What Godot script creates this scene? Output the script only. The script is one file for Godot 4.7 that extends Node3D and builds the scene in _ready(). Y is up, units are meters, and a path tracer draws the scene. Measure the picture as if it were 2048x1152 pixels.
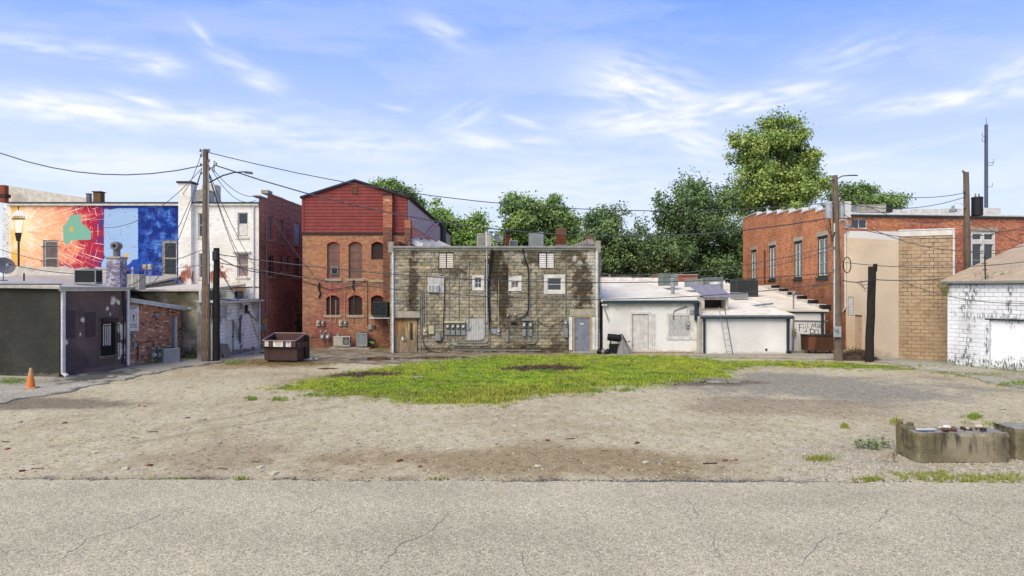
extends Node3D
# Rear lots and alley behind a row of town buildings.
const F := 1365.0      # focal length used to turn measured bearings into metres
const EYE := 3.8       # camera height
var M := {}
var taken := {}
var rng := RandomNumberGenerator.new()
var nz := FastNoiseLite.new()
var nf := FastNoiseLite.new()

class MB:
	var v := PackedVector3Array()
	var n := PackedVector3Array()
	var t := PackedVector2Array()
	var c := PackedColorArray()
	var ix := PackedInt32Array()
	var col := Color.WHITE
	func vert(p: Vector3, nn: Vector3, uv: Vector2) -> int:
		v.append(p); n.append(nn); t.append(uv); c.append(col)
		return v.size() - 1
	func tri(a: Vector3, b: Vector3, d: Vector3, ua := Vector2.ZERO, ub := Vector2.ZERO, ud := Vector2.ZERO) -> void:
		var nn := (b - a).cross(d - a).normalized()
		var i := vert(a, nn, ua)
		vert(b, nn, ub); vert(d, nn, ud)
		ix.append_array([i, i + 2, i + 1])
	func quad(a: Vector3, b: Vector3, d: Vector3, e: Vector3, ua := Vector2.ZERO, ub := Vector2.ZERO, ud := Vector2.ZERO, ue := Vector2.ZERO) -> void:
		var nn := (d - a).cross(e - b).normalized()
		var i := vert(a, nn, ua)
		vert(b, nn, ub); vert(d, nn, ud); vert(e, nn, ue)
		ix.append_array([i, i + 2, i + 1, i, i + 3, i + 2])
	func box(cen: Vector3, size: Vector3, bs := Basis.IDENTITY, bev := 0.0) -> void:
		var h := size * 0.5
		var b := minf(bev, minf(h.x, minf(h.y, h.z)) * 0.9)
		if b <= 0.0:
			var q: Array = []
			for k in 8:
				q.append(cen + bs * Vector3(h.x if k & 1 else -h.x, h.y if k & 2 else -h.y, h.z if k & 4 else -h.z))
			quad(q[4], q[5], q[7], q[6]); quad(q[1], q[0], q[2], q[3]); quad(q[5], q[1], q[3], q[7])
			quad(q[0], q[4], q[6], q[2]); quad(q[6], q[7], q[3], q[2]); quad(q[0], q[1], q[5], q[4])
			return
		var pt := func(ax: int, s: Vector3) -> Vector3:
			var r := Vector3(s.x * (h.x - b), s.y * (h.y - b), s.z * (h.z - b))
			r[ax] = s[ax] * h[ax]
			return cen + bs * r
		for ax in 3:
			for sg: float in [-1.0, 1.0]:
				var u := (ax + 1) % 3
				var w := (ax + 2) % 3
				var cs: Array = []
				for k: Array in [[-1.0, -1.0], [1.0, -1.0], [1.0, 1.0], [-1.0, 1.0]]:
					var s := Vector3.ZERO
					s[ax] = sg; s[u] = k[0]; s[w] = k[1]
					cs.append(pt.call(ax, s))
				if sg > 0: quad(cs[0], cs[1], cs[2], cs[3])
				else: quad(cs[3], cs[2], cs[1], cs[0])
			var u2 := (ax + 1) % 3
			var w2 := (ax + 2) % 3
			for su: float in [-1.0, 1.0]:
				for sw: float in [-1.0, 1.0]:
					var s0 := Vector3.ZERO
					s0[u2] = su; s0[w2] = sw; s0[ax] = -1.0
					var s1 := s0
					s1[ax] = 1.0
					var a: Vector3 = pt.call(u2, s0)
					var d: Vector3 = pt.call(u2, s1)
					var e: Vector3 = pt.call(w2, s1)
					var f: Vector3 = pt.call(w2, s0)
					if su * sw < 0: quad(a, d, e, f)
					else: quad(f, e, d, a)
		for k in 8:
			var s := Vector3(1 if k & 1 else -1, 1 if k & 2 else -1, 1 if k & 4 else -1)
			var a: Vector3 = pt.call(0, s)
			var d: Vector3 = pt.call(1, s)
			var e: Vector3 = pt.call(2, s)
			if s.x * s.y * s.z > 0: tri(a, d, e)
			else: tri(a, e, d)
	func tube(pts: Array, r0: float, r1 := -1.0, sides := 6, cap := true) -> void:
		if r1 < 0: r1 = r0
		var m := pts.size()
		var rings: Array = []
		var up := Vector3.UP
		for i in m:
			var a: Vector3 = pts[maxi(i - 1, 0)]
			var b: Vector3 = pts[mini(i + 1, m - 1)]
			var d := (b - a).normalized()
			if absf(d.dot(up)) > 0.95: up = Vector3.RIGHT if absf(d.x) < 0.8 else Vector3.FORWARD
			var x := d.cross(up).normalized()
			var y := x.cross(d).normalized()
			up = y
			var r := lerpf(r0, r1, float(i) / maxf(1.0, m - 1))
			var ring: Array = []
			for k in sides:
				var an := TAU * k / sides
				var nn := x * cos(an) + y * sin(an)
				ring.append(vert(pts[i] + nn * r, nn, Vector2(float(k) / sides, i)))
			rings.append(ring)
		for i in m - 1:
			for k in sides:
				var k2 := (k + 1) % sides
				var a: int = rings[i][k]
				var b: int = rings[i][k2]
				var d: int = rings[i + 1][k2]
				var e: int = rings[i + 1][k]
				ix.append_array([a, b, d, a, d, e])
		if cap:
			for en in 2:
				var i := 0 if en == 0 else m - 1
				var nn: Vector3 = (pts[0] - pts[1]).normalized() if en == 0 else (pts[m - 1] - pts[m - 2]).normalized()
				var ce := vert(pts[i], nn, Vector2.ZERO)
				var ids: Array = []
				for k in sides: ids.append(vert(v[rings[i][k]], nn, Vector2.ZERO))
				for k in sides:
					var k2 := (k + 1) % sides
					if en == 0: ix.append_array([ce, ids[k2], ids[k]])
					else: ix.append_array([ce, ids[k], ids[k2]])
	func lathe(prof: Array, xf: Transform3D, sides := 12) -> void:   # prof: Vector2(radius, height) from bottom to top
		for i in prof.size() - 1:
			var p: Vector2 = prof[i]
			var q: Vector2 = prof[i + 1]
			var sl := Vector2(q.y - p.y, p.x - q.x).normalized()
			var ids: Array = []
			for k in sides + 1:
				var an := TAU * k / sides
				var cs := cos(an)
				var sn := sin(an)
				var nn := (xf.basis * Vector3(sl.x * cs, sl.y, sl.x * sn)).normalized()
				ids.append([vert(xf * Vector3(p.x * cs, p.y, p.x * sn), nn, Vector2(float(k) / sides, 0)), vert(xf * Vector3(q.x * cs, q.y, q.x * sn), nn, Vector2(float(k) / sides, 1))])
			for k in sides:
				ix.append_array([ids[k][0], ids[k + 1][0], ids[k + 1][1], ids[k][0], ids[k + 1][1], ids[k][1]])
	func mesh() -> ArrayMesh:
		var a: Array = []
		a.resize(Mesh.ARRAY_MAX)
		a[Mesh.ARRAY_VERTEX] = v; a[Mesh.ARRAY_NORMAL] = n; a[Mesh.ARRAY_TEX_UV] = t; a[Mesh.ARRAY_COLOR] = c; a[Mesh.ARRAY_INDEX] = ix
		var m := ArrayMesh.new()
		m.add_surface_from_arrays(Mesh.PRIMITIVE_TRIANGLES, a)
		return m

class Fr:                       # a wall's own frame: s along it, t up, d out of it
	var o: Vector3
	var u: Vector3
	var n: Vector3
	var w: float
	func _init(a: Vector3, b: Vector3) -> void:
		o = a; u = (b - a); u.y = 0.0; w = u.length(); u = u / w
		n = u.cross(Vector3.UP)
	func p(s: float, t: float, d := 0.0) -> Vector3:
		return o + u * s + Vector3.UP * t + n * d
	func st(px: float, py: float, d := 0.0) -> Vector2:   # where a bearing meets the wall
		var ray := Vector3((px - 1024.0) / 1365.0, -(py - 576.0) / 1365.0, -1.0)
		var e := Vector3(0, 3.8, 0)
		var k := (o + n * d - e).dot(n) / ray.dot(n)
		var q := e + ray * k
		return Vector2((q - o).dot(u), q.y)
	func r(x0: float, y0: float, x1: float, y1: float) -> Array:   # [s0, s1, t0, t1]
		var my := (y0 + y1) * 0.5
		var mx := (x0 + x1) * 0.5
		return [st(x0, my).x, st(x1, my).x, st(mx, y1).y, st(mx, y0).y]
	func bs() -> Basis:
		return Basis(u, Vector3.UP, n)

func P(px: float, py: float, d: float) -> Vector3:
	return Vector3((px - 1024.0) * d / F, EYE - (py - 576.0) * d / F, -d)
func G(px: float, py: float) -> Vector3:
	var d := EYE * F / (py - 576.0)
	return Vector3((px - 1024.0) * d / F, 0, -d)
func k8(r: float, g: float, b: float) -> Color:
	return Color(r / 255.0, g / 255.0, b / 255.0)
func lin(r: float, g: float, b: float) -> Color:
	return k8(r, g, b).srgb_to_linear()
func h2(i: int, j: int) -> float:
	var h := (i * 374761393 + j * 668265263 + 1013904223) & 0x7fffffff
	h = ((h ^ (h >> 13)) * 1274126177) & 0x7fffffff
	return float((h ^ (h >> 9)) & 0xffff) / 65535.0
func numbered(called: String) -> String:
	if not taken.has(called):
		taken[called] = 0
		return called
	taken[called] += 1
	return "%s_%03d" % [called, taken[called]]
func thing(called: String, label: String, category: String, at := Vector3.ZERO, turn := 0.0, group := "") -> Node3D:
	var o := Node3D.new()
	o.name = numbered(called)
	add_child(o)
	o.position = at
	o.rotation.y = turn
	o.set_meta("label", label); o.set_meta("category", category)
	if group: o.set_meta("group", group)
	return o
func tag(o: Node, label: String, category: String, group := "", kind := "") -> Node:
	if label: o.set_meta("label", label)
	if category: o.set_meta("category", category)
	if group: o.set_meta("group", group)
	if kind: o.set_meta("kind", kind)
	return o
# commit a builder as one named mesh; world = its points are world points
func put(b: MB, called: String, m: Material, parent: Node = self, world := true) -> MeshInstance3D:
	var o := MeshInstance3D.new()
	o.mesh = b.mesh()
	o.material_override = m
	o.name = numbered(called) if parent == self else called
	parent.add_child(o, true)
	if world and parent is Node3D and parent != self:
		o.transform = (parent as Node3D).global_transform.affine_inverse()
	return o
func structure(b: MB, called: String, m: Material) -> MeshInstance3D:
	var o := put(b, called, m)
	o.set_meta("kind", "structure")
	return o
func fbox(b: MB, f: Fr, s0: float, s1: float, t0: float, t1: float, d0: float, d1: float, bev := 0.0) -> void:
	b.box(f.p((s0 + s1) * 0.5, (t0 + t1) * 0.5, (d0 + d1) * 0.5), Vector3(absf(s1 - s0), absf(t1 - t0), absf(d1 - d0)), f.bs(), bev)
func fpart(parent: Node, called: String, m: Material, f: Fr, r: Array, d0: float, d1: float, bev := 0.0) -> MeshInstance3D:
	var b := MB.new()
	fbox(b, f, r[0], r[1], r[2], r[3], d0, d1, bev)
	return put(b, called, m, parent)
# a wall face with real openings and their reveals; texture spans s0..s1, 0..th
func wall(b: MB, f: Fr, s0: float, s1: float, t0: float, t1: float, holes: Array, tw: float, th: float, dep := 0.25, d := 0.0) -> void:
	var ss: Array = [s0, s1]
	var tt: Array = [t0, t1]
	for h: Array in holes:
		for x: float in [h[0], h[1]]:
			if x > s0 and x < s1: ss.append(x)
		for y: float in [h[2], h[3]]:
			if y > t0 and y < t1: tt.append(y)
	ss.sort(); tt.sort()
	for i in ss.size() - 1:
		for j in tt.size() - 1:
			var a: float = ss[i]
			var c: float = ss[i + 1]
			var e: float = tt[j]
			var g: float = tt[j + 1]
			if c - a < 1e-5 or g - e < 1e-5: continue
			var inside := false
			for h: Array in holes:
				if (a + c) * 0.5 > h[0] and (a + c) * 0.5 < h[1] and (e + g) * 0.5 > h[2] and (e + g) * 0.5 < h[3]: inside = true
			if not inside:
				b.quad(f.p(a, e, d), f.p(c, e, d), f.p(c, g, d), f.p(a, g, d), Vector2((a) / tw, 1 - e / th), Vector2(c / tw, 1 - e / th), Vector2(c / tw, 1 - g / th), Vector2(a / tw, 1 - g / th))
	for h: Array in holes:
		var q: Array = [[h[0], h[2]], [h[1], h[2]], [h[1], h[3]], [h[0], h[3]]]
		for k in 4:
			var a: Array = q[k]
			var c: Array = q[(k + 1) % 4]
			var ua := Vector2(a[0] / tw, 1 - a[1] / th)
			var uc := Vector2(c[0] / tw, 1 - c[1] / th)
			b.quad(f.p(a[0], a[1], d), f.p(a[0], a[1], d - dep), f.p(c[0], c[1], d - dep), f.p(c[0], c[1], d), ua, ua, uc, uc)
# polygon on a wall (2D points counter-clockwise as seen from outside)
func fpoly(b: MB, f: Fr, pts: PackedVector2Array, d: float, tw: float, th: float) -> void:
	var ids := Geometry2D.triangulate_polygon(pts)
	for k in range(0, ids.size(), 3):
		var p0 := pts[ids[k]]
		var p1 := pts[ids[k + 1]]
		var p2 := pts[ids[k + 2]]
		if (p1 - p0).cross(p2 - p0) < 0:
			var x := p1
			p1 = p2; p2 = x
		b.tri(f.p(p0.x, p0.y, d), f.p(p1.x, p1.y, d), f.p(p2.x, p2.y, d), Vector2(p0.x / tw, 1 - p0.y / th), Vector2(p1.x / tw, 1 - p1.y / th), Vector2(p2.x / tw, 1 - p2.y / th))
# solid slab from a polygon (world points, counter-clockwise from above), thickness down
func slab(b: MB, pts: Array, thick: float) -> void:
	var m := pts.size()
	var pl := PackedVector2Array()
	for p: Vector3 in pts: pl.append(Vector2(p.x, -p.z))
	var ids := Geometry2D.triangulate_polygon(pl)
	var dn := Vector3.DOWN * thick
	for k in range(0, ids.size(), 3):
		var a: Vector3 = pts[ids[k]]
		var c: Vector3 = pts[ids[k + 1]]
		var e: Vector3 = pts[ids[k + 2]]
		if (c - a).cross(e - a).y < 0:
			var x := c
			c = e; e = x
		b.tri(a, c, e, Vector2(a.x, a.z), Vector2(c.x, c.z), Vector2(e.x, e.z))
		b.tri(a + dn, e + dn, c + dn)
	var area := 0.0
	for k in m: area += pl[k].cross(pl[(k + 1) % m])
	for k in m:
		var a: Vector3 = pts[k]
		var c: Vector3 = pts[(k + 1) % m]
		if area > 0: b.quad(a + dn, c + dn, c, a)
		else: b.quad(c + dn, a + dn, a, c)
# a plain extruded body: footprint counter-clockwise from above, down from tops
func body(b: MB, pts: Array, y0: float) -> void:
	var m := pts.size()
	for k in m:
		var a: Vector3 = pts[k]
		var c: Vector3 = pts[(k + 1) % m]
		b.quad(Vector3(a.x, y0, a.z), Vector3(c.x, y0, c.z), c, a)
	for k in range(1, m - 1):
		b.tri(pts[0], pts[k], pts[k + 1])

# ---------------------------------------------------------------- materials
func image_tex(w: int, h: int, fn: Callable) -> ImageTexture:
	var data := PackedByteArray()
	data.resize(w * h * 3)
	var i := 0
	for y in h:
		for x in w:
			var c: Color = fn.call(x, y)
			data[i] = clampi(int(c.r * 255.0), 0, 255)
			data[i + 1] = clampi(int(c.g * 255.0), 0, 255)
			data[i + 2] = clampi(int(c.b * 255.0), 0, 255)
			i += 3
	return ImageTexture.create_from_image(Image.create_from_data(w, h, false, Image.FORMAT_RGB8, data))
func facade(wm: float, hm: float, ppm: float, fn: Callable) -> ImageTexture:   # fn(s, t) in metres
	var w := int(wm * ppm)
	var h := int(hm * ppm)
	return image_tex(w, h, func(x: int, y: int) -> Color: return fn.call((x + 0.5) / ppm, (h - y - 0.5) / ppm))
func tmat(tex: Texture2D, rough := 0.9, vc := false) -> StandardMaterial3D:
	var m := StandardMaterial3D.new()
	m.albedo_texture = tex
	m.roughness = rough
	m.metallic_specular = 0.3
	m.vertex_color_use_as_albedo = vc
	return m
func gm(r: float, g: float, b: float, rough := 0.8, metal := 0.0, sc := 0.6, tex := "grime") -> StandardMaterial3D:
	var m := StandardMaterial3D.new()
	m.albedo_color = k8(r, g, b)
	m.roughness = rough
	m.metallic = metal
	m.metallic_specular = 0.4
	if tex:
		m.albedo_texture = M[tex]
		m.uv1_triplanar = true
		m.uv1_world_triplanar = true
		m.uv1_scale = Vector3.ONE * sc
	return m
func fb(x: float, y: float, s: float) -> float:    # broad noise, about -1..1
	return nz.get_noise_2d(x * s, y * s) * 1.6
func brick(s: float, t: float, a: Color, c: Color, mortar: Color, bl := 0.215, bh := 0.075) -> Color:
	var row := int(floor(t / bh))
	var x := s / bl + 0.5 * (row & 1)
	var co := int(floor(x))
	if t - row * bh < 0.016 or (x - co) * bl < 0.014: return mortar
	var k := h2(co, row)
	var o := a.lerp(c, k)
	var g := 0.86 + 0.28 * h2(co + 77, row * 3 + 5)
	return Color(o.r * g, o.g * g, o.b * g)
func shade(c: Color, g: float) -> Color:
	return Color(c.r * g, c.g * g, c.b * g)
func sm(a: float, b: float, x: float) -> float:
	return smoothstep(a, b, x)
# one stain: an irregular patch centred at (cs, ct)
func patch(s: float, t: float, cs: float, ct: float, rs: float, rt: float, rag := 0.5) -> float:
	var q := Vector2((s - cs) / rs, (t - ct) / rt).length() + fb(s * 3.1 + cs, t * 3.1 + ct, 1.0) * rag + nf.get_noise_2d(s * 9.0, t * 9.0) * rag * 0.6
	return clampf((1.05 - q) * 2.5, 0.0, 1.0)
func make_materials() -> void:
	nz.noise_type = FastNoiseLite.TYPE_SIMPLEX_SMOOTH
	nz.frequency = 0.5; nz.fractal_octaves = 4; nz.seed = 7
	nf.noise_type = FastNoiseLite.TYPE_SIMPLEX
	nf.frequency = 1.0; nf.fractal_octaves = 3; nf.seed = 11
	# grime: soft mottling, tile of about 1/scale metres
	var n1 := FastNoiseLite.new()
	n1.frequency = 0.012; n1.fractal_octaves = 5; n1.seed = 3
	var n2 := FastNoiseLite.new()
	n2.frequency = 0.15; n2.fractal_octaves = 2; n2.seed = 5
	var i1 := n1.get_seamless_image(256, 256).get_data()
	var i2 := n2.get_seamless_image(256, 256).get_data()
	M.grime = image_tex(256, 256, func(x: int, y: int) -> Color:
		var a := i1[y * 256 + x] / 255.0
		var c := i2[y * 256 + x] / 255.0
		var g := 0.80 + 0.16 * a + 0.05 * c
		return Color(g, g * (0.985 + 0.015 * a), g * (0.965 + 0.03 * a)))
	# wood: grain along v
	var n3 := FastNoiseLite.new()
	n3.frequency = 0.02; n3.fractal_octaves = 4; n3.seed = 9
	M.wood = image_tex(128, 256, func(x: int, y: int) -> Color:
		var a := n3.get_noise_2d(x * 9.0, y * 0.5)
		var c := n3.get_noise_2d(x * 1.5, y * 0.8 + 400.0)
		var g := 0.82 + 0.28 * a + 0.16 * c
		return Color(g, g * 0.98, g * 0.95))
	# crushed stone: small stones of different tones
	var ce := FastNoiseLite.new()
	ce.noise_type = FastNoiseLite.TYPE_CELLULAR; ce.cellular_return_type = FastNoiseLite.RETURN_CELL_VALUE
	ce.frequency = 0.17; ce.fractal_type = FastNoiseLite.FRACTAL_NONE; ce.seed = 21
	var c2 := ce.duplicate()
	c2.frequency = 0.07; c2.seed = 4
	var L := 768
	var ga := ce.get_seamless_image(L, L).get_data()
	var gb: PackedByteArray = c2.get_seamless_image(L, L).get_data()
	var gc := n1.get_seamless_image(L, L).get_data()
	M.gravel = image_tex(L, L, func(x: int, y: int) -> Color:
		var a := ga[y * L + x] / 255.0
		var b := gb[y * L + x] / 255.0
		var c := gc[y * L + x] / 255.0
		var g := 0.85 + 0.22 * (a - 0.5) + 0.13 * (c - 0.5)
		if b > 0.95: g += 0.13 * a
		elif b < 0.05: g -= 0.20
		var wr := (h2(int(a * 255), int(b * 255)) - 0.5) * 0.05
		return Color(g + wr, g, g - wr))
	M.gravel_bump = ImageTexture.create_from_image(bumps(ga, gb, L, 5.0))
	var c3 := ce.duplicate()
	c3.frequency = 0.11; c3.seed = 40
	var c4 := ce.duplicate()
	c4.frequency = 0.22; c4.seed = 41
	var ra: PackedByteArray = c3.get_seamless_image(L, L).get_data()
	var rb: PackedByteArray = c4.get_seamless_image(L, L).get_data()
	M.chip = image_tex(L, L, func(x: int, y: int) -> Color:
		var a := ra[y * L + x] / 255.0
		var b := rb[y * L + x] / 255.0
		var c := gc[y * L + x] / 255.0
		var g := 0.85 + 0.26 * (a - 0.5) + 0.16 * (b - 0.5) + 0.10 * (c - 0.5)
		if b < 0.13: g *= 0.72
		var wr := (h2(int(a * 255), 3) - 0.5) * 0.04
		return Color(g + wr, g, g - wr * 1.2))
	M.chip_bump = ImageTexture.create_from_image(bumps(ra, rb, L, 6.0))
	for e: Array in [
		["white_metal", 222, 224, 224, 0.45, 0.0], ["galv", 156, 157, 154, 0.45, 0.3], ["grey_box", 142, 149, 148, 0.5, 0.0], ["cream_box", 205, 200, 165, 0.6, 0.0],
		["tan_box", 196, 178, 140, 0.7, 0.0], ["dark_metal", 46, 50, 54, 0.55, 0.2], ["black", 22, 22, 24, 0.6, 0.0], ["cable", 30, 30, 33, 0.6, 0.0], ["wire", 84, 86, 90, 0.5, 0.2],
		["ac_beige", 196, 192, 178, 0.55, 0.0], ["ac_grey", 158, 164, 166, 0.5, 0.0], ["ac_dark", 62, 68, 72, 0.55, 0.0], ["coil", 44, 48, 48, 0.7, 0.2],
		["white_paint", 232, 230, 224, 0.75, 0.0], ["cream_paint", 224, 219, 204, 0.75, 0.0], ["stone_sill", 176, 164, 142, 0.9, 0.0], ["concrete", 168, 162, 148, 0.95, 0.0],
		["roof_white", 214, 207, 196, 0.85, 0.0], ["roof_grey", 120, 118, 114, 0.9, 0.0], ["roof_dark", 66, 62, 60, 0.9, 0.0], ["navy", 46, 58, 76, 0.5, 0.0], ["teal_trim", 50, 72, 84, 0.5, 0.0],
		["brown_board", 132, 100, 90, 0.85, 0.0], ["dark_brown", 66, 50, 48, 0.85, 0.0], ["green_frame", 44, 62, 60, 0.6, 0.0], ["grey_door", 138, 143, 156, 0.55, 0.0], ["grey_door_dull", 136, 138, 146, 0.6, 0.0],
		["silver_roof", 186, 182, 172, 0.6, 0.1], ["brick_plain", 150, 82, 62, 0.95, 0.0], ["pink_pipe", 214, 160, 146, 0.6, 0.0], ["rust", 112, 62, 40, 0.9, 0.0], ["dumpster", 84, 62, 58, 0.6, 0.1], ["dumpster_in", 96, 72, 70, 0.75, 0.0],
		["rust_bin", 92, 62, 48, 0.85, 0.1], ["orange", 226, 132, 62, 0.6, 0.0], ["orange_dull", 206, 160, 118, 0.7, 0.0], ["print_white", 232, 230, 226, 0.5, 0.0], ["blue_print", 96, 110, 190, 0.6, 0.0], ["curtain", 150, 132, 132, 0.9, 0.0], ["aluminium", 190, 194, 196, 0.35, 0.6],
		["insulator", 120, 118, 120, 0.3, 0.0], ["transformer", 176, 182, 186, 0.45, 0.0], ["yellow", 206, 168, 60, 0.6, 0.0], ["bin_dark", 34, 38, 38, 0.6, 0.0], ["plaster", 184, 176, 158, 0.95, 0.0]]:
		M[e[0]] = gm(e[1], e[2], e[3], e[4], e[5])
	for e: Array in [["pole_wood", 130, 117, 104], ["pole_new", 158, 130, 92], ["pole_black", 50, 46, 44], ["ply_orange", 186, 142, 96], ["ply_pale", 204, 174, 122], ["plank_grey", 158, 150, 138], ["plank_brown", 128, 98, 72], ["bark", 106, 96, 82], ["white_board", 220, 222, 222], ["lumber", 196, 170, 132]]:
		var m := gm(e[1], e[2], e[3], 0.9, 0.0, 1.0, "wood")
		m.uv1_scale = Vector3(2.2, 0.6, 2.2)
		M[e[0]] = m
	var gl := StandardMaterial3D.new()
	gl.albedo_color = k8(34, 40, 44); gl.roughness = 0.08; gl.metallic_specular = 0.7
	M.glass = gl
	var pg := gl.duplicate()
	pg.albedo_color = k8(120, 130, 134); pg.roughness = 0.12  # pale albedo stands in for sky reflected in the hall windows
	M.sky_reflection_glass = pg
	var wt := StandardMaterial3D.new()
	wt.albedo_color = k8(66, 58, 48); wt.roughness = 0.04; wt.metallic_specular = 0.6
	M.water = wt
func bumps(a: PackedByteArray, b: PackedByteArray, L: int, k: float) -> Image:
	var d := PackedByteArray()
	d.resize(L * L)
	for i in L * L: d[i] = (a[i] + b[i]) >> 1
	var im := Image.create_from_data(L, L, false, Image.FORMAT_L8, d)
	im.convert(Image.FORMAT_RGBA8)
	im.bump_map_to_normal_map(k)
	return im
# ---------------------------------------------------------------- builders shared by several things
# a window: frame (the part) > pane, sill; r = opening [s0, s1, t0, t1]
func window(parent: Node, f: Fr, r: Array, fm: Material, fw := 0.07, cols := 1, rows := 2, rec := 0.1, sill: Material = null, gm_: Material = null, called := "window") -> Node3D:
	var b := MB.new()
	var d1 := -rec + 0.05
	fbox(b, f, r[0], r[0] + fw, r[2], r[3], -rec, d1); fbox(b, f, r[1] - fw, r[1], r[2], r[3], -rec, d1)
	fbox(b, f, r[0] + fw, r[1] - fw, r[2], r[2] + fw, -rec, d1); fbox(b, f, r[0] + fw, r[1] - fw, r[3] - fw, r[3], -rec, d1)
	var iw: float = (r[1] - r[0] - 2 * fw)
	var ih: float = (r[3] - r[2] - 2 * fw)
	for k in range(1, cols):
		var x: float = r[0] + fw + iw * k / cols
		fbox(b, f, x - fw * 0.3, x + fw * 0.3, r[2] + fw, r[3] - fw, -rec, d1 - 0.012)
	for k in range(1, rows):
		var y: float = r[2] + fw + ih * k / rows
		fbox(b, f, r[0] + fw, r[1] - fw, y - fw * 0.3, y + fw * 0.3, -rec, d1 - 0.006)
	var w := put(b, called, fm, parent)
	for i in cols:
		for j in rows:
			var x: float = r[0] + fw + iw * i / cols
			var y: float = r[2] + fw + ih * j / rows
			fpart(w, "pane", gm_ if gm_ else M.glass, f, [x, x + iw / cols, y, y + ih / rows], -rec - 0.03, -rec + 0.004)
	if sill:
		fpart(w, "sill", sill, f, [r[0] - 0.08, r[1] + 0.08, r[2] - 0.12, r[2] - 0.002], -0.1, 0.07, 0.01)
	return w
# louvre of real slats in a frame
func louvre(parent: Node, f: Fr, r: Array, fm: Material, sm_: Material, n: int, cols := 1, d := 0.0, called := "louvre") -> void:
	var b := MB.new()
	var fw := 0.04
	fbox(b, f, r[0], r[0] + fw, r[2], r[3], d, d + 0.05); fbox(b, f, r[1] - fw, r[1], r[2], r[3], d, d + 0.05)
	fbox(b, f, r[0] + fw, r[1] - fw, r[2], r[2] + fw, d, d + 0.05); fbox(b, f, r[0] + fw, r[1] - fw, r[3] - fw, r[3], d, d + 0.05)
	for k in range(1, cols):
		var x: float = lerpf(r[0], r[1], float(k) / cols)
		fbox(b, f, x - 0.02, x + 0.02, r[2] + fw, r[3] - fw, d, d + 0.045)
	var w := put(b, called, fm, parent)
	fpart(w, "backing", M.black, f, [r[0] + fw, r[1] - fw, r[2] + fw, r[3] - fw], d - 0.02, d + 0.004)
	for c in cols:
		var x0: float = lerpf(r[0], r[1], float(c) / cols) + fw
		var x1: float = lerpf(r[0], r[1], float(c + 1) / cols) - fw * 0.6
		for k in n:
			var y: float = lerpf(r[2] + fw, r[3] - fw, (k + 0.5) / n)
			var hh: float = (r[3] - r[2] - 2 * fw) / n
			var q := MB.new()
			q.box(f.p((x0 + x1) * 0.5, y, d + 0.022), Vector3(x1 - x0, hh * 0.95, 0.012), f.bs() * Basis(Vector3.RIGHT, -0.3))
			put(q, "slat", sm_, w)
# running-bond blocks proud of a wall; the largest 300 are parts, the rest one part
func blocks(parent: Node, f: Fr, s0: float, s1: float, t0: float, top: Callable, bw: float, bh: float, holes: Array, m: Material, tw: float, th: float, proud := 0.012, bulge := 0.0, joint := 0.012, tone := 0.12, most := 300) -> void:
	var list: Array = []
	var rows := int(ceil((top.call((s0 + s1) * 0.5) + 2.0 - t0) / bh))
	for j in rows:
		var y0 := t0 + j * bh
		var off := bw * 0.5 * (j & 1)
		var c0 := int(floor((s0 - off) / bw)) - 1
		var x := c0 * bw + off
		while x < s1:
			var segs: Array = [[maxf(x, s0), minf(x + bw, s1)]]
			var ym := y0 + bh * 0.5
			for h: Array in holes:
				if ym > h[2] and ym < h[3]:
					var nx: Array = []
					for g: Array in segs:
						if h[1] <= g[0] or h[0] >= g[1]: nx.append(g)
						else:
							if h[0] > g[0]: nx.append([g[0], h[0]])
							if h[1] < g[1]: nx.append([h[1], g[1]])
					segs = nx
			for g: Array in segs:
				if g[1] - g[0] > 0.05:
					var tp: float = top.call((g[0] + g[1]) * 0.5)
					var y1: float = minf(y0 + bh, tp)
					if y1 - y0 > 0.04: list.append([g[0], g[1], y0, y1, j])
			x += bw
	var eye := Vector3(0, EYE, 0)
	list.sort_custom(func(a: Array, b: Array) -> bool: return f.p(a[0], a[2]).distance_squared_to(eye) < f.p(b[0], b[2]).distance_squared_to(eye))
	var rest := MB.new()
	for i in list.size():
		var e: Array = list[i]
		var b := rest if i >= most else MB.new()
		var g := 1.0 - tone * rng.randf()
		var wm := (rng.randf() - 0.5) * tone * 0.4
		b.col = Color(g + wm, g, g - wm)
		one_block(b, f, e[0] + joint * 0.5, e[1] - joint * 0.5, e[2] + joint * 0.5, e[3] - joint * 0.5, proud, bulge, tw, th)
		if i < most: put(b, "block", m, parent)
	if list.size() > most:
		put(rest, "upper_blocks", m, parent).set_meta("kind", "stuff")
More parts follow.
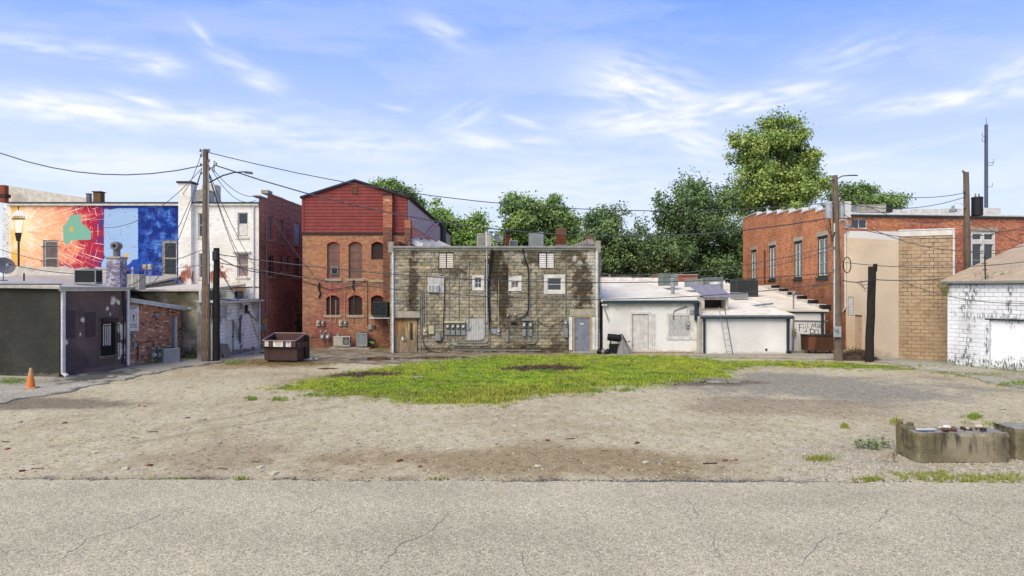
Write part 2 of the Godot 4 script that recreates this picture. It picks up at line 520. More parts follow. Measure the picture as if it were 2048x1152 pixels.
func one_block(b: MB, f: Fr, s0: float, s1: float, t0: float, t1: float, d: float, bulge: float, tw: float, th: float) -> void:
	var uv := func(s: float, t: float) -> Vector2: return Vector2(s / tw, 1 - t / th)
	var q: Array = [[s0, t0], [s1, t0], [s1, t1], [s0, t1]]
	var sink := 0.03
	if bulge <= 0.0:
		b.quad(f.p(s0, t0, d), f.p(s1, t0, d), f.p(s1, t1, d), f.p(s0, t1, d), uv.call(s0, t0), uv.call(s1, t0), uv.call(s1, t1), uv.call(s0, t1))
		for k in 4:
			var a: Array = q[k]
			var c: Array = q[(k + 1) % 4]
			b.quad(f.p(a[0], a[1], -sink), f.p(c[0], c[1], -sink), f.p(c[0], c[1], d), f.p(a[0], a[1], d), uv.call(a[0], a[1]), uv.call(c[0], c[1]), uv.call(c[0], c[1]), uv.call(a[0], a[1]))
		return
	var ms := minf(0.07, (s1 - s0) * 0.3)
	var mt := (t1 - t0) * 0.28
	var inn: Array = []
	for k in 4:
		var sx: float = s0 + ms * rng.randf_range(0.5, 1.3) if k == 0 or k == 3 else s1 - ms * rng.randf_range(0.5, 1.3)
		var ty: float = t0 + mt * rng.randf_range(0.6, 1.2) if k < 2 else t1 - mt * rng.randf_range(0.6, 1.2)
		inn.append([sx, ty, d + bulge * rng.randf_range(0.25, 1.0)])
	var w: Array = []
	var uvw: Array = []
	for k in 4:
		w.append(f.p(inn[k][0], inn[k][1], inn[k][2]))
		uvw.append(uv.call(inn[k][0], inn[k][1]))
	b.tri(w[0], w[1], w[2], uvw[0], uvw[1], uvw[2]); b.tri(w[0], w[2], w[3], uvw[0], uvw[2], uvw[3])
	for k in 4:
		var a: Array = q[k]
		var c: Array = q[(k + 1) % 4]
		var k2 := (k + 1) % 4
		b.quad(f.p(a[0], a[1], d), f.p(c[0], c[1], d), w[k2], w[k], uv.call(a[0], a[1]), uv.call(c[0], c[1]), uvw[k2], uvw[k])
		b.quad(f.p(a[0], a[1], -sink), f.p(c[0], c[1], -sink), f.p(c[0], c[1], d), f.p(a[0], a[1], d), uv.call(a[0], a[1]), uv.call(c[0], c[1]), uv.call(c[0], c[1]), uv.call(a[0], a[1]))
# pipe along wall points [s, t] with rounded corners
func pipe(parent: Node, called: String, m: Material, f: Fr, pts: Array, rad: float, d: float, sides := 6) -> MeshInstance3D:
	var w: Array = []
	for i in pts.size():
		var q: Vector2 = pts[i]
		if i > 0 and i < pts.size() - 1:
			var a: Vector2 = pts[i - 1]
			var c: Vector2 = pts[i + 1]
			var k := minf(0.18, minf(q.distance_to(a), q.distance_to(c)) * 0.45)
			var p0 := q + (a - q).normalized() * k
			var p1 := q + (c - q).normalized() * k
			for e in 5:
				var x := e / 4.0
				var z := p0.lerp(q, x).lerp(q.lerp(p1, x), x)
				w.append(f.p(z.x, z.y, d))
		else: w.append(f.p(q.x, q.y, d))
	var b := MB.new()
	b.tube(w, rad, rad, sides)
	return put(b, called, m, parent)
func pxl(f: Fr, pts: Array) -> Array:
	var o: Array = []
	for q: Array in pts: o.append(f.st(q[0], q[1]))
	return o
# an outdoor air-conditioning unit standing on `at`, size w x h x d
func condenser(label: String, at: Vector3, w: float, h: float, d: float, turn: float, cab: Material, coil: Material, style: String, group := "") -> Node3D:
	var o := thing("air_conditioner", label, "air conditioner", at, turn, group)
	var b := MB.new()
	var p := 0.045
	for sx: float in [-1.0, 1.0]:
		for sz: float in [-1.0, 1.0]:
			b.box(Vector3(sx * (w - p) / 2, h / 2 + 0.02, sz * (d - p) / 2), Vector3(p, h - 0.04, p), Basis.IDENTITY, 0.008)
	b.box(Vector3(0, h - 0.03, 0), Vector3(w, 0.06, d), Basis.IDENTITY, 0.015)
	b.box(Vector3(0, 0.05, 0), Vector3(w, 0.1, d), Basis.IDENTITY, 0.015)
	put(b, "cabinet", cab, o, false)
	b = MB.new()
	b.box(Vector3(0, h / 2, 0), Vector3(w - 0.06, h - 0.12, d - 0.06))
	put(b, "coil", coil, o, false)
	if style == "side":           # fan in the front
		b = MB.new()
		b.box(Vector3(-w * 0.2, h / 2, d / 2 - 0.012), Vector3(w * 0.56, h - 0.13, 0.024))
		put(b, "front_panel", cab, o, false)
		b = MB.new()
		for r: float in [0.1, 0.17, 0.24]:
			var ring: Array = []
			for k in 17: ring.append(Vector3(w * 0.27 + cos(TAU * k / 16) * r * h * 1.5, h / 2 + sin(TAU * k / 16) * r * h * 1.5, d / 2 + 0.005))
			b.tube(ring, 0.006, 0.006, 4, false)
		b.box(Vector3(w * 0.27, h / 2, d / 2 - 0.02), Vector3(0.12, 0.12, 0.03), Basis.IDENTITY, 0.02)
		for k in 3:
			b.box(Vector3(w * 0.27, h / 2, d / 2 - 0.025), Vector3(0.1, h * 0.62, 0.006), Basis(Vector3.BACK, TAU * k / 3))
		put(b, "fan", M.galv, o, false)
		return o
	var n := int((h - 0.14) / 0.055)
	if style == "slat":
		b = MB.new()
		for k in n:
			var y := 0.1 + (k + 0.5) * (h - 0.17) / n
			for s: float in [-1.0, 1.0]:
				b.box(Vector3(0, y, s * (d / 2 - 0.012)), Vector3(w - 2 * p, 0.026, 0.012), Basis(Vector3.RIGHT, -s * 0.5))
				b.box(Vector3(s * (w / 2 - 0.012), y, 0), Vector3(0.012, 0.026, d - 2 * p), Basis(Vector3.BACK, s * 0.5))
		put(b, "louvres", cab, o, false)
	elif style == "ribs":
		b = MB.new()
		var nn := int(w / 0.07)
		for k in nn:
			var x := -w / 2 + (k + 0.5) * w / nn
			for s: float in [-1.0, 1.0]: b.box(Vector3(x, h / 2, s * (d / 2 - 0.014)), Vector3(0.022, h - 0.15, 0.012))
		put(b, "louvres", cab, o, false)
	elif style == "panel":        # solid service panel over half the front
		b = MB.new()
		b.box(Vector3(w * 0.27, h / 2, d / 2 - 0.014), Vector3(w * 0.44, h - 0.15, 0.02), Basis.IDENTITY, 0.006)
		put(b, "service_panel", cab, o, false)
		b = MB.new()
		for k in n:
			var y := 0.1 + (k + 0.5) * (h - 0.17) / n
			b.box(Vector3(-w * 0.22, y, d / 2 - 0.012), Vector3(w * 0.5, 0.03, 0.012), Basis(Vector3.RIGHT, -0.5))
		put(b, "louvres", cab, o, false)
	b = MB.new()
	var rr := minf(w, d) * 0.42
	for r: float in [0.3, 0.55, 0.8, 1.0]:
		var ring: Array = []
		for k in 17: ring.append(Vector3(cos(TAU * k / 16) * r * rr, h + 0.02, sin(TAU * k / 16) * r * rr))
		b.tube(ring, 0.007, 0.007, 4, false)
	for k in 6:
		var a := TAU * k / 6
		b.tube([Vector3(cos(a), 0, sin(a)) * rr * 0.15 + Vector3.UP * (h + 0.03), Vector3(cos(a), 0, sin(a)) * rr + Vector3.UP * (h + 0.01)], 0.006, 0.006, 4)
	put(b, "fan_guard", M.dark_metal, o, false)
	return o
# electric meter on a wall: box, round glass, its disc
func meter(label: String, f: Fr, px: float, py0: float, py1: float, wpx: float, box: Material, d := 0.0, low := 0.0, group := "electric meters on the walls") -> Node3D:
	var r := f.r(px - wpx / 2, py0, px + wpx / 2, py1)
	var o := thing("electric_meter", label, "electric meter", f.p((r[0] + r[1]) / 2, r[2], d), 0, group)
	fpart(o, "box", box, f, r, d - 0.02, d + 0.13, 0.015)
	var ce := f.p((r[0] + r[1]) / 2, lerpf(r[2], r[3], 0.62), d + 0.13)
	dial(o, f, ce, minf(0.085, (r[1] - r[0]) * 0.4))
	if low > 0.0:
		fpart(o, "breaker_box", box, f, [r[0] - 0.02, r[1] + 0.02, r[2] - low - 0.03, r[2] - 0.03], d - 0.02, d + 0.15, 0.015)
	return o
func dial(o: Node, f: Fr, ce: Vector3, rad: float) -> void:
	var b := MB.new()
	var xf := Transform3D(Basis(f.u, f.n, -Vector3.UP), ce)
	b.lathe([Vector2(rad, -0.02), Vector2(rad, 0.05), Vector2(rad * 0.8, 0.09), Vector2(0.0, 0.095)], xf, 12)
	put(b, "glass_cover", M.galv, o)
	b = MB.new()
	b.lathe([Vector2(rad * 0.7, 0.094), Vector2(rad * 0.62, 0.1), Vector2(0.0, 0.1)], xf, 10)
	put(b, "dial", M.print_white, o)
func sag(a: Vector3, b: Vector3, s: float, n := 14) -> Array:
	var o: Array = []
	for k in n + 1:
		var x := float(k) / n
		o.append(a.lerp(b, x) + Vector3.DOWN * s * 4.0 * x * (1 - x))
	return o
func wire(label: String, a: Vector3, b: Vector3, s: float, r := 0.014) -> void:
	var m := MB.new()
	m.tube(sag(a, b, s), r * 1.35, r * 1.35, 5)
	tag(put(m, "overhead_wire", M.wire), label, "wire", "overhead wires")
# ---------------------------------------------------------------- scene
func _ready() -> void:
	rng.seed = 20
	var cam := Camera3D.new()
	cam.name = "camera"
	add_child(cam)
	cam.position = Vector3(0, EYE, 0)
	cam.keep_aspect = Camera3D.KEEP_HEIGHT
	cam.fov = rad_to_deg(2.0 * atan(576.0 / F))
	cam.near = 0.1; cam.far = 4000.0
	cam.current = true
	make_materials()
	var env := Environment.new()
	env.background_mode = Environment.BG_SKY
	var sky := Sky.new()
	var pan := PanoramaSkyMaterial.new()
	pan.panorama = sky_picture()
	sky.sky_material = pan
	env.sky = sky
	env.background_energy_multiplier = 1.0
	env.tonemap_mode = Environment.TONE_MAPPER_LINEAR
	env.tonemap_exposure = 1.15
	env.sdfgi_enabled = true; env.ssao_enabled = true; env.ssil_enabled = true
	var we := WorldEnvironment.new()
	we.name = "world_environment"
	we.environment = env
	add_child(we)
	var sun := DirectionalLight3D.new()
	sun.name = "sun"
	add_child(sun)
	sun.light_color = Color(1.0, 0.948, 0.83)
	sun.light_energy = 1.15
	sun.light_angular_distance = 45.0
	sun.shadow_enabled = true
	sun.look_at_from_position(Vector3(-0.42, 0.72, 0.55) * 100.0, Vector3.ZERO)
	build_ground()
	print("ground ", Time.get_ticks_msec())
	dark_building()
	brick_shed()
	grey_annex()
	white_lean_to()
	mural_building()
	print("left ", Time.get_ticks_msec())
	red_building()
	stone_building()
	print("middle ", Time.get_ticks_msec())
	white_shops()
	brick_hall()
	beige_building()
	white_garage()
	far_buildings()
	print("right ", Time.get_ticks_msec())
	trees()
	print("trees ", Time.get_ticks_msec())
	poles_and_wires()
	props()
	plants()
	print("done ", Time.get_ticks_msec())

# sky: blue overhead, pale towards the horizon, thin cirrus all round
func sky_picture() -> ImageTexture:
	var W := 3072
	var H := 1536
	var fi := FastNoiseLite.new()     # fine fibres drawn out along each wisp
	fi.noise_type = FastNoiseLite.TYPE_SIMPLEX_SMOOTH
	fi.seed = 8; fi.frequency = 1.0; fi.fractal_octaves = 4
	var a := FastNoiseLite.new()
	a.noise_type = FastNoiseLite.TYPE_SIMPLEX_SMOOTH
	a.seed = 31; a.frequency = 1.0; a.fractal_octaves = 5; a.fractal_gain = 0.55
	a.domain_warp_enabled = true; a.domain_warp_amplitude = 0.35; a.domain_warp_frequency = 1.3; a.domain_warp_fractal_octaves = 3
	var wisps: Array = [   # bearing and height of the larger wisps, half-length, half-width, slope, strength
		[120, 95, 240, 26, 0.12, 0.45], [300, 125, 75, 24, 0.15, 0.8], [130, 215, 240, 36, 0.14, 0.75], [290, 200, 80, 13, 0.3, 0.75], [420, 240, 250, 32, 0.1, 0.55], [408, 72, 40, 10, 1.0, 0.4],
		[480, 135, 100, 24, 0.55, 0.4], [525, 160, 55, 22, 0.35, 0.6], [650, 285, 260, 36, 0.05, 0.5], [790, 215, 30, 7, 0.2, 0.5], [925, 235, 70, 30, -0.4, 0.5], [960, 285, 90, 24, 0.2, 0.5], [880, 60, 70, 22, 0.5, 0.4],
		[1300, 185, 140, 66, 0.3, 0.75], [1330, 235, 190, 44, -0.1, 0.8], [1450, 215, 260, 32, -0.12, 0.75], [1390, 280, 90, 40, 0.3, 0.6], [1600, 180, 120, 24, -0.05, 0.6], [1700, 110, 150, 40, -0.3, 0.35], [1900, 200, 200, 22, -0.12, 0.8], [2040, 140, 120, 30, -0.4, 0.45], [1075, 280, 60, 10, 0.05, 0.5], [1050, 245, 50, 8, 0.3, 0.5],
		[200, 320, 500, 40, 0.06, 0.3], [1200, 370, 700, 40, 0.0, 0.3], [1780, 300, 200, 8, -0.2, 0.3]]
	var top := lin(100, 142, 236)
	var mid := lin(124, 164, 251)
	var low := lin(205, 221, 250)
	var hor := lin(226, 234, 249)
	var wh := lin(252, 251, 253)
	var data := PackedFloat32Array()
	data.resize(W * H * 3)
	var i := 0
	for y in H:
		var el := PI * (0.5 - (y + 0.5) / H)
		for x in W:
			var c := hor
			if el > 0.0:
				var deg := rad_to_deg(el)
				if deg < 8.0: c = hor.lerp(low, deg / 8.0)
				elif deg < 22.0: c = low.lerp(mid, (deg - 8.0) / 14.0)
				else: c = mid.lerp(top, minf(1.0, (deg - 22.0) / 45.0))
				var az := wrapf((x + 0.5) / W * TAU, -PI, PI)    # the picture's left edge looks along -z
				var dx := sin(az) * cos(el)
				var dz := cos(az) * cos(el)
				# noise on a high sheet of cloud, drawn out along one direction
				var k := 1.0 / (sin(el) + 0.12)
				var n := a.get_noise_2d(dx * k * 0.55 + dz * k * 0.2, dz * k * 1.3 - dx * k * 0.35)
				var n2 := a.get_noise_3d(dx * 3.2 + el * 4.0, el * 20.0 - dx * 2.0, dz * 3.0)
				var cov := 0.0
				var front := cos(az) * cos(el)
				var inside := 0.0
				if front > 0.3 and deg < 40.0:
					var px := 1024.0 + tan(az) * F
					var py := 576.0 - tan(el) / cos(az) * F
					inside = sm(-500.0, 0.0, px) * sm(2548.0, 2048.0, px) * sm(-350.0, 0.0, py)
					if inside > 0.0:
						for w: Array in wisps:
							var ux: float = px - w[0]
							var uy: float = py - w[1]
							if absf(ux) > w[2] * 2.6 or absf(uy) > w[2] * 2.0: continue
							var m: float = 1.0 / sqrt(1.0 + w[4] * w[4])
							var lx: float = (ux + uy * w[4]) * m / w[2]
							var ly: float = (uy - ux * w[4]) * m / w[3]
							var q := exp(-(lx * lx + ly * ly) * (1.25 + 0.4 * n2))
							if q < 0.02: continue
							var fib := fi.get_noise_2d(lx * w[2] * 0.009 + ly * 0.35, ly * w[3] * 0.055 + w[0])
							cov = maxf(cov, 1.0 * w[5] * q * clampf(0.75 + 0.8 * n2 + 0.4 * n + 0.8 * fib, 0.0, 1.1))
				var gen := clampf(n * 1.5 + 0.05 + n2 * 0.6, 0.0, 0.7)
				cov = cov * inside + gen * 0.8 * (1.0 - inside) + gen * 0.22 * inside
				c = c.lerp(wh, clampf(cov, 0.0, 0.92))
			data[i] = c.r; data[i + 1] = c.g; data[i + 2] = c.b
			i += 3
	return ImageTexture.create_from_image(Image.create_from_data(W, H, false, Image.FORMAT_RGBF, data.to_byte_array()))

# ---------------------------------------------------------------- ground
var grass_area := PackedVector2Array()
func area(pts: Array) -> PackedVector2Array:
	var o := PackedVector2Array()
	for q: Array in pts:
		var g := G(q[0], q[1])
		o.append(Vector2(g.x, -g.z))
	return o
func grassy(x: float, d: float) -> float:
	var q := Vector2(x + fb(x, d, 0.7) * 0.5 + nf.get_noise_2d(x * 1.3, d * 1.3) * 0.35, d + fb(d + 40, x, 0.7) * 0.8 + nf.get_noise_2d(d * 1.3, x * 1.3 + 9) * 0.4)
	return 1.0 if Geometry2D.is_point_in_polygon(q, grass_area) else 0.0
func lot_height(x: float, d: float) -> float:
	var h := -0.035 + fb(x, d, 0.25) * 0.02 + nf.get_noise_2d(x * 1.6, d * 1.6) * 0.008
	# shallow wheel ruts curving in from the left
	for k: float in [0.0, 1.5]:
		var c := -10.5 + (d - 17.0) * 0.55 + k + sin(d * 0.35) * 0.5
		h -= 0.018 * exp(-pow((x - c) / 0.16, 2.0)) * sm(15.0, 17.0, d) * sm(29.0, 25.0, d)
	return minf(h, -0.006)
# stains measured on the ground: [centre x, distance, half width, half depth, colour, strength]
var stains: Array = []
func measure_stains() -> void:
	for q: Array in [[1010, 922, 420, 38, lin(154, 132, 94), 0.75], [420, 910, 160, 26, lin(158, 138, 108), 0.6], [1640, 770, 300, 34, lin(152, 146, 130), 0.8], [1560, 810, 200, 20, lin(164, 146, 118), 0.7], [560, 728, 130, 9, lin(146, 122, 84), 0.75], [80, 806, 190, 12, lin(128, 116, 98), 0.8], [900, 760, 340, 22, lin(150, 126, 96), 0.6], [738, 752, 46, 6, lin(96, 72, 56), 0.9], [1088, 739, 62, 8, lin(86, 62, 48), 0.95], [1420, 764, 95, 7, lin(112, 98, 80), 0.75], [1900, 900, 260, 50, lin(178, 168, 140), 0.6]]:
		var g := G(q[0], q[1])
		stains.append([g.x, -g.z, q[2] * -g.z / F, q[3] * g.z * g.z / (EYE * F), q[4], q[5]])
func lot_color(x: float, d: float) -> Color:
	if stains.is_empty(): measure_stains()
	var n := fb(x, d, 0.35)
	var n2 := nf.get_noise_2d(x * 0.8 + 50.0, d * 0.8)
	var c := lin(203, 190, 154)
	c = c.lerp(lin(184, 169, 134), clampf(0.4 + 0.6 * n, 0.0, 0.9))
	c = c.lerp(lin(210, 199, 168), clampf(n2 * 1.2, 0.0, 0.5))
	for q: Array in stains:
		var k := Vector2((x - q[0]) / q[2], (d - q[1]) / q[3]).length()
		if k < 2.0: c = c.lerp(q[4], q[5] * clampf((1.15 - k + n * 0.35 + n2 * 0.3) * 2.2, 0.0, 1.0))
	# earth turned up along the wheel tracks
	for k: float in [0.0, 1.5]:
		var tc := -10.5 + (d - 17.0) * 0.55 + k + sin(d * 0.35) * 0.5
		c = c.lerp(lin(160, 145, 116), clampf(exp(-pow((x - tc) / 0.2, 2.0)) * (0.5 + n2), 0.0, 0.6) * sm(15.0, 17.0, d) * sm(29.0, 25.0, d))
	# crumbled asphalt and damp earth along the road
	var e := d - road_edge(x)
	if e < 0.6: c = c.lerp(lin(112, 100, 84), 0.85 * clampf(1.0 - e * 4.0 + n2 * 1.3 + n * 0.6, 0.0, 1.0))
	if grassy(x, d) > 0.5: c = c.lerp(lin(120, 118, 58), 0.75)
	return c
func road_edge(x: float) -> float:      # how far off the road's broken edge lies
	return 13.42 - x * 0.013 + fb(x, 3.0, 0.5) * 0.07 + nf.get_noise_1d(x * 2.0) * 0.06 + nf.get_noise_1d(x * 7.0) * 0.05
func build_ground() -> void:
	grass_area = area([[540, 779], [600, 766], [700, 745], [830, 727], [980, 715], [1100, 713], [1300, 713], [1460, 719], [1690, 724], [1840, 735], [1740, 739], [1500, 729], [1450, 752], [1290, 772], [1180, 776], [1040, 792], [980, 804], [850, 811], [780, 801], [730, 786], [640, 782]])
	var gmat := tmat(M.gravel, 0.95, true)
	gmat.normal_enabled = true; gmat.normal_texture = M.gravel_bump; gmat.normal_scale = 0.5
	gmat.metallic_specular = 0.1
	# the wide ground under everything, out to the horizon
	var b := MB.new()
	var gnd := tmat(M.gravel, 0.95)
	gnd.albedo_color = k8(168, 160, 140)
	gnd.uv1_scale = Vector3(700, 700, 1)
	b.quad(Vector3(-1500, -0.16, 30), Vector3(1500, -0.16, 30), Vector3(1500, -0.16, -2500), Vector3(-1500, -0.16, -2500), Vector2(0, 0), Vector2(1, 0), Vector2(1, 1), Vector2(0, 1))
	structure(b, "ground", gnd)
	# the gravel lot
	b = MB.new()
	var x0 := -36.0
	var x1 := 36.0
	var d0 := 12.4
	var d1 := 46.0
	var st := 0.17
	var nx := int((x1 - x0) / st)
	var nd := int((d1 - d0) / st)
	for j in nd + 1:
		var d := d0 + j * st
		for i in nx + 1:
			var x := x0 + i * st
			var hh := lot_height(x, d)
			b.col = lot_color(x, d) * 1.1
			b.vert(Vector3(x, hh, -d), Vector3(-(lot_height(x + 0.1, d) - hh) / 0.1, 1, (lot_height(x, d + 0.1) - hh) / 0.1).normalized(), Vector2(x / 3.4, d / 3.4))
	for j in nd:
		for i in nx:
			var a := j * (nx + 1) + i
			b.ix.append_array([a, a + nx + 1, a + nx + 2, a, a + nx + 2, a + 1])
	structure(b, "gravel_lot", gmat)
	# the road in front, with its broken edge
	b = MB.new()
	var rmat := tmat(M.chip, 0.93, true)
	rmat.normal_enabled = true; rmat.normal_texture = M.chip_bump; rmat.normal_scale = 0.4
	rmat.metallic_specular = 0.1
	var rows: Array = [-25.0, 0.0, 4.0, 6.0, 7.0, 8.0, 9.0, 9.6, 10.2, 10.8, 11.4, 12.0, 12.6, 13.1]
	var xs: Array = []
	var x := -40.0
	while x <= 40.0:
		xs.append(x)
		x += 0.16 if absf(x) < 12.0 else 0.5
	for xx: float in xs:
		var re := road_edge(xx)
		for j in rows.size() + 2:
			var d: float = rows[j] if j < rows.size() else re
			var n := fb(xx, d, 0.5)
			var g := 0.98 + 0.09 * n + 0.07 * fb(xx * 0.12, d, 1.2) + 0.04 * fb(xx * 1.7, d * 1.7, 1.0)
			b.col = lin(214, 203, 169) * (0.98 * g)
			b.vert(Vector3(xx, 0.0 if j <= rows.size() else -0.07, -d), Vector3.UP if j <= rows.size() else Vector3.FORWARD, Vector2(xx / 1.7, d / 1.7))
	var m := rows.size() + 2
	for i in xs.size() - 1:
		for j in m - 1:
			var a := i * m + j
			b.ix.append_array([a, a + 1, a + m + 1, a, a + m + 1, a + m])
	structure(b, "road", rmat)
	# hairline cracks in the road: narrow tar-dark strips pressed into it
	for cr: Array in [[[1040, 1110], [1050, 1135], [1058, 1160]], [[600, 1032], [640, 1016], [690, 1004]], [[1420, 1062], [1432, 1098], [1446, 1118]], [[1900, 1022], [1925, 1040], [1950, 1058]], [[1380, 1000], [1400, 1046]], [[250, 1060], [320, 1030], [420, 1010]], [[120, 1120], [180, 1075], [300, 1050]], [[760, 1140], [800, 1090], [870, 1060], [900, 1020]], [[1600, 1130], [1640, 1080], [1750, 1050], [1790, 1010]], [[1180, 985], [1260, 990], [1350, 1005]], [[480, 985], [560, 980], [640, 990]], [[1700, 990], [1800, 984], [1890, 992]]]:
		var q := MB.new()
		var pts: Array = []
		for k in cr.size() - 1:
			for e in 6:
				var z := e / 6.0
				var g := G(lerpf(cr[k][0], cr[k + 1][0], z), lerpf(cr[k][1], cr[k + 1][1], z))
				pts.append(g + Vector3(rng.randf_range(-0.04, 0.04), 0.004, rng.randf_range(-0.05, 0.05)))
		for k in pts.size() - 1:
			var w := Vector3(0.006, 0, 0.006) * rng.randf_range(0.5, 1.2)
			q.quad(pts[k] - w, pts[k] + Vector3(w.x, 0, -w.z), pts[k + 1] + Vector3(w.x, 0, -w.z), pts[k + 1] - w)
		structure(q, "road_crack", M.roof_grey)
	alley()
	# concrete apron before the white shops
	b = MB.new()
	for k in 7:
		var w := 1.7
		b.box(Vector3(6.2 + k * (w + 0.02), -0.01, -38.75), Vector3(w, 0.1, 0.85 + 0.04 * h2(k, 2)), Basis(Vector3.UP, 0.004 * (k % 3)), 0.012)
	structure(b, "pavement", M.concrete)
	# standing water
	for pu: Array in [[748, 718, 48, 3.4], [850, 716, 60, 2.2], [905, 714.5, 40, 1.5], [1440, 763, 40, 2.2], [1330, 764, 26, 2.0], [1360, 760, 15, 1.2], [655, 736, 20, 1.4], [520, 706, 14, 2.2]]:
		var q := MB.new()
		var ce := G(pu[0], pu[1])
		var d := -ce.z
		var rx: float = pu[2] * d / F
		var rd: float = pu[3] * d * d / (EYE * F)
		var yy := lot_height(ce.x, d) + 0.014 if pu[1] > 730 else 0.009
		var ring: Array = []
		for k in 40:
			var an := TAU * k / 40
			var rr := 1.0 + 0.3 * nf.get_noise_2d(cos(an) * 1.2 + pu[0], sin(an) * 1.2) + 0.15 * nf.get_noise_2d(cos(an) * 4 + pu[0], sin(an) * 4.0)
			ring.append(ce + Vector3(cos(an) * rx * rr, yy, -sin(an) * rd * rr))
		for k in 40: q.tri(ce + Vector3.UP * yy, ring[k], ring[(k + 1) % 40])
		structure(q, "puddle", M.water)
func alley() -> void:
	# near edge (bearings) and the far point, under the buildings, that each runs to
	var near: Array = []
	var far: Array = []
	for q: Array in [[-500, 880, -37, 17], [-200, 845, -37, 19.5], [0, 806, -37, 23], [110, 786, -37, 27], [200, 768, -37, 32], [300, 748, -37, 40], [400, 729, -30, 47], [450, 722, -22, 47], [520, 720, 99, 47], [600, 722, 99, 47], [680, 726, 99, 47], [760, 729, 99, 47], [900, 722, 99, 47], [1000, 713, 99, 47], [1200, 712, 99, 47], [1450, 715, 99, 47], [1690, 720, 19, 47], [1790, 729, 24, 47], [1850, 739, 31, 47], [1950, 757, 37, 42], [2048, 779, 37, 30], [2200, 812, 37, 24], [2500, 880, 37, 17.5]]:
		var g := G(q[0], q[1])
		near.append(g)
		far.append(Vector3(g.x if q[2] == 99 else float(q[2]), 0, -float(q[3])))
	var pts: Array = []
	var ends: Array = []
	for k in near.size() - 1:
		var a: Vector3 = near[k]
		var c: Vector3 = near[k + 1]
		var n := maxi(2, int(a.distance_to(c) / 0.3))
		for e in n:
			var p := a.lerp(c, float(e) / n)
			var en: Vector3 = far[k].lerp(far[k + 1], float(e) / n)
			var l := p.x * 1.7 - p.z * 1.3
			pts.append(p + (en - p).normalized() * (nf.get_noise_2d(l, 5.0) * 0.3 + fb(l, 2.0, 0.5) * 0.3))
			ends.append(en)
	var b := MB.new()
	var am := tmat(M.chip, 0.95, true)
	am.metallic_specular = 0.2
	am.normal_enabled = true; am.normal_texture = M.gravel_bump; am.normal_scale = 0.5
	var cols := 46
	for i in pts.size():
		var p: Vector3 = pts[i]
		for j in cols + 1:
			var q := p.lerp(ends[i], pow(float(j) / cols, 1.4))
			b.col = alley_color(q.x, -q.z, p.distance_to(q)) * 0.92
			b.vert(Vector3(q.x, 0.004, q.z), Vector3.UP, Vector2(q.x / 3.1, q.z / 3.1))
	for i in pts.size() - 1:
		for j in cols:
			var a := i * (cols + 1) + j
			b.ix.append_array([a, a + 1, a + cols + 2, a, a + cols + 2, a + cols + 1])
	structure(b, "alley_pavement", am)
	# its broken edge, a few centimetres thick
	b = MB.new()
	for k in pts.size() - 1:
		var a: Vector3 = pts[k] + Vector3.UP * 0.004
		var c: Vector3 = pts[k + 1] + Vector3.UP * 0.004
		b.quad(a + Vector3.DOWN * 0.09, c + Vector3.DOWN * 0.09, c, a)
	structure(b, "alley_edge", M.concrete)
func alley_color(x: float, d: float, ed: float) -> Color:
	var n := fb(x, d, 0.4)
	var n2 := nf.get_noise_2d(x * 0.9, d * 0.9)
	var c := lin(208, 200, 178)
	c = c.lerp(lin(186, 178, 154), clampf(0.4 + n, 0.0, 1.0))
	# silt and mud where water stands before the middle buildings
	var mud := sm(-16.0, -11.5, x + n * 2.0) * sm(8.5, 3.0, x + n * 2.0)
	c = c.lerp(lin(142, 124, 102), mud * clampf(0.75 + n2, 0.0, 0.95))
	# old tar patches by the dark building
	if x < -15.0 and d > 25.0:
		c = c.lerp(lin(84, 82, 82), 0.85 * clampf((1.0 - Vector2((x + 17.9) / 1.4, (d - 29.6) / 2.2).length() + n2 * 0.7) * 3.0, 0.0, 1.0))
	if ed < 0.5: c = c.lerp(lin(118, 110, 98), clampf((0.25 - ed + n2 * 0.4) * 4.0, 0.0, 0.8))
	return c
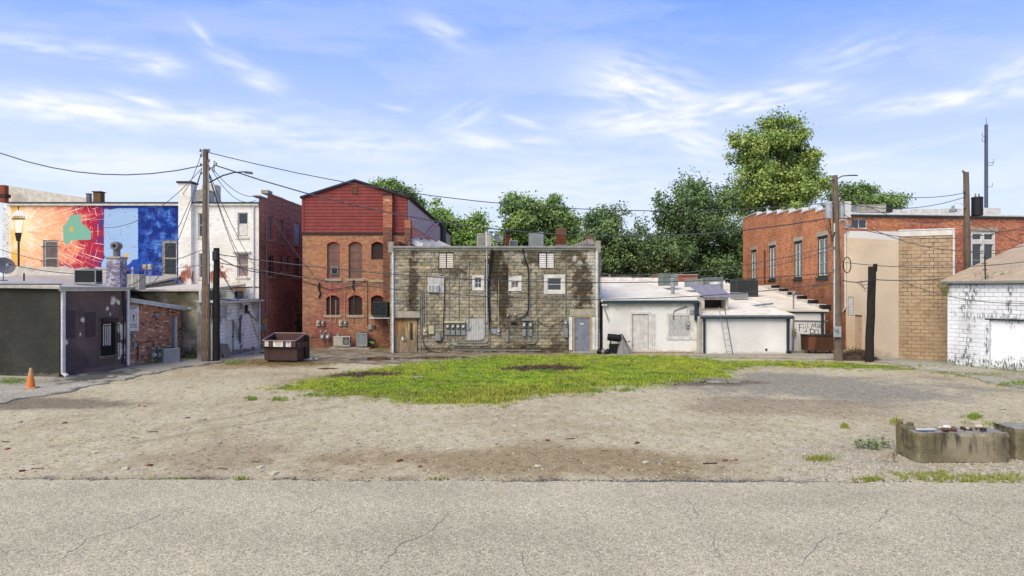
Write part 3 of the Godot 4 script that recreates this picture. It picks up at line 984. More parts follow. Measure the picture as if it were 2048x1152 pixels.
# ---------------------------------------------------------------- left side
func up(p: Vector3, y: float) -> Vector3:
	return Vector3(p.x, y, p.z)
func dark_building() -> void:
	var c0 := G(118, 754)
	var c1 := G(251, 735)
	var l0 := c0 + (G(0, 751) - c0).normalized() * 9.0
	var o := thing("dark_block_building", "low dark painted block building with barred window and white downspout", "building", up(c0, 0))
	var f := Fr.new(l0, c0)
	var g := Fr.new(c0, c1)
	# front: near-black green paint
	var tx := facade(9.0, 4.2, 64, func(s: float, t: float) -> Color:
		var n := fb(s, t, 0.8) * 0.12 + nf.get_noise_2d(s * 7, t * 7) * 0.10
		var c := shade(k8(60, 61, 55), 1.0 + n)
		return c.lerp(k8(112, 108, 92), 0.8 * patch(s, t, 9.0, 0.05, 2.5, 0.12, 0.5)))
	var fm := tmat(tx, 0.9, true)
	var b := MB.new()
	wall(b, f, 0, f.w, 0, 3.86, [], 9.0, 4.2)
	put(b, "front_wall", fm, o)
	blocks(o, f, f.w - 3.6, f.w, 0.0, func(_s: float) -> float: return 3.86, 0.4, 0.2, [], fm, 9.0, 4.2, 0.004, 0.0, 0.010, 0.16, 200)
	# side: plum paint, peeling at the far corner
	var win := g.r(202, 645, 231, 711)
	var gw := g.w
	var px := [g.st(228, 600), g.st(236, 605), g.st(241, 655), g.st(242, 705), g.st(214, 618), g.st(220, 628), g.st(163, 640), g.st(160, 669), g.st(132, 684), g.st(238, 690), g.st(239, 712), g.st(180, 673), g.st(247, 660), g.st(247, 700)]
	var tx2 := facade(gw, 4.2, 90, func(s: float, t: float) -> Color:
		var n := fb(s, t, 0.8) * 0.10 + nf.get_noise_2d(s * 6, t * 6) * 0.09
		var c := shade(k8(108, 90, 86), 1.0 + n)
		c = c.lerp(k8(74, 64, 66), clampf(fb(s + 9, t, 0.6), 0, 0.6))
		var sz := [[0.22, 0.22], [0.10, 0.12], [0.28, 0.24], [0.30, 0.30], [0.08, 0.11], [0.05, 0.11], [0.13, 0.13], [0.06, 0.11], [0.10, 0.12], [0.14, 0.14], [0.16, 0.2], [0.24, 0.03], [0.2, 0.5], [0.2, 0.4]]
		var w := 0.0
		for k in px.size():
			var q: Vector2 = px[k]
			w = maxf(w, patch(s, t, q.x, q.y, sz[k][0], sz[k][1], 0.55))
		c = c.lerp(k8(214, 206, 186), w)
		return c.lerp(k8(120, 106, 96), 0.7 * patch(s, t, 2.3, 0.08, 1.1, 0.12, 0.5)))
	var sm2 := tmat(tx2, 0.85, true)
	b = MB.new()
	wall(b, g, 0, gw, 0, 3.78, [win], gw, 4.2)
	put(b, "side_wall", sm2, o)
	blocks(o, g, 0, gw, 0.0, func(_s: float) -> float: return 3.70, 0.4, 0.2, [win, g.r(143, 622, 150, 676), g.r(170, 624, 191, 674)], sm2, gw, 4.2, 0.006, 0.0, 0.012, 0.12, 240)
	for r: Array in [[125, 622, 150, 676], [170, 624, 191, 674]]:
		fpart(o, "board", gm(80, 66, 68, 0.85), g, g.r(r[0], r[1], r[2], r[3]), -0.02, 0.015)
	window(o, g, win, M.black, 0.06, 1, 1, 0.1, M.stone_sill)
	# white vertical blind slats behind the glass line
	var wr := g.r(208, 647, 224, 691)
	for k in 8:
		fpart(o, "blind_slat", M.white_paint, g, [lerpf(wr[0], wr[1], k / 8.0) + 0.02, lerpf(wr[0], wr[1], (k + 0.75) / 8.0) + 0.02, wr[2], wr[3]], -0.08, -0.06)
	fpart(o, "awning_board", M.dark_brown, g, g.r(201, 636, 231, 643), 0.0, 0.2, 0.02)
	var bars := MB.new()
	var ba := g.r(199, 650, 233, 714)
	for k in 9:
		var s := lerpf(ba[0], ba[1], k / 8.0)
		bars.tube([g.p(s, ba[2], 0.16), g.p(s, ba[3], 0.16)], 0.014, 0.014, 5)
	for t: float in [ba[2], lerpf(ba[2], ba[3], 0.33), ba[3]]:
		bars.tube([g.p(ba[0], t, 0.02), g.p(ba[0], t, 0.16), g.p(ba[1], t, 0.16), g.p(ba[1], t, 0.02)], 0.016, 0.016, 5)
	put(bars, "window_bars", M.black, o)
	# roof: low slope up towards the mural wall
	b = MB.new()
	var bk0 := Vector3(-30, 4.62, -42.6)
	var bk1 := Vector3(-20.7, 4.55, -42.6)
	slab(b, [up(l0, 4.02) + Vector3(0, 0, 0.25), up(c0, 3.86) + Vector3(0.2, 0, 0.25), up(c1, 3.84) + Vector3(0.25, 0, 0), Vector3(-20.4, 3.9, -36.9), bk1, bk0], 0.1)
	put(b, "roof", M.silver_roof, o)
	b = MB.new()
	body(b, [up(l0, 3.74) + Vector3(0.1, 0, -0.3), up(c0, 3.68) + Vector3(-0.35, 0, -0.3), up(c1, 3.68) + Vector3(-0.35, 0, 0.2), Vector3(-20.8, 3.72, -36.8), bk1 + Vector3(-0.2, -0.3, 0.1), bk0 + Vector3(0.2, -0.3, 0.1)], 0.0)
	put(b, "rear_walls", M.plaster, o)
	b = MB.new()
	fbox(b, f, 0, f.w + 0.12, 3.79, 3.95, 0.02, 0.09, 0.01)
	put(b, "fascia", M.cream_paint, o)
	b = MB.new()
	fbox(b, g, -0.05, gw + 0.1, 3.66, 3.80, 0.02, 0.16, 0.02)
	put(b, "gutter", M.white_metal, o)
	b = MB.new()
	fbox(b, f, 0, f.w + 0.15, 3.952, 3.985, -0.05, 0.12)
	put(b, "drip_edge", M.navy, o)
	b = MB.new()
	fbox(b, g, 0.05, 0.22, 0.18, 3.66, 0.02, 0.13, 0.02)
	b.box(g.p(0.135, 0.1, 0.16), Vector3(0.16, 0.11, 0.3), g.bs() * Basis(Vector3.RIGHT, 0.5), 0.02)
	put(b, "downspout", M.white_metal, o)
	b = MB.new()
	fbox(b, g, gw - 0.02, gw + 0.10, 0.1, 3.9, 0.06, 0.17, 0.02)
	put(b, "downspout", M.white_metal, o)
	pipe(o, "cable", M.cable, g, [Vector2(gw - 0.2, 0.2), Vector2(gw - 0.16, 2.2), Vector2(gw - 0.2, 3.9)], 0.03, 0.06)
	# crumpled silver flashing where the roof meets the mural wall
	b = MB.new()
	var last := Vector3.ZERO
	for k in 24:
		var x := lerpf(-31.5, -24.2, k / 23.0)
		var hh := 5.0 + 0.25 * h2(k, 5) - (0.2 if k > 18 else 0.0)
		var p := Vector3(x, hh, -42.93)
		if k > 0:
			var q0 := Vector3(last.x, 4.58, -42.5 + 0.1 * h2(k, 1))
			var q1 := Vector3(p.x, 4.58, -42.5 + 0.1 * h2(k + 1, 1))
			var m0 := (q0 + last) * 0.5 + Vector3(0, 0, 0.14 * h2(k, 9))
			var m1 := (q1 + p) * 0.5 + Vector3(0, 0, 0.14 * h2(k + 1, 9))
			b.quad(q0, q1, m1, m0); b.quad(m0, m1, p, last)
		last = p
	put(b, "flashing", M.silver_roof, o)
	# painted brick stack with its round ventilator
	var s := thing("roof_chimney", "whitewashed brick chimney with round metal ventilator on the dark building", "chimney", Vector3(-18.9, 3.85, -32.6))
	var ch := facade(1.0, 2.0, 90, func(a: float, t: float) -> Color: return brick(a, t, k8(164, 162, 176), k8(120, 112, 130), k8(84, 80, 92)).lerp(k8(206, 204, 210), clampf(fb(a, t, 3.0), 0, 0.7)))
	b = MB.new()
	var cx := -18.88
	var cf: Array = [Fr.new(Vector3(cx - 0.32, 0, -32.3), Vector3(cx + 0.32, 0, -32.3)), Fr.new(Vector3(cx + 0.32, 0, -32.3), Vector3(cx + 0.32, 0, -32.9)), Fr.new(Vector3(cx - 0.32, 0, -32.9), Vector3(cx - 0.32, 0, -32.3)), Fr.new(Vector3(cx + 0.32, 0, -32.9), Vector3(cx - 0.32, 0, -32.9))]
	for q: Fr in cf: wall(b, q, 0, q.w, 3.6, 5.2, [], 1.0, 2.0)
	put(b, "stack", tmat(ch, 0.95), s)
	b = MB.new()
	b.box(Vector3(cx, 5.24, -32.6), Vector3(0.72, 0.1, 0.7), Basis.IDENTITY, 0.02)
	put(b, "cap", M.concrete, s)
	b = MB.new()
	b.lathe([Vector2(0.16, 5.29), Vector2(0.16, 5.6), Vector2(0.0, 5.62)], Transform3D(Basis.IDENTITY, Vector3(cx, 0, -32.6)), 12)
	b.lathe([Vector2(0.19, -0.2), Vector2(0.22, 0.0), Vector2(0.19, 0.2), Vector2(0.09, 0.21), Vector2(0.08, 0.05), Vector2(0.0, 0.05)], Transform3D(Basis(Vector3.RIGHT, Vector3.BACK, Vector3.DOWN), Vector3(cx + 0.02, 5.8, -32.55)), 14)
	put(b, "ventilator", M.insulator, s)
	# rooftop units
	condenser("black-fronted air conditioner on the roof of the dark building", P(177, 569, 33.0), 0.95, 0.72, 0.8, 0.18, M.ac_grey, M.coil, "plain", "rooftop air conditioners")
	condenser("small pale air conditioner half hidden behind the black-fronted roof unit", P(178, 571, 36.0), 0.6, 0.85, 0.6, 0.0, M.ac_beige, M.coil, "ribs", "rooftop air conditioners")
	condenser("beige air conditioner behind the whitewashed brick chimney", P(268, 580, 36.0), 0.86, 0.82, 0.8, 0.1, M.ac_beige, M.ac_beige, "ribs", "rooftop air conditioners")
	# dish at the frame's left edge
	dish("grey satellite dish on the roof of the dark building", P(8, 562, 31.5), 0.42, 0.9, M.insulator)
	var vp := MB.new()
	vp.lathe([Vector2(0.035, 0), Vector2(0.035, 0.55), Vector2(0, 0.55)], Transform3D(Basis.IDENTITY, P(1, 0, 1) * 0.0 + P(48, 568, 34)), 8)
	tag(put(vp, "vent_pipe", M.black), "short black vent pipe on the dark building's silver roof", "pipe")
	vp = MB.new()
	vp.lathe([Vector2(0.04, 0), Vector2(0.04, 1.05), Vector2(0, 1.05)], Transform3D(Basis.IDENTITY, P(265, 576, 34)), 8)
	tag(put(vp, "vent_pipe", M.white_metal), "white vent pipe beside the whitewashed brick chimney", "pipe")
func dish(label: String, at: Vector3, rad: float, turn: float, m: Material) -> void:
	var o := thing("satellite_dish", label, "satellite dish", at, turn, "satellite dishes")
	var b := MB.new()
	var xf := Transform3D(Basis(Vector3.RIGHT, 1.1), Vector3(0, rad + 0.25, 0))
	b.lathe([Vector2(0.0, 0.0), Vector2(rad * 0.5, rad * 0.07), Vector2(rad, rad * 0.27), Vector2(rad * 1.02, rad * 0.25), Vector2(rad * 0.5, rad * 0.03), Vector2(0.0, -0.03)], xf, 20)
	put(b, "reflector", m, o, false)
	b = MB.new()
	b.tube([xf * Vector3(0, 0.05, rad), xf * Vector3(0, rad * 1.1, rad * 0.5)], 0.018)
	b.box(xf * Vector3(0, rad * 1.12, rad * 0.45), Vector3(0.1, 0.1, 0.16), xf.basis, 0.02)
	put(b, "feed_arm", M.ac_grey, o, false)
	b = MB.new()
	b.tube([Vector3(0, 0, -0.1), Vector3(0, rad, -0.1), xf * Vector3(0, 0, 0)], 0.025)
	b.box(Vector3(0, 0.03, -0.1), Vector3(0.3, 0.05, 0.3), Basis.IDENTITY, 0.01)
	put(b, "mast", M.galv, o, false)

func brick_shed() -> void:
	var a := G(256, 732)
	var c := G(363, 716.5)
	var o := thing("brick_shed", "small multicoloured brick shed with grey door and sloping white roof edge", "shed", a)
	var f := Fr.new(a, c)
	var w := f.w
	var door := f.r(342, 633, 354.5, 712)
	var tx := facade(w, 3.6, 90, func(s: float, t: float) -> Color:
		var k := h2(int(floor(s / 0.2 + 0.5 * (int(floor(t / 0.072)) & 1))), int(floor(t / 0.072)) + 40)
		var b := brick(s, t, k8(182, 128, 96), k8(150, 98, 76), k8(158, 138, 118), 0.2, 0.072)
		if k > 0.93: b = b.lerp(k8(224, 196, 172), 0.8)
		elif k < 0.06: b = b.lerp(k8(70, 58, 56), 0.8)
		return b)
	var bm := tmat(tx, 0.95)
	var b := MB.new()
	var top := func(s: float) -> float: return 3.2 - 0.5 * s / w
	wall(b, f, 0, w, 0, 2.7, [door], w, 3.6)
	fpoly(b, f, PackedVector2Array([Vector2(0, 2.7), Vector2(w, 2.7), Vector2(0, 3.2)]), 0, w, 3.6)
	put(b, "side_wall", bm, o)
	b = MB.new()
	var e := Fr.new(c, c + Vector3(-2.6, 0, -0.1))
	body(b, [a + Vector3(-0.26, 3.1, -0.05), c + Vector3(-0.26, 2.6, 0.02), c + Vector3(-2.5, 2.6, 0.0), a + Vector3(-2.5, 3.1, 0)], 0.0)
	put(b, "rear_walls", M.brick_plain, o)
	b = MB.new()
	slab(b, [a + Vector3(0.2, 3.32, 0.1), c + Vector3(0.2, 2.8, -0.15), c + Vector3(-2.6, 2.8, -0.1), a + Vector3(-2.6, 3.32, 0.1)], 0.06)
	put(b, "roof", M.roof_white, o)
	for k in 2:
		b = MB.new()
		var q0 := f.p(-0.05, 3.26 - 0.1 * k, 0.12 + 0.02 * k)
		var q1 := f.p(w + 0.25, 2.70 - 0.1 * k, 0.12 + 0.02 * k)
		var bs := Basis((q1 - q0).normalized(), (Vector3.UP - (q1 - q0).normalized() * (q1 - q0).normalized().y).normalized(), f.n)
		b.box((q0 + q1) / 2, Vector3(q0.distance_to(q1), 0.085, 0.16), bs, 0.012)
		put(b, "roof_trim", M.white_metal, o)
	fpart(o, "door_frame", M.ac_grey, f, [door[0], door[0] + 0.07, door[2], door[3]], -0.16, -0.02)
	fpart(o, "door_frame", M.white_paint, f, [door[1] - 0.09, door[1], door[2], door[3]], -0.16, 0.01)
	var dr := fpart(o, "door", M.grey_door_dull, f, [door[0] + 0.07, door[1] - 0.09, 0.02, door[3] - 0.02], -0.16, -0.1)
	fpart(dr, "handle", M.galv, f, [door[1] - 0.22, door[1] - 0.12, 1.02, 1.12], -0.1, -0.03, 0.02)
	# notice board with a tree emblem
	var s := f.r(256, 611.5, 276, 662)
	var sg := thing("notice_sign", "white notice with an oval tree emblem on the brick shed", "sign", f.p(s[0], s[2]))
	fpart(sg, "board", M.print_white, f, s, 0.02, 0.05)
	var ln := MB.new()
	for q: Array in [[0.1, 0.9, 0.955], [0.12, 0.86, 0.915], [0.14, 0.62, 0.875], [0.06, 0.9, 0.27], [0.06, 0.75, 0.215], [0.1, 0.8, 0.15]]:
		var x: float = q[0]
		var n := 0
		while x < q[1]:
			var l := 0.05 + 0.09 * h2(n, int(q[2] * 100))
			fbox(ln, f, lerpf(s[0], s[1], x), lerpf(s[0], s[1], minf(x + l, q[1])), lerpf(s[2], s[3], q[2] - 0.012), lerpf(s[2], s[3], q[2] + 0.012), 0.051, 0.054)
			x += l + 0.025
			n += 1
	put(ln, "print_lines", M.navy, sg)
	var em := MB.new()
	var ce := Vector2((s[0] + s[1]) / 2 - 0.03, lerpf(s[2], s[3], 0.55))
	var ring: Array = []
	for k in 25: ring.append(f.p(ce.x + cos(TAU * k / 24) * 0.19, ce.y + sin(TAU * k / 24) * 0.3, 0.052))
	em.tube(ring, 0.006, 0.006, 4, false)
	em.tube([f.p(ce.x, ce.y - 0.2, 0.052), f.p(ce.x, ce.y, 0.052)], 0.022, 0.014, 5)
	for k in 9:
		var an := PI * (k + 0.5) / 9
		em.tube([f.p(ce.x, ce.y - 0.03, 0.052), f.p(ce.x + cos(an) * 0.12, ce.y + 0.02 + sin(an) * 0.17, 0.052)], 0.008, 0.004, 4)
	put(em, "emblem", M.dark_metal, sg)
	# boxes, gas pipe and meters
	fpart(o, "cover_board", M.tan_box, f, f.r(256, 664, 260, 689), 0.0, 0.04)
	fpart(o, "junction_box", M.grey_box, f, f.r(264, 685, 270, 696), 0.0, 0.1, 0.01)
	fpart(o, "wall_light", M.grey_box, f, f.r(308, 627, 313, 635), 0.0, 0.14, 0.03)
	meter("electric meter on the brick shed below the notice", f, 262.5, 666, 681, 5.5, M.grey_box)
	pipe(o, "gas_pipe", M.dark_metal, f, pxl(f, [[274, 722], [274, 687], [305, 681], [305, 693]]), 0.02, 0.06)
	for k in 2:
		gas_meter("gas meter on the brick shed beside the air conditioner, %s of the pair" % ["left", "right"][k], f, f.st([297, 309][k], 713), 0.3)
	condenser("round-cornered grey air conditioner beside the brick shed's door", G(338, 724), 0.78, 0.72, 0.76, -0.75, M.ac_grey, M.ac_grey, "slat", "air conditioners at ground level")
func gas_meter(label: String, f: Fr, at: Vector2, d: float) -> void:
	var o := thing("gas_meter", label, "gas meter", f.p(at.x, at.y - 0.12, d), 0, "gas meters")
	var b := MB.new()
	b.box(f.p(at.x, at.y + 0.08, d), Vector3(0.26, 0.3, 0.2), f.bs(), 0.06)
	put(b, "body", M.galv, o)
	b = MB.new()
	b.lathe([Vector2(0.07, 0.0), Vector2(0.07, 0.03), Vector2(0, 0.03)], Transform3D(Basis(f.u, f.n, -Vector3.UP), f.p(at.x, at.y + 0.1, d + 0.1)), 10)
	put(b, "dial", M.print_white, o)
	b = MB.new()
	b.tube([f.p(at.x - 0.09, at.y + 0.22, d), f.p(at.x - 0.09, at.y + 0.5, d), f.p(at.x - 0.09, at.y + 0.5, 0.0)], 0.022)
	b.tube([f.p(at.x + 0.09, at.y + 0.22, d), f.p(at.x + 0.09, at.y + 0.42, d), f.p(at.x + 0.09, at.y + 0.42, 0.0)], 0.022)
	b.tube([f.p(at.x, at.y - 0.07, d), f.p(at.x, -0.02, d)], 0.02)
	put(b, "pipework", M.galv, o)
	b = MB.new()
	b.lathe([Vector2(0.03, -0.05), Vector2(0.08, -0.02), Vector2(0.08, 0.03), Vector2(0.03, 0.06), Vector2(0, 0.06)], Transform3D(Basis(f.u, f.n, -Vector3.UP), f.p(at.x - 0.09, at.y + 0.42, d + 0.05)), 10)
	put(b, "regulator", M.galv, o)

func block_stain(base: Color, dark: Color, pale: Color, seed_: float) -> Callable:
	return func(s: float, t: float) -> Color:
		var n := fb(s + seed_, t, 0.6)
		var c := base.lerp(pale, clampf(n * 1.1, 0, 0.8)).lerp(dark, clampf(-n * 1.4 - 0.05, 0, 0.85))
		return shade(c, 1.0 + 0.12 * nf.get_noise_2d(s * 8, t * 8))
func grey_annex() -> void:
	var a := Vector3(-21.2, 0, -37.3)
	var c := P(404, 576, 37.0)
	c.y = 0
	var o := thing("grey_block_annex", "stained grey concrete block annex between brick shed and utility pole", "building", c)
	var f := Fr.new(a, c)
	var base := block_stain(k8(138, 132, 116), k8(52, 50, 44), k8(176, 172, 158), 3.0)
	var tx := facade(f.w, 3.8, 64, func(s: float, t: float) -> Color:
		var q: Color = base.call(s, t)
		if t > 2.75: q = q.lerp(k8(92, 86, 66), 0.75 * clampf(0.8 + fb(s, t, 1.0), 0, 1))
		return q.lerp(k8(56, 58, 44), 0.7 * patch(s, t, f.w - 0.5, 0.1, 1.2, 0.4)))
	var m := tmat(tx, 0.95, true)
	var b := MB.new()
	b.col = Color.WHITE
	wall(b, f, 0, f.w, 0, 3.62, [], f.w, 3.8)
	put(b, "front_wall", m, o)
	blocks(o, f, 0, f.w, 0, func(_s: float) -> float: return 3.62, 0.4, 0.2, [], m, f.w, 3.8, 0.01, 0.0, 0.02, 0.5, 260)
	var g := Fr.new(c, c + Vector3(0, 0, -5.7))
	b = MB.new()
	wall(b, g, 0, g.w, 0, 3.62, [], f.w, 3.8)
	body(b, [a + Vector3(0.1, 3.5, -0.26), c + Vector3(-0.26, 3.5, -0.26), c + Vector3(-0.26, 3.5, -5.6), a + Vector3(0.1, 3.5, -5.4)], 0)
	put(b, "rear_walls", m, o)
	b = MB.new()
	slab(b, [a + Vector3(0, 3.74, 0.14), c + Vector3(0.14, 3.74, 0.14), c + Vector3(0.14, 4.05, -5.75), a + Vector3(0, 4.05, -5.6)], 0.11)
	put(b, "roof", M.roof_white, o)
	b = MB.new()
	fbox(b, f, f.w - 0.12, f.w + 0.02, 0.05, 3.63, 0.02, 0.13, 0.02)
	put(b, "downspout", M.white_metal, o)
	pipe(o, "cable", M.cable, f, [Vector2(0.6, 3.55), Vector2(2.2, 2.75), Vector2(3.8, 2.6)], 0.02, 0.05)
func white_lean_to() -> void:
	var a := Vector3(-15.9, 0, -36.4)
	var c := Vector3(-15.8, 0, -42.7)
	var o := thing("white_block_lean_to", "whitewashed block lean-to with blank white door behind the utility pole", "building", a)
	var f := Fr.new(a, c)
	var door := f.r(450, 637, 468, 706)
	var w1 := f.r(424, 611, 432, 629)
	var w2 := f.r(489, 609, 497, 623)
	var base := block_stain(k8(226, 225, 220), k8(150, 146, 136), k8(240, 240, 238), 8.0)
	var sp := f.st(480, 670)
	var tx := facade(f.w, 3.2, 80, func(s: float, t: float) -> Color:
		var q: Color = base.call(s, t)
		q = q.lerp(k8(60, 60, 56), 0.8 * patch(s, t, sp.x, 1.0, 0.25, 1.3, 0.9))
		q = q.lerp(k8(96, 92, 82), 0.75 * patch(s, t, 3.2, 0.02, 3.4, 0.22, 0.6))
		return q.lerp(k8(120, 116, 108), 0.5 * patch(s, t, 1.0, 2.4, 1.0, 0.4, 0.9)))
	var m := tmat(tx, 0.9, true)
	var b := MB.new()
	b.col = Color(0.5, 0.5, 0.48)
	wall(b, f, 0, f.w, 0, 3.0, [door, w1, w2], f.w, 3.2)
	var e := Fr.new(Vector3(-16.8, 0, -36.4), a)
	wall(b, e, 0, e.w, 0, 3.0, [], f.w, 3.2)
	put(b, "side_wall", m, o)
	var mj := tmat(tx, 0.9, true)
	blocks(o, f, 0, f.w, 0, func(_s: float) -> float: return 2.95, 0.4, 0.2, [door, w1, w2], mj, f.w, 3.2, 0.014, 0.0, 0.022, 0.1, 300)
	b = MB.new()
	slab(b, [Vector3(-16.75, 3.14, -36.2), a + Vector3(0.2, 3.08, 0.2), c + Vector3(0.2, 3.08, -0.15), Vector3(-16.75, 3.14, -42.9)], 0.08)
	put(b, "roof", M.roof_white, o)
	b = MB.new()
	fbox(b, f, -0.2, f.w + 0.1, 2.96, 3.09, 0.16, 0.28, 0.02)
	put(b, "gutter", M.white_metal, o)
	fpart(o, "fascia", M.navy, f, [-0.2, f.w + 0.1, 3.09, 3.12], 0.2, 0.27)
	fpart(o, "downspout", M.white_metal, f, [f.w - 0.25, f.w - 0.13, 0.05, 2.95], 0.03, 0.13, 0.02)
	fpart(o, "door_frame", M.dark_brown, f, [door[0], door[1], 0.0, door[3]], -0.2, -0.17)
	var dr := fpart(o, "door", M.white_paint, f, [door[0] + 0.06, door[1] - 0.06, 0.04, door[3] - 0.06], -0.17, -0.08)
	fpart(dr, "handle", M.dark_metal, f, [door[1] - 0.14, door[1] - 0.08, 1.0, 1.08], -0.06, 0.0)
	for w: Array in [w1, w2]: window(o, f, w, M.dark_brown, 0.05, 2, 2, 0.1, M.brick_plain)
	var yp := MB.new()
	yp.tube([f.p(f.st(499, 631).x, f.st(499, 631).y, 0.06), f.p(f.st(515, 680).x, f.st(515, 680).y, 0.06)], 0.022)
	put(yp, "yellow_pole", M.yellow, o)
	condenser("low grey air conditioner on the white lean-to roof", P(454, 598, 39.0), 1.1, 0.5, 0.6, 0.0, M.ac_grey, M.coil, "panel", "rooftop air conditioners")
	# grey boards leaning on the wall
	for k in 6:
		var q := MB.new()
		var z := -36.75 - 0.16 * k
		q.box(Vector3(-15.56, 0.42, z), Vector3(0.03, 0.86 - 0.04 * k, 0.13), Basis(Vector3.BACK, 0.42) * Basis(Vector3.RIGHT, -0.12 * h2(k, 3)))
		tag(put(q, "leaning_board", M.plank_grey), "weathered grey board leaning with others at the white lean-to's corner", "board", "grey boards leaning on the lean-to")

# ---------------------------------------------------------------- the mural building
func stroke(im: Image, a: Vector2, b: Vector2, w: float, c: Color) -> void:
	var n := int(a.distance_to(b)) + 1
	for k in n + 1:
		var p := a.lerp(b, float(k) / n)
		var r := int(maxf(1.0, w))
		im.fill_rect(Rect2i(int(p.x) - r / 2, int(p.y) - r / 2, r, r), c)
func fill_poly(im: Image, pts: PackedVector2Array, c: Color, rag := 0.0) -> void:
	var lo := pts[0]
	var hi := pts[0]
	for p in pts: lo = lo.min(p); hi = hi.max(p)
	for y in range(int(lo.y), int(hi.y) + 1):
		for x in range(int(lo.x), int(hi.x) + 1):
			if x < 0 or y < 0 or x >= im.get_width() or y >= im.get_height(): continue
			if Geometry2D.is_point_in_polygon(Vector2(x, y) + Vector2(nf.get_noise_2d(x * 0.1, y * 0.1), nf.get_noise_2d(y * 0.1, x * 0.1 + 30)) * rag, pts):
				var g := 0.94 + 0.08 * nf.get_noise_2d(x * 0.15, y * 0.15)
				im.set_pixel(x, y, shade(c, g))
func star(im: Image, ce: Vector2, r: float, c: Color) -> void:
	var q := PackedVector2Array()
	for k in 10:
		var rr := r if k % 2 == 0 else r * 0.42
		q.append(ce + Vector2(sin(TAU * k / 10.0), -cos(TAU * k / 10.0)) * rr)
	fill_poly(im, q, c)
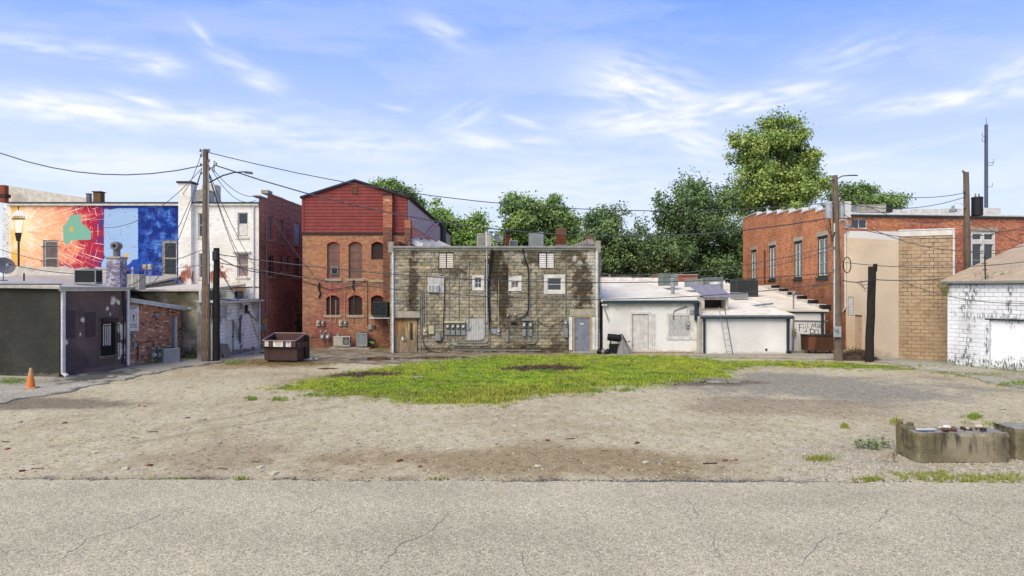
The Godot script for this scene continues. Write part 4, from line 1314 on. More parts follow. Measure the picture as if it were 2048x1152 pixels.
# painting measured in photograph units over x 22..362, y 412..572, three texels each
func mural_picture() -> ImageTexture:
	var K := 3.0
	var W := 1020
	var H := 480
	var to := func(x: float, y: float) -> Vector2: return Vector2((x - 22) * K, (y - 412) * K)
	var lamp: Vector2 = to.call(37, 462)
	var tex := image_tex(W, H, func(x: int, y: int) -> Color:
		var px := 22 + x / K
		var d := Vector2(x, y).distance_to(lamp) / K
		var n := fb(x * 0.02, y * 0.02, 1.0)
		var c := k8(250, 232, 190).lerp(k8(243, 184, 136), sm(10, 60, d + n * 14))
		if px < 70: c = c.lerp(k8(236, 182, 66), 0.75 * sm(70, 30, px + n * 20) * clampf(0.5 + n, 0, 1))
		c = c.lerp(k8(232, 140, 104), sm(60, 120, d + n * 20))
		c = c.lerp(k8(176, 42, 62), sm(112, 142, d + n * 22))
		var py := 412 + y / K
		c = c.lerp(k8(186, 46, 62), sm(100, 118, px + n * 8) * sm(520, 546, py + n * 12))
		c = c.lerp(k8(104, 48, 110), sm(150, 180, d + n * 18))
		c = c.lerp(k8(36, 74, 158), sm(172, 196, d + n * 14))
		if px > 285: c = c.lerp(k8(30, 66, 150), sm(285, 300, px))
		if px > 277:
			var q := nf.get_noise_2d(x * 0.012, y * 0.012) + 0.35 * nf.get_noise_2d(x * 0.08, y * 0.05)
			c = c.lerp(k8(120, 168, 224), clampf(q * 1.1 * sm(270, 315, px), 0, 0.6)).lerp(k8(22, 42, 110), clampf(-q * 1.6 + 0.1, 0, 0.85))
		return c)
	var im := tex.get_image()
	var rg := RandomNumberGenerator.new()
	rg.seed = 5
	# rays and cross strokes round the lamp
	for k in 520:
		var an := rg.randf_range(-1.2, 1.45)
		var r0 := rg.randf_range(14, 165)
		var l := rg.randf_range(14, 42) if k < 300 else rg.randf_range(4, 15)
		var dv := Vector2(cos(an), sin(an))
		var p0 := lamp + dv * r0 * K
		var cc := k8(252, 240, 226) if rg.randf() < 0.75 else (k8(120, 40, 60) if r0 > 90 else k8(226, 120, 70))
		if k < 330 or rg.randf() < 0.5: stroke(im, p0, p0 + dv.rotated(rg.randf_range(-0.06, 0.06)) * l * K, rg.randf_range(1.0, 2.2), cc)
		elif r0 > 45:
			var tv := dv.orthogonal()
			stroke(im, p0 - tv * l * 0.4 * K, p0 + tv * l * 0.4 * K, rg.randf_range(1.0, 2.4), cc)
	for k in 150:
		var p0 := Vector2(rg.randf_range(258, 338) * K, rg.randf_range(0, 158) * K)
		var hz := rg.randf() < 0.6
		var cc: Color = [k8(18, 34, 92), k8(20, 38, 100), k8(24, 48, 130), k8(84, 130, 200), k8(18, 34, 92), k8(60, 104, 180), k8(150, 60, 100)][rg.randi() % 7]
		var l := rg.randf_range(6, 22) * K
		stroke(im, p0, p0 + (Vector2(l, rg.randf_range(-0.2, 0.2) * l) if hz else Vector2(rg.randf_range(-0.15, 0.15) * l, l * 0.7)), rg.randf_range(1, 2.6), cc)
	for k in 60:
		var p0 := Vector2(rg.randf_range(175, 270) * K, rg.randf_range(116, 158) * K)
		stroke(im, p0, p0 + Vector2(rg.randf_range(10, 40), rg.randf_range(-20, 20)), 2.0, k8(196, 52, 84) if k % 2 == 0 else k8(30, 60, 150))
	# hoops of broken brush strokes crossing the rays, and a dark brushed grid over the blue
	for r in range(44, 172, 6):
		var an := -1.3
		while an < 1.5:
			var l := rg.randf_range(0.05, 0.22)
			if rg.randf() < 0.62:
				var rr := (r + rg.randf_range(-2.0, 2.0)) * K
				stroke(im, lamp + Vector2.from_angle(an) * rr, lamp + Vector2.from_angle(an + l) * rr, rg.randf_range(1.0, 2.4), k8(252, 236, 226) if rg.randf() < 0.8 else k8(150, 40, 60))
			an += l + rg.randf_range(0.02, 0.12)
	for j in 22:
		var y := (4 + j * 7 + rg.randf_range(-2, 2)) * K
		var x := 258.0 * K
		while x < 338 * K:
			var l := rg.randf_range(14, 60)
			if rg.randf() < 0.7: stroke(im, Vector2(x, y), Vector2(x + l, y + rg.randf_range(-6, 6)), rg.randf_range(1.5, 3.5), k8(20, 38, 100))
			x += l + rg.randf_range(2, 20)
	for j in 12:
		var x := (259 + j * 6.6) * K
		var y := 4.0
		while y < 150 * K:
			var l := rg.randf_range(12, 44)
			if rg.randf() < 0.6: stroke(im, Vector2(x + rg.randf_range(-4, 4), y), Vector2(x + rg.randf_range(-4, 4), y + l), rg.randf_range(1.5, 3.0), k8(22, 40, 104))
			y += l + rg.randf_range(4, 26)
	# the two map shapes and their stars
	var gp := PackedVector2Array()
	for q: Array in [[126, 452], [132, 448], [136, 440], [141, 432], [152, 429], [162, 431], [162, 445], [168, 451], [175, 456], [182, 463], [182, 480], [143, 481], [135, 491], [127, 485]]: gp.append(to.call(q[0], q[1]))
	fill_poly(im, gp, k8(132, 186, 160), 3.0)
	star(im, to.call(142.5, 459), 7.0 * K, k8(240, 180, 56))
	var bp := PackedVector2Array()
	for q: Array in [[208, 418], [222, 420], [236, 417], [276, 417], [276, 518], [266, 520], [258, 528], [250, 534], [238, 534], [226, 537], [214, 540], [206, 543], [202, 536], [204, 524], [210, 515], [208, 508]]: bp.append(to.call(q[0], q[1]))
	fill_poly(im, bp, k8(166, 196, 230), 4.0)
	for k in 26:
		var p0: Vector2 = to.call(rg.randf_range(211, 268), rg.randf_range(424, 505))
		var l := rg.randf_range(8, 26)
		stroke(im, p0, p0 + (Vector2(l, 0) if rg.randf() < 0.5 else Vector2(0, l)), 1.4, [k8(60, 90, 150), k8(140, 60, 90), k8(44, 60, 110)][k % 3])
	star(im, to.call(253, 512), 7.0 * K, k8(240, 180, 56))
	# the painted street lamp
	for k in 46:
		var y := 418 + k * 0.25
		var hw: float = 12.0 * sqrt(maxf(0.02, 1.0 - pow((y - 432.0) / 13.0, 2.0)))
		stroke(im, to.call(37 - hw, y + 3), to.call(37 + hw, y + 3), 2.0, k8(226, 226, 230))
	for k in 3: stroke(im, to.call(24, 438.5 + k * 0.4), to.call(50, 438.5 + k * 0.4), 5.0, k8(34, 54, 56))
	for k in 9: stroke(im, to.call(25.5 + k * 2.8, 438), to.call(26.5 + k * 2.8, 433), 3.0, k8(34, 54, 56))
	stroke(im, to.call(37, 413), to.call(37, 420), 6.0, k8(34, 40, 44))
	for k in 120:
		var y := 442 + k * 0.24
		stroke(im, to.call(31.5, y), to.call(43, y), 1.0, k8(250, 236, 222) if k % 9 else k8(240, 210, 190))
	for k in 2: stroke(im, to.call([27.5, 47.5][k], 441), to.call([30.5, 44.5][k], 470), 3.0, k8(222, 160, 90))
	for k in 8: stroke(im, to.call(31 + k * 1.7, 467), to.call(34 + k * 0.9, 482), 6.0, k8(38, 40, 40))
	stroke(im, to.call(37.5, 470), to.call(37.5, 572), 13.0, k8(40, 40, 40))
	return ImageTexture.create_from_image(im)
func mural_building() -> void:
	var D := 43.0
	var a := Vector3((5 - 1024) * D / F, 0, -D)
	var c := Vector3(-15.95, 0, -D)
	var o := thing("mural_building", "two storey white building with bright sunburst mural and dark red brick side", "building", c)
	var f := Fr.new(a, c)
	var W := f.w
	var w1 := f.r(86, 480, 117, 553)
	var w2 := f.r(324, 481, 354, 552)
	var w3 := f.r(396, 426, 409, 474)
	var w4 := f.r(475, 425, 496, 474)
	var w5 := f.r(397, 506, 409, 556)
	var w6 := f.r(474, 506, 497, 554)
	var holes := [w1, w2, w3, w4, w5, w6]
	var bp := [f.st(435, 549), f.st(372, 562), f.st(420, 556)]
	var tx := facade(W, 9.6, 56, func(s: float, t: float) -> Color:
		var n := fb(s, t, 0.5)
		var c2 := k8(242, 238, 229).lerp(k8(226, 220, 207), clampf(0.3 + n, 0, 1))
		c2 = shade(c2, 0.95 + 0.06 * h2(int(s / 0.215 + 0.5 * (int(t / 0.075) & 1)), int(t / 0.075)))
		if t - floor(t / 0.075) * 0.075 < 0.016: c2 = shade(c2, 0.95)
		var p := 0.0
		var sz := [[0.75, 0.45], [0.5, 0.35], [0.4, 0.2]]
		for k in 3: p = maxf(p, patch(s, t, bp[k].x, bp[k].y, sz[k][0], sz[k][1], 0.6))
		if p > 0.3: c2 = c2.lerp(brick(s, t, k8(166, 98, 78), k8(128, 72, 60), k8(150, 130, 116)), p)
		if s < 0.4 and nf.get_noise_2d(s * 4, t * 9) > 0.45: c2 = k8(130, 122, 120)
		# rust run under a sill
		c2 = c2.lerp(k8(196, 136, 88), 0.6 * patch(s, t, W - 1.35, 3.75, 0.5, 0.45, 0.8))
		if nf.get_noise_2d(s * 3.1 + 60, t * 3.1) > 0.7: c2 = c2.lerp(k8(110, 104, 98), 0.7)
		return c2)
	var wm := tmat(tx, 0.9)
	var b := MB.new()
	wall(b, f, 0, W, 0, 9.1, holes, W, 9.6)
	put(b, "rear_wall", wm, o)
	# the painted area: a skin of paint a few millimetres proud
	var r := f.r(22, 411, 362, 572)
	b = MB.new()
	var mh := [w1, w2]
	var mw: float = r[1] - r[0]
	var mt: float = r[3] - r[2]
	var g2 := Fr.new(f.p(r[0], 0, 0.006), f.p(r[1], 0, 0.006))
	g2.o.y = r[2]
	var lh: Array = []
	for h: Array in mh: lh.append([h[0] - r[0], h[1] - r[0], h[2] - r[2], h[3] - r[2]])
	wall(b, g2, 0, mw, 0, mt, lh, mw, mt, 0.005)
	put(b, "mural", tmat(mural_picture(), 0.85), o)
	fpart(o, "cornice", M.cream_paint, f, [0.4, W + 0.02, 8.97, 9.12], 0.01, 0.14, 0.02)
	fpart(o, "roof_edge", M.navy, f, [0.3, W + 0.02, 9.125, 9.2], -0.1, 0.18, 0.01)
	for h: Array in [w1, w2]:
		window(o, f, h, M.cream_paint, 0.13, 1, 2, 0.14, M.concrete, M.curtain if h == w1 else null)
		var q := MB.new()
		for k in 7:
			var s := lerpf(h[0] + 0.16, h[1] - 0.05, k / 6.0)
			q.tube([f.p(s, h[2] + 0.05, 0.05), f.p(s, h[3] - 0.2, 0.05)], 0.014, 0.014, 4)
		for t: float in [0.1, 0.42, 0.82]:
			q.tube([f.p(h[0] - 0.12, lerpf(h[2], h[3], t), 0.06), f.p(h[1] + 0.12, lerpf(h[2], h[3], t), 0.06)], 0.018, 0.018, 4)
		put(q, "window_bars", M.dark_metal, o)
	for h: Array in [w3, w5, w6, w4]:
		window(o, f, h, M.cream_paint, 0.07, 1, 2, 0.14, M.cream_paint, M.curtain if h == w6 else null)
	fpart(o, "blind", M.white_paint, f, [w4[0] + 0.08, w4[1] - 0.08, w4[2] + 0.1, lerpf(w4[2], w4[3], 0.55)], -0.095, -0.085)
	fpart(o, "window_hood", M.white_paint, f, [w6[0] - 0.25, w6[1] + 0.15, w6[3] + 0.02, w6[3] + 0.1], 0.0, 0.18, 0.01)
	fpart(o, "roof_seam", M.dark_metal, f, [W - 3.4, W, 3.83, 3.88], 0.0, 0.03)
	# chimney breast on the wall
	var cr := f.r(362, 368, 387, 560)
	b = MB.new()
	for q: Fr in [Fr.new(f.p(cr[0], 0, 0.35), f.p(cr[1], 0, 0.35)), Fr.new(f.p(cr[1], 0, 0.35), f.p(cr[1], 0, -0.4)), Fr.new(f.p(cr[0], 0, -0.4), f.p(cr[0], 0, 0.35)), Fr.new(f.p(cr[1], 0, -0.4), f.p(cr[0], 0, -0.4))]:
		wall(b, q, 0, q.w, 3.9, cr[3], [], W, 9.6)
	for k in b.t.size(): b.t[k].x += 0.8
	var ch := put(b, "chimney", wm, o)
	fpart(ch, "chimney_cap", M.dark_brown, f, [cr[0] - 0.1, cr[1] + 0.1, cr[3], cr[3] + 0.12], -0.5, 0.45, 0.02)
	# side wall down the passage
	var e := c + Vector3(0, 0, -19)
	var g := Fr.new(c, e)
	var rr := func(x0: float, y0: float, x1: float, y1: float) -> Array: return g.r(x0, y0, x1, y1)
	var u1: Array = rr.call(538, 432, 546, 480)
	var u2: Array = rr.call(561, 440, 568, 486)
	var u3: Array = rr.call(588, 446, 600, 489)
	var d1: Array = rr.call(537, 510, 547, 553)
	var d2: Array = rr.call(561, 512, 567, 544)
	var d3: Array = rr.call(574.5, 513, 580, 544)
	var d4: Array = rr.call(588, 516, 600, 556)
	var d5: Array = rr.call(591, 598, 596, 624)
	var tb := facade(19.0, 10.2, 48, func(s: float, t: float) -> Color:
		var q := brick(s, t, k8(180, 118, 98), k8(138, 88, 76), k8(160, 132, 116))
		var n := fb(s, t, 0.4)
		q = shade(q, 1.0 + 0.18 * n)
		if t > 7.2: q = q.lerp(brick(s, t, k8(178, 110, 90), k8(150, 84, 70), k8(170, 146, 130)), 0.7 * clampf((t - 7.2) + n, 0, 1))
		return q.lerp(k8(40, 52, 40), 0.7 * patch(s, t, 8.0, 0.6, 0.8, 1.8, 0.6)))
	b = MB.new()
	wall(b, g, 0, 1.5, 0, 9.55, [d1], 19.0, 10.2)
	wall(b, g, 1.5, 19, 0, 9.95, [u1, u2, u3, d1, d2, d3, d4, d5], 19.0, 10.2)
	put(b, "side_wall", tmat(tb, 0.95), o)
	for h: Array in [u1, u2, d1, d2, d3, d4, d5]:
		window(o, g, h, M.plank_grey, 0.1, 1, 2, 0.12, M.stone_sill, M.curtain if h == u1 or h == u2 else null)
	louvre(o, g, u3, M.dark_metal, M.ac_grey, 14, 1, -0.06)
	fpart(o, "sill", M.stone_sill, g, [u3[0] - 0.1, u3[1] + 0.1, u3[2] - 0.14, u3[2] - 0.01], -0.05, 0.06)
	fpart(o, "parapet_cap", M.concrete, g, [-0.02, 1.5, 9.55, 9.66], -0.4, 0.05, 0.02)
	for k in 22:
		fpart(o, "coping_tile", M.plaster, g, [1.6 + k * 0.79, 1.6 + k * 0.79 + 0.76, 9.95, 10.04 + 0.02 * h2(k, 8)], -0.36, 0.04, 0.02)
	fpart(o, "parapet_pier", M.concrete, g, [1.5, 2.3, 9.96, 10.2], -0.42, 0.06, 0.02)
	pipe(o, "conduit", M.galv, g, pxl(g, [[531, 441], [531, 692]]), 0.035, 0.06)
	pipe(o, "conduit", M.galv, g, pxl(g, [[522, 545], [522, 690]]), 0.03, 0.05)
	pipe(o, "downspout", M.white_metal, f, pxl(f, [[508, 412], [508, 596]]), 0.045, 0.06)
	fpart(o, "junction_box", M.grey_box, g, g.r(517, 647, 525, 661), 0.02, 0.2, 0.02)
	fpart(o, "junction_box", M.yellow, g, g.r(524, 638, 530, 660), 0.02, 0.1, 0.01)
	# the rest of the shell
	b = MB.new()
	body(b, [a + Vector3(0.2, 9.0, -0.3), c + Vector3(-0.3, 9.0, -0.3), e + Vector3(-0.3, 9.0, 0.2), a + Vector3(0.2, 9.0, -19)], 0)
	put(b, "roof", M.roof_grey, o)
	b = MB.new()
	wall(b, Fr.new(e, a + Vector3(0, 0, -19)), 0, W, 0, 9.8, [], W, 9.8)
	wall(b, Fr.new(a + Vector3(0, 0, -19), a), 0, 19, 0, 9.1, [], 19, 9.8)
	put(b, "outer_walls", M.brick_plain, o)
	condenser("beige air conditioner on the mural building's roof behind the pole", P(407, 404, 45.5), 1.1, 0.75, 0.9, 0.0, M.ac_beige, M.ac_beige, "ribs", "rooftop air conditioners")
	var bx := MB.new()
	bx.box(P(422, 392, 47.5), Vector3(1.0, 1.5, 0.9), Basis.IDENTITY, 0.02)
	tag(put(bx, "stair_head", M.cream_paint), "white block of a stair head on the mural building roof", "roof structure")
	# weathered vent pipes standing on the roof edge
	for q: Array in [[178, 405, 0.5, 0.12, "small metal vent on the mural building's roof edge"], [198, 405, 0.62, 0.24, "short square brick flue on the mural building's roof edge"]]:
		var v := MB.new()
		var p := P(q[0], q[1], 44.2)
		v.box(p + Vector3.UP * q[2] * 0.5, Vector3(q[3] * 2, q[2], q[3] * 2), Basis.IDENTITY, 0.01)
		v.box(p + Vector3.UP * (q[2] + 0.05), Vector3(q[3] * 2.5, 0.07, q[3] * 2.5), Basis.IDENTITY, 0.02)
		tag(put(v, "roof_vent", M.insulator if q[3] < 0.2 else M.plank_brown), q[4], "roof vent")
# ---------------------------------------------------------------- red gabled building
func arch_pts(s0: float, s1: float, t: float, rise: float, n := 8) -> Array:   # left to right along a segmental arch
	var o: Array = []
	for k in n + 1:
		var x := float(k) / n
		o.append(Vector2(lerpf(s0, s1, x), t + rise * (1.0 - pow(2.0 * x - 1.0, 2.0))))
	return o
func red_building() -> void:
	var D := 43.2
	var a := Vector3((605 - 1024) * D / F, 0, -D)
	var c := Vector3(-6.62, 0, -D)
	var o := thing("red_gabled_building", "tall brick building with red clapboard gable and boarded arched windows", "building", a)
	var f := Fr.new(a, c)
	var W := f.w
	var ts := f.st(700, 470).y       # foot of the clapboard
	var eave := f.st(605, 394).y
	var peak := f.st(710, 361).y
	var bt := facade(W, 7.4, 64, func(s: float, t: float) -> Color:
		var n := fb(s, t, 0.35)
		var q := brick(s, t, k8(172, 122, 88), k8(140, 92, 70), k8(164, 142, 118))
		q = q.lerp(brick(s, t, k8(160, 90, 78), k8(136, 72, 66), k8(156, 120, 106)), clampf(0.15 + n * 1.2, 0, 0.85))
		# redder bands where the wall was patched, splashed at the foot
		q = q.lerp(k8(120, 74, 58), 0.45 * patch(s, t, 3.0, 0.1, 5.0, 1.0, 0.7))
		q = q.lerp(k8(186, 128, 84), 0.4 * patch(s, t, 1.6, 5.8, 1.6, 1.4, 0.7))
		return q)
	var bm := tmat(bt, 0.95)
	var ups: Array = [f.r(654, 490, 679.5, 557), f.r(697, 490, 724.5, 557), f.r(742.5, 490, 767.5, 519)]
	var dns: Array = [f.r(652.5, 597, 679, 630), f.r(697, 597, 724.5, 630), f.r(742, 597, 768, 630)]
	var holes: Array = []
	for r: Array in ups + dns: holes.append([r[0], r[1], r[2], r[3] + 0.22])
	var b := MB.new()
	wall(b, f, 0, W, 0, ts, holes, W, 7.4)
	for r: Array in ups + dns:          # brick above the arch inside the square opening
		var ap := arch_pts(r[0], r[1], r[3], 0.21)
		for k in ap.size() - 1:
			var p: Vector2 = ap[k]
			var q: Vector2 = ap[k + 1]
			var y: float = r[3] + 0.22
			b.quad(f.p(p.x, p.y), f.p(q.x, q.y), f.p(q.x, y), f.p(p.x, y), Vector2(p.x / W, 1 - p.y / 7.4), Vector2(q.x / W, 1 - q.y / 7.4), Vector2(q.x / W, 1 - y / 7.4), Vector2(p.x / W, 1 - y / 7.4))
	put(b, "brick_wall", bm, o)
	var am := tmat(facade(2.0, 0.5, 64, func(s: float, t: float) -> Color: return shade(k8(186, 108, 78), 0.8 + 0.3 * h2(int(s / 0.075), 4)) if s - floor(s / 0.075) * 0.075 > 0.016 else k8(170, 132, 108)), 0.95)
	var i := 0
	for r: Array in ups + dns:
		var w := MB.new()
		var ap := arch_pts(r[0], r[1], r[3], 0.21)
		var poly := PackedVector2Array([Vector2(r[0], r[2]), Vector2(r[1], r[2])])
		for k in ap.size(): poly.append(ap[ap.size() - 1 - k])
		fpoly(w, f, poly, -0.13, 1, 1)
		var node := put(w, "boarded_window", M.brown_board if i < 2 else M.dark_brown, o)
		if i < 2:
			for k in 3: fpart(node, "batten", M.brown_board, f, [r[0] + 0.03, r[1] - 0.03, lerpf(r[2], r[3], 0.3 + 0.24 * k), lerpf(r[2], r[3], 0.3 + 0.24 * k) + 0.04], -0.13, -0.115)
		if i == 0:
			fpart(node, "vent_box", M.galv, f, f.r(661, 533, 676, 549), -0.13, -0.05, 0.01)
			fpart(node, "vent_grille", M.coil, f, f.r(663, 535, 674, 547), -0.05, -0.04)
		fpart(node, "sill", M.stone_sill, f, [r[0] - 0.14, r[1] + 0.14, r[2] - 0.17, r[2] - 0.005] if i != 2 else [r[0] - 0.14, r[1] + 0.14, dns[0][2] + 2.06, dns[0][2] + 2.22], -0.1, 0.06, 0.015)
		# brick arch ring standing slightly proud
		var ar := MB.new()
		var a2 := arch_pts(r[0] - 0.12, r[1] + 0.12, r[3] + 0.04, 0.32)
		var a1 := arch_pts(r[0] - 0.06, r[1] + 0.06, r[3] - 0.03, 0.24)
		for k in a1.size() - 1:
			ar.quad(f.p(a1[k].x, a1[k].y, 0.018), f.p(a1[k + 1].x, a1[k + 1].y, 0.018), f.p(a2[k + 1].x, a2[k + 1].y, 0.018), f.p(a2[k].x, a2[k].y, 0.018), Vector2(a1[k].x, 0.9), Vector2(a1[k + 1].x, 0.9), Vector2(a2[k + 1].x, 0.1), Vector2(a2[k].x, 0.1))
			ar.quad(f.p(a2[k].x, a2[k].y, 0.018), f.p(a2[k + 1].x, a2[k + 1].y, 0.018), f.p(a2[k + 1].x, a2[k + 1].y, 0.0), f.p(a2[k].x, a2[k].y, 0.0))
		put(ar, "arch", am, o)
		i += 1
	# clapboards, each its own board, cut to the gable
	fpart(o, "belt_board", M.dark_brown, f, [-0.03, W, ts + 0.0, ts + 0.17], 0.0, 0.05)
	var sid := gm(142, 66, 62, 0.75)
	var lap := 0.205
	var y := ts + 0.17
	while y < peak - 0.06:
		var y1 := minf(y + lap, peak - 0.02)
		var cut := func(t: float) -> Array:
			if t <= eave: return [0.0, W]
			var k := (t - eave) / (peak - eave)
			return [W * 0.5 * k, W - W * 0.5 * k]
		var q0: Array = cut.call(y)
		var q1: Array = cut.call(y1)
		var w := MB.new()
		w.quad(f.p(q0[0], y, 0.035), f.p(q0[1], y, 0.035), f.p(q1[1], y1, 0.008), f.p(q1[0], y1, 0.008))
		w.quad(f.p(q0[0], y, 0.0), f.p(q0[1], y, 0.0), f.p(q0[1], y, 0.035), f.p(q0[0], y, 0.035))
		put(w, "clapboard", sid, o)
		y += lap
	b = MB.new()
	fpoly(b, f, PackedVector2Array([Vector2(0, ts), Vector2(W, ts), Vector2(W, eave), Vector2(W / 2, peak), Vector2(0, eave)]), 0.0, W, 12)
	put(b, "gable_backing", sid, o)
	for k: Array in [[0.0, W * 0.5, eave, peak], [W * 0.5, W, peak, eave]]:
		b = MB.new()
		var p0 := f.p(k[0] - (0.12 if k[0] == 0.0 else 0.0), k[2] - (0.05 if k[0] == 0.0 else 0.0), 0.08)
		var p1 := f.p(k[1] + (0.12 if k[0] > 0.0 else 0.0), k[3] - (0.05 if k[0] > 0.0 else 0.0), 0.08)
		var ux := (p1 - p0).normalized()
		b.box((p0 + p1) / 2 + Vector3.UP * 0.02, Vector3(p0.distance_to(p1), 0.12, 0.2), Basis(ux, Vector3.BACK.cross(ux).normalized(), Vector3.BACK), 0.015)
		put(b, "rake_board", M.navy if k[0] == 0.0 else M.dark_metal, o)
	fpart(o, "corner_board", sid, f, [-0.03, 0.1, ts + 0.17, eave], 0.0, 0.06)
	louvre(o, f, f.r(704.5, 374, 715, 387), M.plank_brown, M.plank_brown, 6, 1, 0.03, "gable_vent")
	# outside chimney
	var cr := f.r(768.5, 392, 786, 700)
	var ctx := facade(1.2, 10.2, 64, func(s: float, t: float) -> Color:
		var q := brick(s, t, k8(182, 112, 80), k8(140, 82, 62), k8(168, 132, 110))
		if t < 7.6: q = brick(s, t, k8(140, 88, 68), k8(96, 66, 56), k8(116, 94, 82))      # darker brick tones below, paler ones above
		return q.lerp(k8(216, 190, 160), 0.7 * patch(s, t, 0.3, 9.3, 0.3, 0.1)))
	var cm := tmat(ctx, 0.95)
	b = MB.new()
	for q: Fr in [Fr.new(f.p(cr[0], 0, 0.4), f.p(cr[1], 0, 0.4)), Fr.new(f.p(cr[1], 0, 0.4), f.p(cr[1], 0, 0.0)), Fr.new(f.p(cr[0], 0, 0.0), f.p(cr[0], 0, 0.4)), Fr.new(f.p(cr[1], 0, 0.001), f.p(cr[0], 0, 0.001))]:
		wall(b, q, 0, q.w, 0, cr[3], [], 1.2, 10.2)
	var ch := put(b, "chimney", cm, o)
	fpart(ch, "chimney_cap", M.dark_metal, f, [cr[0] - 0.05, cr[1] + 0.05, cr[3], cr[3] + 0.1], -0.05, 0.45, 0.015)
	# brick pier at the corner
	var pr := f.r(810, 440, 822, 700)
	b = MB.new()
	for q: Fr in [Fr.new(f.p(pr[0], 0, 0.2), f.p(pr[1], 0, 0.2)), Fr.new(f.p(pr[1], 0, 0.2), f.p(pr[1], 0, -0.5)), Fr.new(f.p(pr[0], 0, 0), f.p(pr[0], 0, 0.2))]:
		wall(b, q, 0, q.w, 0, pr[3], [], 1.2, 10.2)
	b.quad(f.p(pr[0], pr[3], 0.2), f.p(pr[1], pr[3], 0.2), f.p(pr[1], pr[3], -0.5), f.p(pr[0], pr[3], -0.5))
	put(b, "brick_pier", cm, o)
	# long right side: pale siding over brighter brick
	var e := c + Vector3(0.0, 0, -30)
	var g := Fr.new(c, e)
	var sb := facade(30, 9.6, 32, func(s: float, t: float) -> Color: return brick(s, t, k8(226, 146, 112), k8(206, 126, 98), k8(222, 172, 146)))
	b = MB.new()
	wall(b, g, 0, 30, 0, 7.9, [], 30, 9.6)
	put(b, "side_wall", tmat(sb, 0.95), o)
	var ps := gm(222, 192, 188, 0.6)
	for k in 10:
		var w := MB.new()
		var t0 := 7.9 + k * 0.17
		w.quad(g.p(0, t0, 0.035), g.p(30, t0, 0.035), g.p(30, t0 + 0.17, 0.008), g.p(0, t0 + 0.17, 0.008))
		w.quad(g.p(0, t0, 0.0), g.p(30, t0, 0.0), g.p(30, t0, 0.035), g.p(0, t0, 0.035))
		put(w, "siding_board", ps, o)
	fpart(o, "eave_gutter", M.dark_brown, g, [-0.1, 30, 9.52, 9.66], -0.1, 0.2, 0.02)
	pipe(o, "drain_pipe", M.pink_pipe, g, pxl(g, [[873, 447], [866, 450], [846, 474], [824, 478], [822, 486]]), 0.11, 0.12, 8)
	fpart(o, "downspout", M.green_frame, g, g.r(880, 450, 886, 495), 0.02, 0.3)
	b = MB.new()
	slab(b, [f.p(-0.12, eave - 0.02, 0.14), f.p(W / 2, peak + 0.02, 0.14), f.p(W / 2, peak + 0.02, -30), f.p(-0.12, eave - 0.02, -30)], 0.08)
	slab(b, [f.p(W / 2, peak + 0.02, 0.14), f.p(W + 0.14, eave - 0.03, 0.14), f.p(W + 0.14, eave - 0.03, -30), f.p(W / 2, peak + 0.02, -30)], 0.08)
	put(b, "roof", M.roof_dark, o)
	b = MB.new()
	wall(b, Fr.new(a + Vector3(0, 0, -30), a), 0, 30, 0, eave - 0.06, [], 30, 9.6)
	wall(b, Fr.new(e, a + Vector3(0, 0, -30)), 0, W, 0, eave - 0.06, [], W, 9.6)
	put(b, "outer_walls", M.brick_plain, o)
	# what hangs and stands along its foot
	for q: Array in [[661, 560, 661, 650], [672, 600, 672, 645], [690, 585, 690, 645], [708, 585, 708, 645], [735, 562, 735, 652]]:
		pipe(o, "conduit", M.pink_pipe if q[0] < 700 else M.plank_brown, f, pxl(f, [[q[0], q[1]], [q[2], q[3]]]), 0.022, 0.03)
	pipe(o, "cable", M.cable, f, pxl(f, [[606, 562], [640, 572], [660, 580], [700, 574], [712, 568], [735, 562]]), 0.02, 0.07)
	pipe(o, "cable", M.cable, f, pxl(f, [[640, 565], [637, 575], [642, 588], [638, 596]]), 0.05, 0.07)
	pipe(o, "cable", M.cable, f, pxl(f, [[708, 560], [706, 574], [709, 582]]), 0.05, 0.07)
	var ml := ["left pair, square box", "left pair, round", "right pair, left", "right pair, right"]
	var mx := [637, 647, 682, 691.5]
	for k in 4: meter("small electric meter on the red brick wall, " + ml[k], f, mx[k], 641, 652, 6.5, M.cream_box if k == 0 or k == 2 else M.galv)
	gas_meter("gas meter at the foot of the red brick wall, left of two", f, f.st(647, 676), 0.25)
	gas_meter("gas meter at the foot of the red brick wall, right of two", f, f.st(658, 676), 0.25)
	fpart(o, "disconnect_box", M.ac_grey, f, f.r(674, 668, 679, 675), 0.0, 0.12)
	fpart(o, "disconnect_box", M.ac_grey, f, f.r(713, 668, 718, 675), 0.0, 0.12)
	fpart(o, "junction_box", M.ac_grey, f, f.r(737, 649, 744, 659), 0.0, 0.12)
	fpart(o, "junction_box", M.plank_brown, f, f.r(746, 650, 751, 657), 0.0, 0.1)
	fpart(o, "concrete_pad", M.concrete, f, f.r(665, 693, 745, 698), 0.1, 1.0, 0.02)
	condenser("cream box air conditioner with a side fan under the arched windows", f.p(f.st(689, 690).x, 0.16, 0.55), 1.05, 0.62, 0.45, 0.0, M.ac_beige, M.coil, "side", "air conditioners at ground level")
	condenser("upright grey ribbed air conditioner under the arched windows", f.p(f.st(729, 690).x, 0.16, 0.5), 0.68, 0.84, 0.6, 0.0, M.ac_grey, M.ac_grey, "ribs", "air conditioners at ground level")
	var bk := f.st(765, 634)
	var un := condenser("dark air conditioner on a wall bracket beside the stone building", f.p(bk.x + 0.05, bk.y + 0.04, 0.75), 0.9, 0.92, 0.8, 0.0, M.ac_dark, M.coil, "ribs", "air conditioners at ground level")
	var br := MB.new()
	var q0 := f.p(bk.x, bk.y, 0.0)
	br.box(q0 + Vector3(0.02, -0.02, 0.6), Vector3(1.3, 0.05, 1.1))
